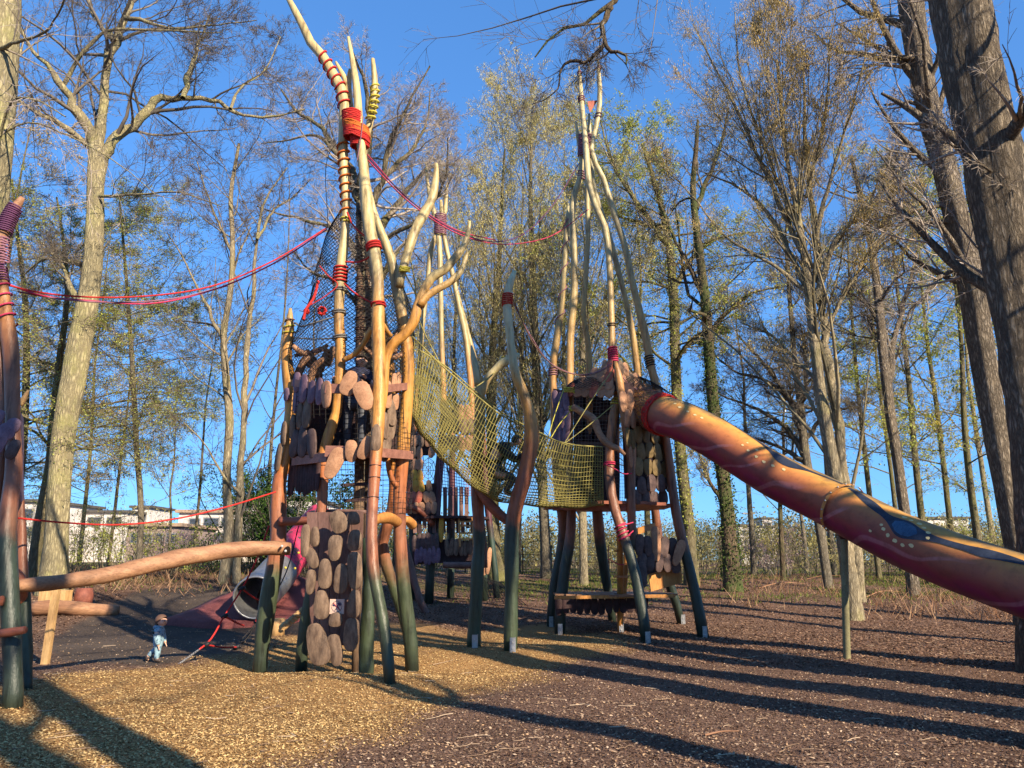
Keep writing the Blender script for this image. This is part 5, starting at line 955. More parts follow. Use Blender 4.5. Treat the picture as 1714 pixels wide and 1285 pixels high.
# slide mouth: short ochre tube under netting
SLP = [(1066, 683, 17.9), (1090, 687, 17.4), (1112, 695, 16.9), (1150, 709, 16.3), (1190, 730, 15.9), (1243, 763, 15.4), (1303, 799, 14.8), (1376, 835, 14.2), (1425, 860, 13.6), (1506, 902, 12.8), (1587, 936, 12.0), (1660, 962, 11.4), (1714, 981, 11.0), (1790, 1010, 10.5), (1880, 1062, 10.1), (1990, 1140, 9.7)]
slp = np.array([P(*p) for p in SLP]); SLR = 0.43
mouth = resample(slp[:3], 10); MB().tubes(mouth, np.full(10, SLR*1.04), 36).build('slide_collar', M['wood_orange'], RT)
mb = MB(); T_ = nz(np.gradient(mouth, axis=0)); A_ = nz(np.cross(T_, [0, 0, 1.0])); B_ = np.cross(T_, A_)
for k in range(30):
    for sg_ in (1, -1):
        a = k*2*PI/30+sg_*np.linspace(0, 0.9, 10)+0.06*rng.normal(size=10); mb.tubes(mouth+(SLR*1.09)*(np.cos(a)[:, None]*A_+np.sin(a)[:, None]*B_), np.full(10, 0.008), 4)
mb.build('collar_net', M['r_brown'], RT)
for j, dz in enumerate((0.0, 0.05, 0.10, -0.06)):
    a = np.linspace(0, 2*PI, 41); c = mouth[-1]+T_[-1]*(dz-0.12); MB().tubes(c+(SLR*1.05+0.01*rng.normal(size=41))[:, None]*(np.cos(a)[:, None]*A_[-1]+np.sin(a)[:, None]*B_[-1]), np.full(41, 0.03), 6).build('rope_lashing', M['r_red'], RT)

# ================================================================== tube slide
SL = thing('tube_slide', 'long painted orange and magenta tube slide with dark blue eye pattern', 'slide', G(1417, 1103))
q = resample(np.vstack([[slp[1]*0.35+slp[2]*0.65], slp[2:]]), 110); T_ = nz(np.gradient(q, axis=0)); view = nz(np.array([0, 0, CAMH])-q)
TH = nz(view-(view*T_).sum(1, keepdims=True)*T_)*np.array([1.0, 1.0, 1.0]); N1 = nz(np.cross(TH, T_)); N1 = N1*np.sign(N1[:, 2:3])
us = np.array([proj(p)[0] for p in q])
def tube_pt(i, fr, off=0.0):                 # i float index along, fr sine of angle towards the top side
    k = np.clip(np.floor(i).astype(int), 0, len(q)-2); w_ = (i-k)[:, None]
    c = q[k]*(1-w_)+q[k+1]*w_; n1 = nz(N1[k]*(1-w_)+N1[k+1]*w_); n2 = nz(TH[k]*(1-w_)+TH[k+1]*w_)
    s = np.sin(fr)[:, None]; cc = np.cos(fr)[:, None]; return c+(SLR+off)*(s*n1+cc*n2)
def slide_mat():
    m, n, b = new_mat('painted_slide'); a = attr(n, 'side').outputs['Fac']; al = attr(n, 'along').outputs['Fac']
    g = n.nodes.new('ShaderNodeTexCoord').outputs['Object']; n1 = noise(n, 1.3, 4, 0.6, g); n2 = noise(n, 6, 6, 0.7, g); n3 = noise(n, 30, 4, 0.7, g)
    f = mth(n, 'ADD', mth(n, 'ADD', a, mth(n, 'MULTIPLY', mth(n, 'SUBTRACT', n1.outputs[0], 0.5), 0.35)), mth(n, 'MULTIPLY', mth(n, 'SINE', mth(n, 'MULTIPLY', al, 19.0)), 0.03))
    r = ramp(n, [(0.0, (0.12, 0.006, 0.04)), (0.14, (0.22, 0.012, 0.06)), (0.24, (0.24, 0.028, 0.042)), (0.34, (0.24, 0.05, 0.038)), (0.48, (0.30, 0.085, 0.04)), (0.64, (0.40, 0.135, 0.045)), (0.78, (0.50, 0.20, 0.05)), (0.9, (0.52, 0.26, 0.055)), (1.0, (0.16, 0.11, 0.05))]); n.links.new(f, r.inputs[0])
    wv = n.nodes.new('ShaderNodeTexWave'); wv.inputs['Scale'].default_value = 0.9; wv.inputs['Distortion'].default_value = 6.0; wv.inputs['Detail'].default_value = 2; wv.inputs['Detail Scale'].default_value = 0.7; wv.bands_direction = 'Z'; n.links.new(g, wv.inputs[0]); wv.inputs['Scale'].default_value = 0.6; wv.inputs['Distortion'].default_value = 9.0
    sr = ramp(n, [(0.94, (0, 0, 0)), (0.985, (1, 1, 1))]); n.links.new(wv.outputs['Fac'], sr.inputs[0])
    low = ramp(n, [(0.45, (1, 1, 1)), (0.62, (0, 0, 0))]); n.links.new(a, low.inputs[0])
    fac = mth(n, 'MULTIPLY', mth(n, 'MULTIPLY', sr.outputs[0], low.outputs[0]), mth(n, 'MULTIPLY', n2.outputs[0], 0.7))
    col = mixc(n, fac, r.outputs[0], (0.52, 0.24, 0.26)); dr = ramp(n, [(0.32, (0.62, 0.60, 0.6)), (0.5, (1, 1, 1)), (0.75, (1.1, 1.08, 1.05))]); n.links.new(n2.outputs[0], dr.inputs[0])
    n.links.new(mixc(n, 0.75, col, dr.outputs[0], 'MULTIPLY'), b.inputs['Base Color']); b.inputs['Specular IOR Level'].default_value = 0.4
    rr = ramp(n, [(0.3, (0.42,)*3), (0.7, (0.62,)*3)]); n.links.new(n2.outputs[0], rr.inputs[0]); n.links.new(rr.outputs[0], b.inputs['Roughness']); bump(n, b, n3.outputs[0], 0.12, 0.004); return m
def band(i0, i1, f0, f1, off, nI, nF, th=0.0):
    I = np.linspace(i0, i1, nI); Fg = np.linspace(0, 1, nF); V = []
    for k in range(nI):
        lo = f0(k/(nI-1)) if callable(f0) else f0; hi = f1(k/(nI-1)) if callable(f1) else f1
        V.append(tube_pt(np.full(nF, I[k]), lo+(hi-lo)*Fg, off))
    V = np.array(V).reshape(-1, 3); kk = np.arange(nI-1)[:, None]*nF; j = np.arange(nF-1)[None]
    return V, np.stack([kk+j, kk+nF+j, kk+nF+j+1, kk+j+1], -1).reshape(-1, 4)
i_fl = float(np.interp(1412, us, np.arange(len(us))))
SM = slide_mat()
for nm, i0, i1 in (('upper_tube', 0, i_fl), ('lower_tube', i_fl, len(q)-1.01)):
    nI, nF = 60, 49; V, Qd = band(i0, i1, -PI, PI, 0.0, nI, nF); o = MB().add(V, Qd, None, 0.5).build(nm, SM, SL)
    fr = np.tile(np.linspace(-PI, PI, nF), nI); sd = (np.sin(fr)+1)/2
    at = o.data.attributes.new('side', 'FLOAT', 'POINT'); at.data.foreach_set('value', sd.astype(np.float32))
    at = o.data.attributes.new('along', 'FLOAT', 'POINT'); at.data.foreach_set('value', (np.repeat(np.linspace(i0, i1, nI), nF)/110).astype(np.float32))
V, Qd = band(i_fl-0.35, i_fl+0.35, -PI, PI, 0.045, 6, 61); o = MB().add(V, Qd).build('flange', M['wood_orange'], SL)
mb = MB()
for k in range(18):
    f = k*2*PI/18; p = tube_pt(np.array([i_fl]), np.array([f]), 0.045)[0]; c = q[int(i_fl)]; d_ = nz(p-c); mb.tubes(np.array([p, p+d_*0.02]), np.array([0.014, 0.014]), 6, True)
mb.build('flange_bolts', M['bolt'], SL)
ii = lambda u: float(np.interp(u, us, np.arange(len(us))))
def stripe(name, nodes, mat, off):           # (u px, centre sine, half width rad)
    nd = np.array([(ii(u), math.asin(max(-1, min(1, c))), h) for u, c, h in nodes]); n = 70; t = np.linspace(nd[0, 0], nd[-1, 0], n)
    c = np.interp(t, nd[:, 0], nd[:, 1]); h = np.interp(t, nd[:, 0], nd[:, 2]); h = np.convolve(np.pad(h, 2, 'edge'), np.ones(5)/5, 'valid'); c = np.convolve(np.pad(c, 2, 'edge'), np.ones(5)/5, 'valid'); nF = 9; V = []
    for k in range(n): V.append(tube_pt(np.full(nF, t[k]), c[k]+h[k]*np.linspace(-1, 1, nF), off*1.0))
    V = np.array(V).reshape(-1, 3); kk = np.arange(n-1)[:, None]*nF; j = np.arange(nF-1)[None]
    return MB().add(V, np.stack([kk+j, kk+nF+j, kk+nF+j+1, kk+j+1], -1).reshape(-1, 4)).build(name, mat, SL)
dk = mat_simple('slide_dark_paint', (0.012, 0.018, 0.035), (0.035, 0.045, 0.07), 6, 0.5, 0); bl = mat_simple('slide_blue_paint', (0.015, 0.05, 0.11), (0.05, 0.12, 0.20), 8, 0.4, 0)
stripe('painted_stripe', [(1140, 0.99, 0.10), (1200, 1.0, 0.16), (1245, 0.98, 0.10), (1280, 0.86, 0.08), (1300, 0.78, 0.26), (1320, 0.76, 0.26), (1345, 0.84, 0.07), (1400, 0.93, 0.05), (1410, 0.92, 0.04)], dk, 0.005)
stripe('painted_stripe', [(1416, 0.90, 0.05), (1440, 0.80, 0.16), (1465, 0.68, 0.20), (1490, 0.56, 0.11), (1508, 0.50, 0.20), (1530, 0.42, 0.44), (1555, 0.42, 0.26), (1585, 0.50, 0.11), (1640, 0.58, 0.13), (1660, 0.60, 0.22), (1690, 0.66, 0.18), (1740, 0.70, 0.06), (1850, 0.7, 0.05)], dk, 0.005)
stripe('painted_eye', [(1512, 0.46, 0.10), (1524, 0.44, 0.26), (1536, 0.42, 0.28), (1548, 0.42, 0.22), (1556, 0.42, 0.03)], bl, 0.009)
CRM = mcol('cream_paint', (0.62, 0.50, 0.24))
for u, f, sz in [(1516, .80, 1.2), (1528, .80, 1), (1543, .80, 1.2), (1556, .72, 1), (1568, .62, 1), (1574, .44, .9), (1498, .18, .8), (1505, .08, 1), (1516, -.05, 1.1), (1530, -.12, 1.2), (1545, -.14, 1), (1558, -.04, 1.1), (1486, -.22, .8), (1250, .42, .7), (1262, .34, .8), (1277, .30, .9), (1290, .28, .9), (1303, .34, .9), (1318, .42, .9), (1252, .62, .6), (1270, .56, .8), (1137, .72, .9), (1146, .60, .9), (1158, .54, .8), (1168, .54, .8), (1178, .56, .8), (1140, .9, .8)]:
    i0 = ii(u); f0 = math.asin(f); a = np.linspace(0, 2*PI, 9)[:-1]; rr = 0.028*sz*rng.uniform(0.8, 1.2, 8); ds = np.linalg.norm(q[1]-q[0])
    V = tube_pt(i0+np.cos(a)*rr*1.5/ds, f0+np.sin(a)*rr/SLR, 0.006); MB().add(np.vstack([V, V.mean(0)]), None, [(8, (j+1) % 8, j) for j in range(8)]).build('painted_dot', CRM, SL, False)
ft_ = G(1417, 1103); tp_ = q[int(i_fl)]-np.array([0, 0, SLR*0.9]); pth = np.array([tp_, tp_*0.5+ft_*0.5, ft_-np.array([0, 0, .1])])
MB().tubes(resample(pth, 12), np.full(12, 0.062), 14).build('support_post', mat_simple('olive_steel', (0.16, 0.15, 0.08), (0.24, 0.22, 0.12), 10, 0.55, 0.1), SL)
mb = MB(); mb.tubes(np.array([tp_+[0, 0, 0.16], tp_-[0, 0, 0.02], tp_-[0, 0, 0.14]]), np.array([0.20, 0.13, 0.07]), 14, True); mb.build('saddle', mat_simple('dark_bracket', (0.03, 0.01, 0.015), (0.05, 0.02, 0.025), 8, 0.5, 0), SL)

# ================================================================== purple tower in the middle back
MT = thing('climbing_tower', 'smaller purple-brown tower at the back with spider-web window and scale walls', 'play tower', (*P(750, 960, 25)[:2], 0.6)); DM = 25.0
def mp(pts, m='pole_mid', d=DM, foot=True, **k): return pole(MT, 'pole', pts, d, d, M[m], foot=foot, n=26, S=10, **k)
mp([(713, 272, 2), (716, 310, 7), (724, 345, 8), (733, 385, 9), (737, 470, 9), (739, 560, 9), (742, 660, 10), (742, 700, 11), (738, 760, 14), (734, 800, 15), (728, 870, 16), (722, 930, 16), (718, 1003, 15)])
m2 = mp([(749, 305, 3), (746, 335, 8), (741, 375, 8), (727, 400, 8), (716, 470, 8), (708, 540, 8), (700, 640, 9), (692, 740, 10), (690, 850, 12), (690, 960, 12)], d=26)
mp([(738, 335, 6), (740, 375, 7), (746, 410, 8), (760, 470, 9), (768, 510, 10), (779, 560, 11), (787, 630, 11), (792, 720, 12), (796, 800, 12), (806, 900, 12), (812, 985, 12)], d=25.4); mp([(741, 380, 6), (752, 440, 7), (768, 500, 8), (783, 560, 9), (796, 610, 9), (806, 700, 10), (812, 800, 10), (822, 900, 11), (832, 985, 11)], d=26.5)
mp([(670, 880, 12), (690, 960, 12), (706, 1010, 12), (720, 1036, 11)], 'board_mauve', 22.5); mp([(758, 720, 10), (756, 860, 11), (754, 980, 12)], d=27)
lash(MT, 737, DM, 19, 358, 392, 12, 0.025, M['r_mauve'], ry=0.8); 
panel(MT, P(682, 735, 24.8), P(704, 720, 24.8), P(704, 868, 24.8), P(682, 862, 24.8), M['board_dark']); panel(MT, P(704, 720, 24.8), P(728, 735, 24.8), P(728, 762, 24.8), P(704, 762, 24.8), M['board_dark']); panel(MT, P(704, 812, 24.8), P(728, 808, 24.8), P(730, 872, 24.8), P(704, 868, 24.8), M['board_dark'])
k = 0
for v, us_, mts in ((738, (686, 695, 705, 716), 'dddd'), (757, (684, 693, 703, 722), 'dddd'), (777, (683, 694, 702), 'ddd'), (796, (682, 693, 703), 'dyy'), (813, (684, 696, 706, 718), 'ryyd'), (832, (683, 692, 701, 713, 723), 'rrrdd'), (850, (684, 695, 705, 716, 726), 'rddmd')):
    for u, c_ in zip(us_, mts):
        k += 1; plate_px(MT, u+rng.uniform(-1, 1), v, 10.5, 20, 24.6-0.004*k, M[{'d': 'plate_tan' if k % 3 else 'plate_brown', 'y': 'plate_yellow', 'r': 'plate_red', 'm': 'plate_dark'}[c_]], rng.uniform(-.2, .2), (0, -1, 0))
mb = MB(); c = P(717, 787, 24.6); s_ = scl(787, 24.6)
for j in range(8):
    a = j*PI/4; sag_rope(c, c+np.array([math.cos(a)*13*s_, 0, math.sin(a)*22*s_]), 0, 0.009, 4, 4, mb)
for rr in (0.35, 0.65, 0.95):
    a = np.linspace(0, 2*PI, 25); w_ = rr*(1-0.08*np.abs(np.sin(4*a))); mb.tubes(np.column_stack([c[0]+np.cos(a)*13*s_*w_, np.full(25, c[1]), c[2]+np.sin(a)*22*s_*w_]), np.full(25, 0.009), 4)
mb.build('web_net', M['r_grey'], MT)
deck(MT, 750, 868, 25.6, 1.35, 1.2, 0.08, M['board_dark']); deck(MT, 740, 940, 25.6, 1.2, 1.0, 0.08, M['board_dark'])
for i, u in enumerate(range(686, 792, 8)): rail(MT, P(u, 868, 24.75), P(u+1, 892 if i % 3 else 884, 24.75), 0.12, 0.03, M['board_mauve'] if i % 2 else M['board_dark'], 'hanging_board')
for i, u in enumerate(range(745, 790, 9)): rail(MT, P(u, 815, 25.2), P(u, 872, 25.2), 0.13, 0.03, M['board_mauve'], 'hanging_board')
mbn = MB(); net_grid(mbn, quad_F(P(735, 768, 24.7), P(800, 790, 24.9), P(800, 830, 24.9), P(738, 828, 24.7)), 16, 10, 0.011); mbn.build('net', M['r_mauve'], MT)
wall_scales(MT, [(908, 690, 735, 28, 'plate_dark'), (930, 692, 735, 26, 'plate_purple')], 6, lambda f, v: 24.6, (0, -1, 0)); wall_scales(MT, [(915, 745, 792, 26, 'plate_brown')], 6, lambda f, v: 24.6, (0, -1, 0)); panel(MT, P(690, 900, 24.75), P(795, 905, 24.75), P(795, 938, 24.75), P(690, 945, 24.75), M['board_dark'])
wall_scales(MT, [(690, 740, 790, 26, 'plate_tan'), (715, 742, 792, 26, 'plate_brown'), (742, 742, 792, 26, 'plate_tan')], 4, lambda f, v: 24.9, (0, -1, 0))
wall_scales(MT, [(940, 800, 822, 40, 'plate_tan')], 3, lambda f, v: 25.0, (0.3, -1, 0))
pole(MT, 'cross_beam', [(742, 945, 10), (770, 946, 12), (796, 946, 10)], 24.3, 24.5, M['board_mauve'], foot=False, n=8, tip=1); pole(MT, 'cross_beam', [(676, 845, 9), (700, 853, 9), (714, 864, 9), (724, 878, 9)], 24.3, 24.7, M['beam_rust'], foot=False, n=10)
ld = MB()
for u in (768, 791): ld.beam(P(u, 866, 24.6), P(u+2, 915, 24.4), 0.06, 0.09, (0, 1, 0))
for v in (873, 880, 892, 902): ld.beam(P(768, v, 24.5), P(792, v, 24.5), 0.05, 0.05)
ld.build('ladder', M['wood_orange'], MT, False)
wall_scales(MT, [(888, 735, 743, 40, 'plate_yellow')], 1, lambda f, v: 24.6, (0, -1, 0))

mbn = MB(); net_grid(mbn, quad_F(P(806, 965, 24.8), P(838, 975, 24.6), P(880, 1012, 19.5), P(820, 1008, 20.0)), 10, 18, 0.008); mbn.build('ramp_net', M['r_black'], MT)
# ================================================================== left tower (cut by the frame)
LT = thing('climbing_tower', 'purple-roped tower poles cut by the left picture edge, green feet and violet scales', 'play tower', (*G(22, 1185)[:2], 0)); dl = G(22, 1185)[1]
l1 = pole(LT, 'pole', [(-2, 440, 18), (6, 500, 20), (12, 540, 22), (18, 580, 23), (20, 640, 23), (22, 700, 23), (23, 760, 24), (22, 793, 25), (16, 840, 27), (12, 880, 30), (12, 938, 31), (16, 1000, 31), (19, 1063, 31), (22, 1186, 30)], dl+0.4, dl, M['pole_dark'])
l2 = pole(LT, 'pole', [(-30, 420, 16), (-12, 500, 18), (-2, 560, 18), (4, 640, 18), (8, 720, 18), (0, 800, 20), (-14, 900, 22), (-20, 1050, 24), (-24, 1200, 24)], dl+0.4, dl+0.3, M['pole_dark'])
pole(LT, 'pole', [(30, 780, 12), (33, 830, 13), (36, 880, 14), (38, 940, 15), (42, 1000, 17), (44, 1060, 18), (46, 1155, 16)], dl+1.6, G(46, 1155)[1], M['pole'])
pole(LT, 'pole', [(38, 330, 10), (22, 352, 16), (6, 388, 18), (-8, 430, 18), (-24, 500, 20)], dl+0.6, dl+0.5, M['log'], foot=False, n=16)
qq = pole_path([(38, 330, 14), (22, 352, 19), (6, 388, 20), (-8, 430, 20)], dl+0.6, dl+0.5, 16); wrap(LT, qq[:, :3], qq[:, 3], 345, 390, 14, 0.012, M['r_purple']); wrap(LT, *l1[1:], 445, 475, 7, 0.012, M['r_purple']); wrap(LT, *l1[1:], 478, 545, 4, 0.013, M['r_pink'], off=1.2); lash(LT, 0, dl+.4, 30, 395, 440, 10, 0.013, M['r_mauve'])
for a in ((12, 722, 26, 28, 'plate_purple'), (22, 712, 22, 26, 'plate_purple'), (-2, 738, 24, 60, 'plate_purple'), (22, 752, 18, 34, 'plate_dark'), (-4, 700, 18, 30, 'plate_purple')): plate_px(LT, a[0], a[1], a[2], a[3], dl-0.12+0.002*abs(a[0]), M[a[4]], rng.uniform(-.3, .3), (0.2, -1, 0))
for i in range(3): rail(LT, P(-30, 785+i*16, dl+0.9), P(11, 785+i*16, dl+0.9), 0.10, 0.03, M['wood_orange'], 'cladding_board')
panel(LT, P(33, 690, dl+0.3), P(38, 700, dl+1.4), P(38, 835, dl+1.4), P(34, 840, dl+0.3), M['plate_purple'])
pole(LT, 'horn', [(47, 653, 3), (42, 664, 8), (33, 678, 11)], dl+1.2, dl+1.2, M['wood_pale'], foot=False, n=8)
pole(LT, 'ladder_rung', [(-30, 1060, 13), (0, 1060, 13), (30, 1056, 14), (42, 1054, 12)], dl-0.15, dl-0.2, M['beam_rust'], foot=False, n=8, tip=0.8); pole(LT, 'ladder_rung', [(-30, 1010, 16), (4, 1005, 16)], dl-0.1, dl-0.1, M['beam_rust'], foot=False, n=6, tip=0.8)
pole(LT, 'cross_beam', [(28, 955, 14), (36, 975, 18), (36, 1000, 18), (34, 1010, 12)], dl+1.2, dl+1.4, M['beam_rust'], foot=False, n=8)

# ================================================================== balance beam, ropes, bridge net
bb = thing('balance_beam', 'long curved brown log beam running from the left tower up to the central tower', 'beam', P(250, 945, 11.5))
pole(bb, 'log', [(28, 981, 24), (100, 974, 25), (160, 966, 26), (220, 953, 27), (280, 938, 27), (340, 927, 27), (400, 919, 27), (450, 917, 26), (486, 918, 22)], 10.6, 12.3, M['log'], foot=False, n=40, S=16, tip=0.95)
for u, v in ((472, 914), (478, 922)): MB().tubes(np.array([P(u, v, 12.1), P(u, v, 12.05)]), np.array([0.02, 0.02]), 8, True).build('bolt', M['bolt'], bb)
pp = thing('wooden_prop', 'pale square timber prop leaning under the log beam by the left tower', 'post', G(75, 1113))
mb = MB(); g_ = G(75, 1113); mb.beam(g_-[0, 0, .05], P(95, 982, g_[1]), 0.11, 0.09, (0, 1, 0)); mb.build('timber', M['wood_pale'], pp, False)
def rope_thing(label, strands, r, name='rope'):
    t = thing(name, label, 'rope', P(*strands[0][0][0][:3]))
    for pts, mat in strands: rope_px(t, 'strand', pts, 0, 0, r, M[mat], 40)
    return t
rope_thing('pink-red double rope sagging across the blue sky from the left tower to the cone net', [([(0, 474, 9.9), (60, 488, 10.2), (150, 497, 10.7), (250, 495, 11.1), (350, 480, 11.6), (450, 440, 12.1), (547, 381, 12.7)], 'r_red'), ([(0, 470, 10.0), (60, 492, 10.3), (150, 503, 10.8), (250, 508, 11.2), (350, 487, 11.7), (450, 445, 12.2), (547, 384, 12.8)], 'r_pink'), ([(30, 488, 10.2), (100, 500, 10.5), (200, 506, 11.0), (300, 498, 11.5), (380, 478, 11.9)], 'r_mauve')], 0.013)
rope_thing('thin red rope sagging low above the log beam to the central tower', [([(30, 867, 10.3), (100, 874, 10.8), (200, 878, 11.3), (300, 867, 11.8), (380, 848, 12.2), (462, 823, 12.6)], 'r_red')], 0.014)
rope_thing('purple-pink rope from the central lashing past the back tower to the slide tower top', [([(614, 262, 12.2), (650, 300, 12.9), (700, 346, 13.9), (760, 385, 15.0), (820, 404, 16.1), (870, 395, 17.1), (920, 350, 18.0), (970, 272, 18.6)], 'r_purple'), ([(616, 268, 12.2), (655, 310, 12.9), (700, 350, 13.9), (760, 388, 15.0), (830, 408, 16.1), (900, 402, 17.1), (940, 385, 18.0), (985, 350, 18.5)], 'r_pink'), ([(614, 258, 12.2), (690, 338, 13.9), (760, 383, 15.0), (830, 402, 16.1)], 'r_pink')], 0.012)
rope_thing('mauve rope slung from the red band of the S-curved post to the slide tower hood', [([(858, 505, 15.4), (890, 565, 16.0), (925, 610, 16.6), (965, 626, 16.9), (1000, 622, 17.1), (1024, 608, 17.2)], 'r_mauve'), ([(858, 500, 15.4), (900, 585, 16.0), (940, 620, 16.6), (985, 628, 16.9), (1024, 612, 17.2)], 'r_brown'), ([(1028, 610, 17.2), (1050, 640, 17.4), (1075, 655, 17.7), (1110, 655, 18.0)], 'r_mauve')], 0.011)
BR = thing('rope_bridge', 'yellow rope net bridge hung between the central tower and the slide tower', 'rope bridge', P(850, 750, 15))
Nn = resample(np.array([P(u, v, d) for u, v, d in ((689, 562, 12.7), (740, 612, 13.2), (780, 647, 13.7), (836, 692, 14.4), (898, 724, 15.2), (948, 742, 15.9), (1008, 748, 16.7))]), 61)
Ff = resample(np.array([P(u, v, d) for u, v, d in ((700, 585, 13.9), (745, 612, 14.4), (790, 650, 14.9), (840, 690, 15.6), (900, 722, 16.4), (950, 745, 17.1), (1008, 756, 17.9))]), 61)
Bt = resample(np.array([P(u, v, d) for u, v, d in ((690, 705, 13.2), (738, 765, 13.8), (785, 808, 14.3), (825, 834, 15.0), (892, 846, 15.8), (954, 850, 16.5), (1010, 846, 17.3))]), 61)
def FB(s, t):
    f = s*60; k = np.minimum(f.astype(int), 59); w_ = (f-k)[:, None]
    def L_(Z_): return Z_[k]*(1-w_)+Z_[k+1]*w_
    a, b_ = L_(Nn), L_(Ff); f2 = 60*s**1.45; k = np.minimum(f2.astype(int), 59); w_ = (f2-k)[:, None]; c = L_(Bt); m = (a+b_)/2; ph = (t*PI)[:, None]
    p = m+np.sign(np.cos(ph))*np.abs(np.cos(ph))**0.7*(a-m)+np.sin(ph)**0.75*(c-m)
    return p+0.02*np.sin(s*40+t*13)[:, None]*np.array([0.3, 0.4, 0.6])
mb = MB(); nS, nT = 76, 38
t_ = np.linspace(0, 1, nT*1+1)
L_ = [FB(np.full(nT*2+1, i/nS), np.linspace(0, 1, nT*2+1)) for i in range(nS+1)]; mb.tubes(np.array(L_), np.full((nS+1, nT*2+1), 0.0078), 4)
L_ = [FB(np.linspace(0, 1, nS*2+1), np.full(nS*2+1, j/nT)) for j in range(nT+1)]; mb.tubes(np.array(L_), np.full((nT+1, nS*2+1), 0.0078), 4)
mb.build('net', M['r_net'], BR)
for E in (Nn, Ff): MB().tubes(E, np.full(61, 0.014), 6).build('edge_rope', M['r_olive'], BR)
for pts in ([(944, 650, 17.8), (930, 690, 17.0), (918, 730, 15.6)], [(958, 684, 17.6), (940, 705, 17.0), (922, 733, 15.7)], [(1029, 614, 17.0), (990, 670, 16.5), (945, 741, 15.9)], [(1026, 678, 16.9), (985, 712, 16.5), (945, 742, 15.9)], [(682, 410, 12.4), (694, 470, 12.5), (700, 530, 13.0), (735, 606, 13.2)], [(676, 452, 12.4), (700, 510, 12.6), (690, 562, 12.7)], [(845, 607, 15.8), (820, 630, 15.2), (790, 652, 14.0)], [(863, 600, 15.6), (866, 660, 15.3), (868, 708, 14.9)]):
    rope_px(BR, 'hanger_rope', pts, 0, 0, 0.011, M['r_yellow' if 940 < pts[0][0] < 970 else 'r_olive'], 14)
for c_, d_ in (((677, 450), 12.3), ((953, 652), 17.9), ((961, 683), 17.4)): lash(BR, c_[0], d_, 17, c_[1]-4, c_[1]+5, 3, 0.014, M['r_yellow'])

# ================================================================== lower climbing net at the left
CN = thing('climbing_net', 'red and black rope climbing net anchored by a chain beside the walking child', 'climbing net', G(305, 1110))
gch = G(300, 1111); D0 = gch[1]
def cn(pts, mat, r=0.016, n=20): rope_px(CN, 'net_rope', pts, 0, 0, r, M[mat], n)
cn([(450, 880, D0+1.2), (432, 930, D0+1.0), (405, 985, D0+.8), (376, 1030, D0+.5), (345, 1078, D0+.2), (333, 1087, D0+.1)], 'r_red'); cn([(475, 900, D0+2.4), (455, 985, D0+2.3), (430, 1040, D0+2.2), (400, 1075, D0+2)], 'r_black', 0.012); cn([(500, 880, D0+2.6), (478, 960, D0+2.5), (432, 1038, D0+2.3), (395, 1095, D0+2.2)], 'r_black', 0.012)
cn([(345, 1079, D0+.2), (370, 1083, D0+1), (396, 1083, D0+2)], 'r_red'); cn([(376, 1031, D0+.5), (392, 1040, D0+1), (408, 1047, D0+2)], 'r_red'); cn([(405, 985, D0+.8), (425, 1000, D0+1.4), (440, 1006, D0+2.2)], 'r_red'); cn([(428, 1040, D0+2.1), (440, 1000, D0+2.1), (450, 960, D0+2.2)], 'r_red', 0.014)
cn([(396, 1083, D0+2), (412, 1070, D0+2.1), (430, 1040, D0+2.2)], 'r_black', 0.013)
for u, v, d in ((345, 1079, .2), (376, 1031, .5), (405, 985, .8), (430, 1040, 2.2), (396, 1083, 2)):
    p = P(u, v, D0+d); MB().tubes(np.array([p-[.05, 0, .03], p, p+[.05, 0, .03]]), np.array([0.03, 0.04, 0.03]), 8, True).build('rope_clamp', M['rubber_black'], CN)
mb = MB(); a0, a1 = P(333, 1087, D0+.1), gch
for k in range(22):
    c = a0+(a1-a0)*k/21; a = np.linspace(0, 2*PI, 9); d_ = nz(a1-a0); s_ = nz(np.cross(d_, [0, 1, 0])) if k % 2 else np.array([0, 1.0, 0]); mb.tubes(c+0.024*np.cos(a)[:, None]*d_+0.012*np.sin(a)[:, None]*s_, np.full(9, 0.004), 4)
mb.build('chain', M['steel'], CN)

# ================================================================== small slide, rubber mound, logs
gm = G(420, 1048)
MD = thing('rubber_mound', 'dark red rubber safety mound with a raised lip under the short steel tube', 'safety mat', gm)
mb = MB(); outl = [(276, 1047), (330, 1052), (400, 1052), (480, 1046), (560, 1030), (600, 1008), (560, 990), (470, 985), (420, 992), (360, 1010), (320, 1030)]
og = np.array([G(u, v) for u, v in outl]); og = resample(np.vstack([og, og[:1]]), 49)[:-1]; cen = og.mean(0); rings = 8; V = []
for k in range(rings+1):
    f = 1-k/rings; h = 0.16+0.75*sst(0, 1, k/rings)*0.9; 
    p = cen+(og-cen)*f; z = H(p[:, 0], p[:, 1])+h; V.append(np.column_stack([p[:, :2], z]))
V = [np.column_stack([og[:, :2], H(og[:, 0], og[:, 1])-0.05])]+V; V = np.vstack(V); n = 48; kk = np.arange(rings+1)[:, None]*n; j = np.arange(n)[None]; j2 = (j+1) % n
mb.add(V, np.stack([kk+j, kk+j2, kk+n+j2, kk+n+j], -1).reshape(-1, 4)); mb.build('rubber_surface', mat_simple('red_rubber', (0.13, 0.035, 0.035), (0.21, 0.065, 0.06), 30, 0.85, 0.4, 0.004), MD)
SS = thing('tube_slide', 'short tube slide with open steel end and pink and black painted upper part, lower left', 'slide', (gm[0], gm[1]+1, gm[2])); ds = gm[1]+0.6
ends = np.array([P(427, 1000, ds-.9), P(431, 994, ds-.6), P(447, 980, ds+.3), P(466, 958, ds+1.2), P(488, 930, ds+2.0), (P(512, 898, ds+2.7)), P(540, 866, ds+3.3)])
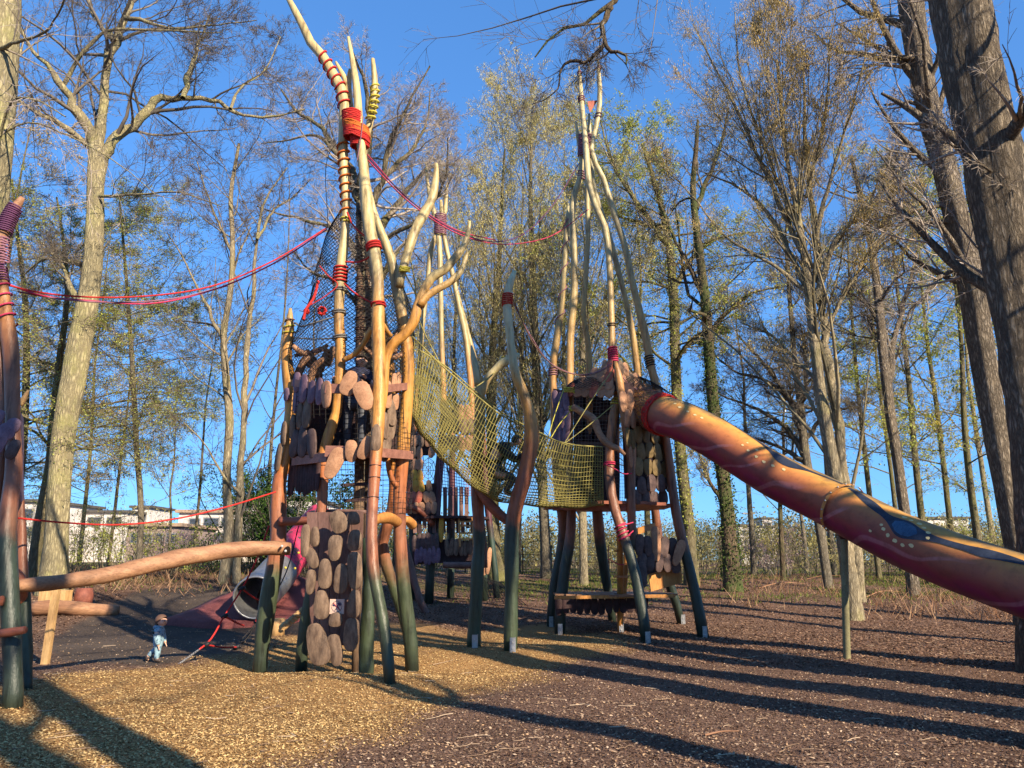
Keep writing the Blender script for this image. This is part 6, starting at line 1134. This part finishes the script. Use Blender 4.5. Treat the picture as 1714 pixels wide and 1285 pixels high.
def open_tube(parent, name, pts, r, mat, n, S=32, th=0.02):
    q_ = resample(pts, n); mb = MB(); mb.tubes(q_, np.full(n, r), S); mb.tubes(q_, np.full(n, r-th), S); rim = q_[0]; return mb.build(name, mat, parent), q_
RS = 0.50
o, qs = open_tube(SS, 'steel_tube', ends[:4], RS, M['steel'], 14); T0 = nz(qs[1]-qs[0]); A0 = nz(np.cross(T0, [0, 1.0, 0])); B0 = np.cross(T0, A0); a = np.linspace(0, 2*PI, 41)
MB().tubes(qs[0]+RS*(np.cos(a)[:, None]*A0+np.sin(a)[:, None]*B0), np.full(41, 0.025), 8).build('rim', M['steel'], SS)
m, n_, b = new_mat('pink_black_slide'); nn = noise(n_, 2.6, 6, 0.75); g = n_.nodes.new('ShaderNodeNewGeometry'); r = ramp(n_, [(0.40, (0.02, 0.02, 0.022)), (0.47, (0.10, 0.05, 0.06)), (0.52, (0.60, 0.03, 0.10)), (0.62, (0.60, 0.06, 0.10)), (0.70, (0.6, 0.35, 0.12))]); n_.links.new(nn.outputs[0], r.inputs[0]); n_.links.new(r.outputs[0], b.inputs['Base Color']); b.inputs['Roughness'].default_value = 0.4
open_tube(SS, 'painted_tube', ends[3:], RS*0.97, m, 14)
YC = mcol('yellow_caps', (0.6, 0.45, 0.04))
for u, v in ((478, 950), (494, 951), (500, 925)):
    p = P(u, v, ds+0.0); MB().tubes(np.array([p, p-[0, .02, 0]]), np.array([0.03, 0.03]), 10, True).build('cap', YC, SS)
lg = thing('lying_log', 'thick debarked log lying on the ground left of the child, below the big oak', 'log', G(130, 1030)); dg = G(128, 1032)[1]
pole(lg, 'log', [(56, 1018, 26), (90, 1016, 25), (130, 1018, 24), (165, 1021, 22), (198, 1022, 18)], dg, dg+0.3, M['log'], foot=False, n=16, S=16, tip=0.95)
sp = thing('log_seat', 'pale sawn timber block bench behind the lying log', 'bench', G(92, 1015)); dq = dg+0.9
mb = MB(); mb.box(P(92, 1005, dq), (44*scl(1005, dq), 0.35, 34*scl(1005, dq))); mb.build('block', M['wood_pale'], sp, False)
rb = thing('drum_stool', 'reddish brown drum-shaped stool behind the lying log', 'stool', G(140, 1022)); c = P(140, 1000, dg+1.2)
MB().tubes(np.array([[c[0], c[1], float(H(c[0], c[1]))-.02], [c[0], c[1], c[2]+0.05], [c[0], c[1], c[2]+0.25]]), np.array([0.22, 0.24, 0.20]), 18, True).build('drum', mat_simple('brown_red', (0.16, 0.05, 0.035), (0.26, 0.09, 0.06), 10, 0.7, 0.1), rb)

# ================================================================== buildings and lamp far off
WH = mat_simple('white_render', (0.50, 0.47, 0.44), (0.64, 0.61, 0.57), 0.6, 0.85, 0.1); GL = mat_simple('window_glass', (0.03, 0.035, 0.045), (0.07, 0.08, 0.10), 0.8, 0.12, 0, spec=0.6); RF = mat_simple('roof_dark', (0.06, 0.055, 0.05), (0.11, 0.10, 0.09), 2, 0.8, 0.1); TN = mat_simple('roof_tan', (0.28, 0.20, 0.14), (0.38, 0.28, 0.20), 1.5, 0.85, 0.2); GF = mat_simple('frame_grey', (0.22, 0.22, 0.22), (0.3, 0.3, 0.3), 3, 0.6, 0)
def building(label, u0, u1, v0, vb, d, depth, wins, roof=None, wall=WH, name='apartment_building'):
    p0, p1 = P(u0, v0, d), P(u1, v0, d); z0 = float(H((p0[0]+p1[0])/2, d))-0.3; t = thing(name, label, 'building', ((p0[0]+p1[0])/2, d+depth/2, z0))
    MB().box(((p0[0]+p1[0])/2, d+depth/2, (z0+p0[2])/2), (p1[0]-p0[0], depth, p0[2]-z0)).build('wall', wall, t, False)
    MB().box(((p0[0]+p1[0])/2, d+depth/2, p0[2]+0.14), (p1[0]-p0[0]+0.6, depth+0.6, 0.28)).build('roof', roof or RF, t, False)
    for (a_, b_, c_, e_) in wins:
        w0, w1 = P(a_, c_, d), P(b_, e_, d); cx, cz, ww, hh = (w0[0]+w1[0])/2, (w0[2]+w1[2])/2, w1[0]-w0[0], w0[2]-w1[2]
        f = MB().box((cx, d-0.01, cz), (ww+0.14, 0.08, hh+0.14)).build('window', GF, t, False); k = max(1, int(ww/1.1)); mb = MB()
        for i in range(k): mb.box((cx-ww/2+(i+.5)*ww/k, d-0.04, cz), (ww/k-0.08, 0.06, hh-0.05))
        pn_ = mb.build('pane', GL, f, False)
    return t
PK = mat_simple('pinkish_brick', (0.24, 0.18, 0.16), (0.34, 0.27, 0.24), 3, 0.9, 0.2)
building('white flat-roofed block with dark window bands, behind the twin-stemmed tree', 392, 520, 835, 950, 78, 14, [(404, 432, 841, 851), (438, 452, 841, 851), (400, 424, 863, 873), (430, 450, 862, 873), (402, 446, 885, 897), (400, 430, 908, 920), (470, 500, 848, 860), (470, 500, 870, 884)])
building('long low house with tan roof edge left of the white block', 300, 392, 858, 950, 74, 12, [(318, 334, 868, 880), (342, 366, 867, 881), (372, 388, 867, 881), (318, 340, 892, 906), (350, 388, 892, 908)], TN)
building('pinkish house wing with dark windows between the shrubs', 214, 300, 881, 950, 66, 9, [(280, 292, 893, 908), (262, 272, 893, 908), (238, 254, 893, 908), (220, 230, 893, 908)], TN, PK)
building('small white house top peeping over the leaf bank shrubs', 110, 214, 858, 950, 88, 10, [(118, 138, 866, 880), (148, 168, 866, 880), (180, 202, 866, 880)])
building('pale upper storey on the far left behind the big oak', -40, 70, 840, 950, 80, 12, [(0, 20, 852, 868), (30, 55, 852, 868), (0, 24, 882, 898), (34, 60, 882, 898)])
MBX = building('white stair tower rising above the low houses', 222, 252, 850, 950, 92, 6, [(230, 244, 858, 872)])
building('tiny white house between ivy trunk and street lamp', 1236, 1262, 880, 950, 130, 12, [(1240, 1247, 888, 894), (1250, 1257, 888, 894)], name='house')
building('tiny concrete block with rooftop box, right of the street lamp', 1266, 1300, 882, 950, 150, 14, [(1268, 1276, 888, 892), (1282, 1294, 888, 892)], name='house'); building('rooftop box of the tiny concrete block', 1276, 1292, 868, 890, 152, 8, [(1279, 1289, 874, 879)], name='house')
building('grey hall partly hidden behind the thin trees at far right', 1530, 1620, 868, 950, 110, 14, [(1535, 1560, 880, 888), (1570, 1600, 880, 888)], name='house')
lc = P(1253, 860, 95); zb = float(H(lc[0], 95)); lm = thing('street_lamp', 'slim grey street lamp with flat head standing between the distant houses', 'lamp', (lc[0], 95, zb))
MB().tubes(np.array([[lc[0], 95, zb], [lc[0], 95, (zb+lc[2])/2], [lc[0], 95, lc[2]]]), np.array([0.12, 0.1, 0.08]), 8).build('lamp_post', GF, lm); MB().box((lc[0], 95, lc[2]+0.05), (1.5, 0.5, 0.15)).build('lamp_head', GF, lm, False)
fn = thing('wire_fence', 'low dark wire fence seen between the tower legs at the back', 'fence', (*P(640, 960, 44)[:2], 1.0)); mb = MB(); mw = MB()
for i in range(17):
    x = -17+i*1.6; z = float(H(x, 44)); MB().tubes(np.array([[x, 44, z], [x, 44, z+1.5]]), np.array([0.035, 0.035]), 6).build('post', M['board_dark'], fn)
    if i < 16:
        z2 = float(H(x+1.6, 44))
        for h in (0.2, 0.6, 1.0, 1.4): mw.tubes(np.array([[x, 44, z+h], [x+1.6, 44, z2+h]]), np.array([0.012, 0.012]), 4)
mw.build('wire', M['board_dark'], fn)
# twigs and fallen branches on the ground
for i, (u, v, L_, a, lab) in enumerate(((1270, 985, 2.2, 0.3, 'pale fallen branch in the bracken left of the slide post'), (1180, 1235, 0.35, 0.1, 'short curved twig on the foreground mulch'), (1350, 970, 1.6, -0.2, 'grey fallen branch right below the short sapling'), (1450, 1000, 1.8, 0.5, 'dead branch beside the twin trunks'))):
    p = G(u, v); e = p+np.array([math.cos(a)*L_, math.sin(a)*L_, 0.05+0.12*(L_ > 1)]); qq = resample(np.array([p+[0, 0, .02], (p+e)/2+[0, .05*L_, .06*L_], e]), 10)
    tag(MB().tubes(qq, np.linspace(0.025, 0.008, 10)*(1 if L_ > 1 else 0.5), 6).build('fallen_branch', M['log']), lab, 'branch')
# ------------------------------------------------------------------ people
def skinned(name, joints, mat, parent, sub=2, root=0, base=(0, 0, 0)):
    """joints: name -> (x, y, z, rx, ry, parent joint); grown as one surface"""
    keys = list(joints); me = bpy.data.meshes.new(name); pos = [joints[k][:3] for k in keys]
    edges = [(keys.index(joints[k][5]), i) for i, k in enumerate(keys) if joints[k][5] is not None]
    me.from_pydata([tuple(p) for p in pos], edges, []); o = bpy.data.objects.new(name, me); SC.collection.objects.link(o)
    sk = o.modifiers.new('skin', 'SKIN'); sk.use_smooth_shade = True; sd = me.skin_vertices[0].data
    for i, k in enumerate(keys): sd[i].radius = joints[k][3:5]; sd[i].use_root = (i == root)
    ss = o.modifiers.new('sub', 'SUBSURF'); ss.levels = sub; ss.render_levels = sub
    dg_ = bpy.context.evaluated_depsgraph_get(); ev = o.evaluated_get(dg_); nm = bpy.data.meshes.new_from_object(ev)
    o.modifiers.clear(); o.data = nm; nm.materials.clear(); nm.materials.append(mat); o.name = name
    for p in nm.polygons: p.use_smooth = True
    o.parent = parent; return o
def ellipsoid(parent, name, c, r, mat, S=16, cut=None):
    S = S if cut is None else 56; NR = 9 if cut is None else 41; mb = MB(); th = np.linspace(0, PI, NR); V = []; 
    for t in th:
        for j in range(S): a = 2*PI*j/S; V.append((c[0]+r[0]*math.sin(t)*math.cos(a), c[1]+r[1]*math.sin(t)*math.sin(a), c[2]+r[2]*math.cos(t)))
    V = np.array(V); Q = [(k*S+j, (k+1)*S+j, (k+1)*S+(j+1) % S, k*S+(j+1) % S) for k in range(NR-1) for j in range(S)]
    if cut is not None: Q = [q_ for q_ in Q if cut(V[list(q_)].mean(0)-np.array(c))]
    b0 = world_loc(parent); mb.add(V+b0, Q); return mb.build(name, mat, parent)
SKIN = mcol('skin', (0.62, 0.36, 0.25), 0.5); HAIR = mcol('brown_hair', (0.10, 0.05, 0.03), 0.7); DHAIR = mcol('dark_hair', (0.03, 0.02, 0.015), 0.7)
m, n, b = new_mat('printed_snowsuit'); t = noise(n, 34, 2, 0.5); r = ramp(n, [(0.56, (0.22, 0.34, 0.40)), (0.60, (0.07, 0.12, 0.17))], 'LINEAR'); n.links.new(t.outputs[0], r.inputs[0]); n.links.new(r.outputs[0], b.inputs['Base Color']); b.inputs['Roughness'].default_value = 0.75; t2 = noise(n, 9, 4); bump(n, b, t2.outputs[0], 0.6, 0.03); SUIT = m
NAVY = mat_simple('navy_jacket', (0.012, 0.015, 0.04), (0.03, 0.035, 0.08), 10, 0.7, 0.4, 0.02); BLACK = mat_simple('black_jacket', (0.012, 0.013, 0.018), (0.03, 0.032, 0.04), 8, 0.6, 0.5, 0.03); BOOT = mcol('dark_boots', (0.05, 0.035, 0.03)); JEAN = mcol('dark_trousers', (0.05, 0.055, 0.07))
def hand(j, wrist, w_pos, d, s=1.0, side=1):
    """palm and five fingers added to a joint table; d is the pointing direction"""
    d = nz(Zt(d)); sd = nz(np.cross(d, [0, 0, 1.0]) if abs(d[2]) < 0.9 else np.array([0, 1.0, 0])); p = Zt(w_pos)+d*0.035*s
    pk = wrist+'_palm'; j[pk] = (*p, 0.020*s, 0.014*s, wrist); kn = wrist+'_knuckle'; kp = p+d*0.03*s; j[kn] = (*kp, 0.020*s, 0.011*s, pk)
    for i, (o_, L_) in enumerate(((-1.5, 0.8), (-0.5, 1.0), (0.5, 0.95), (1.5, 0.75))):
        a_ = kp+sd*0.010*s*o_+d*0.015*s; b_ = a_+d*0.028*s*L_+np.array([0, 0, -0.004*s]); c_ = b_+d*0.016*s*L_+np.array([0, 0, -0.010*s])
        j[f'{wrist}_f{i}a'] = (*a_, 0.006*s, 0.006*s, kn); j[f'{wrist}_f{i}b'] = (*b_, 0.0055*s, 0.0055*s, f'{wrist}_f{i}a'); j[f'{wrist}_f{i}c'] = (*c_, 0.005*s, 0.005*s, f'{wrist}_f{i}b')
    a_ = p+sd*0.026*s*side+d*0.008*s; b_ = a_+d*0.022*s+sd*0.008*s*side; j[wrist+'_ta'] = (*a_, 0.008*s, 0.008*s, pk); j[wrist+'_tb'] = (*b_, 0.006*s, 0.006*s, wrist+'_ta')
def face(parent, hc, hr, yaw, hair, s=1.0, hair_cut=-0.1):
    f = np.array([math.cos(yaw), math.sin(yaw), 0]); l = np.array([-f[1], f[0], 0]); hc = Zt(hc)
    for sg_ in (-1, 1): ellipsoid(parent, 'eye', hc+f*hr*0.86+l*sg_*hr*0.36+[0, 0, hr*0.05], (hr*.11,)*3, DHAIR, 8)
    ellipsoid(parent, 'mouth', hc+f*hr*0.90+[0, 0, -hr*0.48], (hr*.08, hr*.2, hr*.05), mcol('lips', (0.45, 0.16, 0.13)), 8)
    ellipsoid(parent, 'hair', hc+[-f[0]*hr*.10, -f[1]*hr*.10, hr*0.12], (hr*1.10, hr*1.08, hr*1.10), hair, 20, lambda c: c[2] > -hr*0.8 and c[2] > hr*(-0.35+1.15*(c @ f)/hr))
def head_joints(j, neck, hc, hr, yaw, s=1.0):
    f = np.array([math.cos(yaw), math.sin(yaw), 0]); l = np.array([-f[1], f[0], 0]); hc = Zt(hc)
    j['head0'] = (*(hc-[0, 0, hr*0.55]+f*hr*.14), hr*.78, hr*.72, neck); j['head1'] = (*hc, hr*.98, hr*.92, 'head0'); j['head2'] = (*(hc+[0, 0, hr*0.55]), hr*.72, hr*.75, 'head1')
    j['nose'] = (*(hc+f*hr*1.08+[0, 0, -hr*.12]), hr*.10, hr*.10, 'head1')
    for sg_, nm_ in ((-1, 'ear_l'), (1, 'ear_r')): j[nm_] = (*(hc+l*sg_*hr*1.0-[0, 0, hr*.1]), hr*.13, hr*.2, 'head1')
# the walking toddler
g_ = G(262, 1109); PC = thing('person', 'toddler with short brown hair in a printed light blue snowsuit, walking to the right', 'person', g_)
zh = P(266, 1038, g_[1])[2]-g_[2]; hr = 0.092; sc = zh/0.755; yaw = -0.15
Jt = {'pelvis': (0, 0, .33, .085, .085, None), 'chest': (0.0, 0, .47, .085, .10, 'pelvis'), 'neckb': (0.005, 0, .59, .075, .09, 'chest'), 'neck': (0.01, 0, .64, .035, .035, 'neckb'),
      'hipl': (0.0, .055, .29, .065, .065, 'pelvis'), 'kneel': (-.09, .06, .20, .052, .052, 'hipl'), 'anklel': (-.20, .06, .10, .04, .04, 'kneel'), 'toel': (-.20, .06, .02, .028, .03, 'anklel'),
      'hipr': (0.01, -.055, .29, .065, .065, 'pelvis'), 'kneer': (.03, -.06, .17, .052, .052, 'hipr'), 'ankler': (.01, -.06, .06, .04, .04, 'kneer'), 'toer': (.10, -.06, .03, .03, .03, 'ankler'),
      'shl': (-.01, .09, .55, .065, .065, 'neckb'), 'ell': (.02, .14, .43, .055, .055, 'shl'), 'wrl': (.07, .13, .35, .03, .03, 'ell'),
      'shr': (-.01, -.09, .55, .065, .065, 'neckb'), 'elr': (.03, -.14, .43, .055, .055, 'shr'), 'wrr': (.06, -.13, .32, .03, .03, 'elr')}
def sc_(J, s): return {k: (v[0]*s, v[1]*s, v[2]*s, v[3]*s, v[4]*s, v[5]) for k, v in J.items()}
Jt = {k: (v[0], v[1], v[2], v[3]*1.12, v[4]*1.12, v[5]) for k, v in sc_(Jt, sc).items()}; hc = np.array([.02*sc, 0, zh-.012]); body = {k: (v[0], v[1], v[2], v[3]*.78, v[4]*.78, v[5]) for k, v in Jt.items()}
head_joints(body, 'neck', hc, hr, yaw); hand(body, 'wrl', Jt['wrl'][:3], (.5, 0, -1), .6); hand(body, 'wrr', Jt['wrr'][:3], (.3, 0, -1), .6, -1)
skinned('body', body, SKIN, PC); face(PC, hc, hr, yaw, HAIR)
suit = {k: v for k, v in Jt.items() if k not in ('toel', 'toer')}; v = suit['neck']; suit['neck'] = (v[0], v[1], v[2]+.01, v[3]*1.35, v[4]*1.35, v[5])
for k in ('wrl', 'wrr'): v = suit[k]; suit[k] = (v[0], v[1], v[2]-.005, .046*sc, .046*sc, v[5])
skinned('snowsuit', suit, SUIT, PC); ellipsoid(PC, 'hood', np.array([-.05*sc, 0, .625*sc]), (.075*sc, .085*sc, .05*sc), SUIT, 16); ellipsoid(PC, 'collar', np.array([.012*sc, 0, .645*sc]), (.062*sc, .066*sc, .035*sc), SUIT, 16)
for s_, (ax, ay, az), (tx, ty, tz) in ((1, (-.20, .06, .12), (-.215, .06, .015)), (-1, (.01, -.06, .10), (.11, -.06, .035))):
    J2 = {'a': (ax*sc, ay*sc, az*sc, .046*sc, .046*sc, None), 'h': ((ax-.005)*sc, ay*sc, (.045 if s_ < 0 else .07)*sc, .042*sc, .045*sc, 'a'), 't': (tx*sc, ty*sc, tz*sc, .034*sc, .03*sc, 'h')}; skinned('boot', J2, BOOT, PC, 1)
# grown-up person behind the net of the central tower
b0 = P(592, 765, 12.7); PA = thing('person', 'person in a dark navy jacket standing behind the black net in the central tower cabin', 'person', (b0[0], b0[1], b0[2]+.03)); hz = P(606, 600, 12.5)[2]-b0[2]-.03; s = hz/1.45
J = sc_({'pelvis': (0, 0, .85, .15, .13, None), 'waist': (-.01, 0, 1.0, .14, .12, 'pelvis'), 'chest': (-.01, 0, 1.18, .17, .14, 'waist'), 'neckb': (.02, 0, 1.29, .10, .10, 'chest'), 'neck': (.05, -.02, 1.35, .055, .055, 'neckb'), 'hipl': (-.09, 0, .80, .10, .10, 'pelvis'), 'kneel': (-.11, -.03, .44, .07, .07, 'hipl'), 'anklel': (-.10, 0, .07, .045, .045, 'kneel'), 'toel': (-.10, -.14, .03, .035, .035, 'anklel'), 'hipr': (.09, 0, .80, .10, .10, 'pelvis'), 'kneer': (.11, -.03, .44, .07, .07, 'hipr'), 'ankler': (.10, 0, .07, .045, .045, 'kneer'), 'toer': (.10, -.14, .03, .035, .035, 'ankler'),
      'shl': (-.20, 0, 1.24, .075, .075, 'neckb'), 'ell': (-.32, -.12, 1.02, .055, .055, 'shl'), 'wrl': (-.28, -.30, 1.10, .035, .035, 'ell'), 'shr': (.20, 0, 1.24, .075, .075, 'neckb'), 'elr': (.28, -.14, 1.05, .055, .055, 'shr'), 'wrr': (.18, -.30, 1.13, .035, .035, 'elr')}, s)
hcA = np.array([.07, -.05, hz]); bj = {k: (v[0], v[1], v[2], v[3]*.72, v[4]*.72, v[5]) for k, v in J.items()}; head_joints(bj, 'neck', hcA, .095, -1.2); hand(bj, 'wrl', J['wrl'][:3], (.2, -1, .3)); hand(bj, 'wrr', J['wrr'][:3], (-.2, -1, .3), 1, -1)
skinned('body', bj, SKIN, PA); face(PA, hcA, .095, -1.2, DHAIR); skinned('jacket', {k: v for k, v in J.items() if k in ('pelvis', 'waist', 'chest', 'neckb', 'neck', 'shl', 'ell', 'wrl', 'shr', 'elr', 'wrr')}, NAVY, PA)
skinned('trousers', {k: ((v[0], v[1], v[2], v[3], v[4], None if k == 'pelvis' else v[5])) for k, v in J.items() if k in ('pelvis', 'hipl', 'kneel', 'anklel', 'hipr', 'kneer', 'ankler')}, JEAN, PA)
for x in (-.10, .10): skinned('shoe', {'a': (x*s, 0, .06*s, .055, .05, None), 't': (x*s, -.16*s, .035*s, .045, .04, 'a')}, BOOT, PA, 1)
# child crawling in the rope bridge
c0 = P(836, 806, 15.2); PB = thing('person', 'person in a puffy black jacket crouching inside the yellow rope bridge, seen from behind', 'person', c0)
J = {'pelvis': (-.10, 0, .18, .15, .16, None), 'waist': (-.10, 0, .33, .16, .17, 'pelvis'), 'chest': (-.02, 0, .50, .17, .18, 'waist'), 'neckb': (.11, 0, .58, .10, .10, 'chest'), 'neck': (.18, 0, .60, .05, .05, 'neckb'),
     'hipl': (-.05, .10, .10, .09, .09, 'pelvis'), 'kneel': (.22, .14, .12, .065, .065, 'hipl'), 'anklel': (.10, .12, -.16, .045, .045, 'kneel'), 'toel': (.20, .12, -.20, .035, .035, 'anklel'), 'hipr': (-.05, -.10, .10, .09, .09, 'pelvis'), 'kneer': (.24, -.14, .05, .065, .065, 'hipr'), 'ankler': (.08, -.12, -.18, .045, .045, 'kneer'), 'toer': (.18, -.12, -.22, .035, .035, 'ankler'),
     'shl': (.06, .18, .50, .08, .08, 'neckb'), 'ell': (.26, .22, .36, .055, .055, 'shl'), 'wrl': (.40, .20, .46, .03, .03, 'ell'), 'shr': (.06, -.18, .50, .08, .08, 'neckb'), 'elr': (.25, -.22, .32, .055, .055, 'shr'), 'wrr': (.38, -.20, .42, .03, .03, 'elr')}
J = sc_(J, 1.25); hcB = np.array([.34, 0, .82]); bj = {k: (v[0], v[1], v[2], v[3]*.72, v[4]*.72, v[5]) for k, v in J.items()}; head_joints(bj, 'neck', hcB, .092, 0.1); hand(bj, 'wrl', J['wrl'][:3], (1, 0, .3)); hand(bj, 'wrr', J['wrr'][:3], (1, 0, .3), 1, -1)
skinned('body', bj, SKIN, PB); face(PB, hcB, .092, 0.1, DHAIR); skinned('jacket', {k: v for k, v in J.items() if k in ('pelvis', 'waist', 'chest', 'neckb', 'neck', 'shl', 'ell', 'wrl', 'shr', 'elr', 'wrr')}, BLACK, PB)
skinned('trousers', {k: v for k, v in J.items() if k in ('pelvis', 'waist', 'hipl', 'kneel', 'anklel', 'hipr', 'kneer', 'ankler')}, JEAN, PB)
for y in (.12, -.12): skinned('shoe', {'a': (.12, y*1.25, -.21, .055, .05, None), 't': (.28, y*1.25, -.25, .045, .04, 'a')}, BOOT, PB, 1)
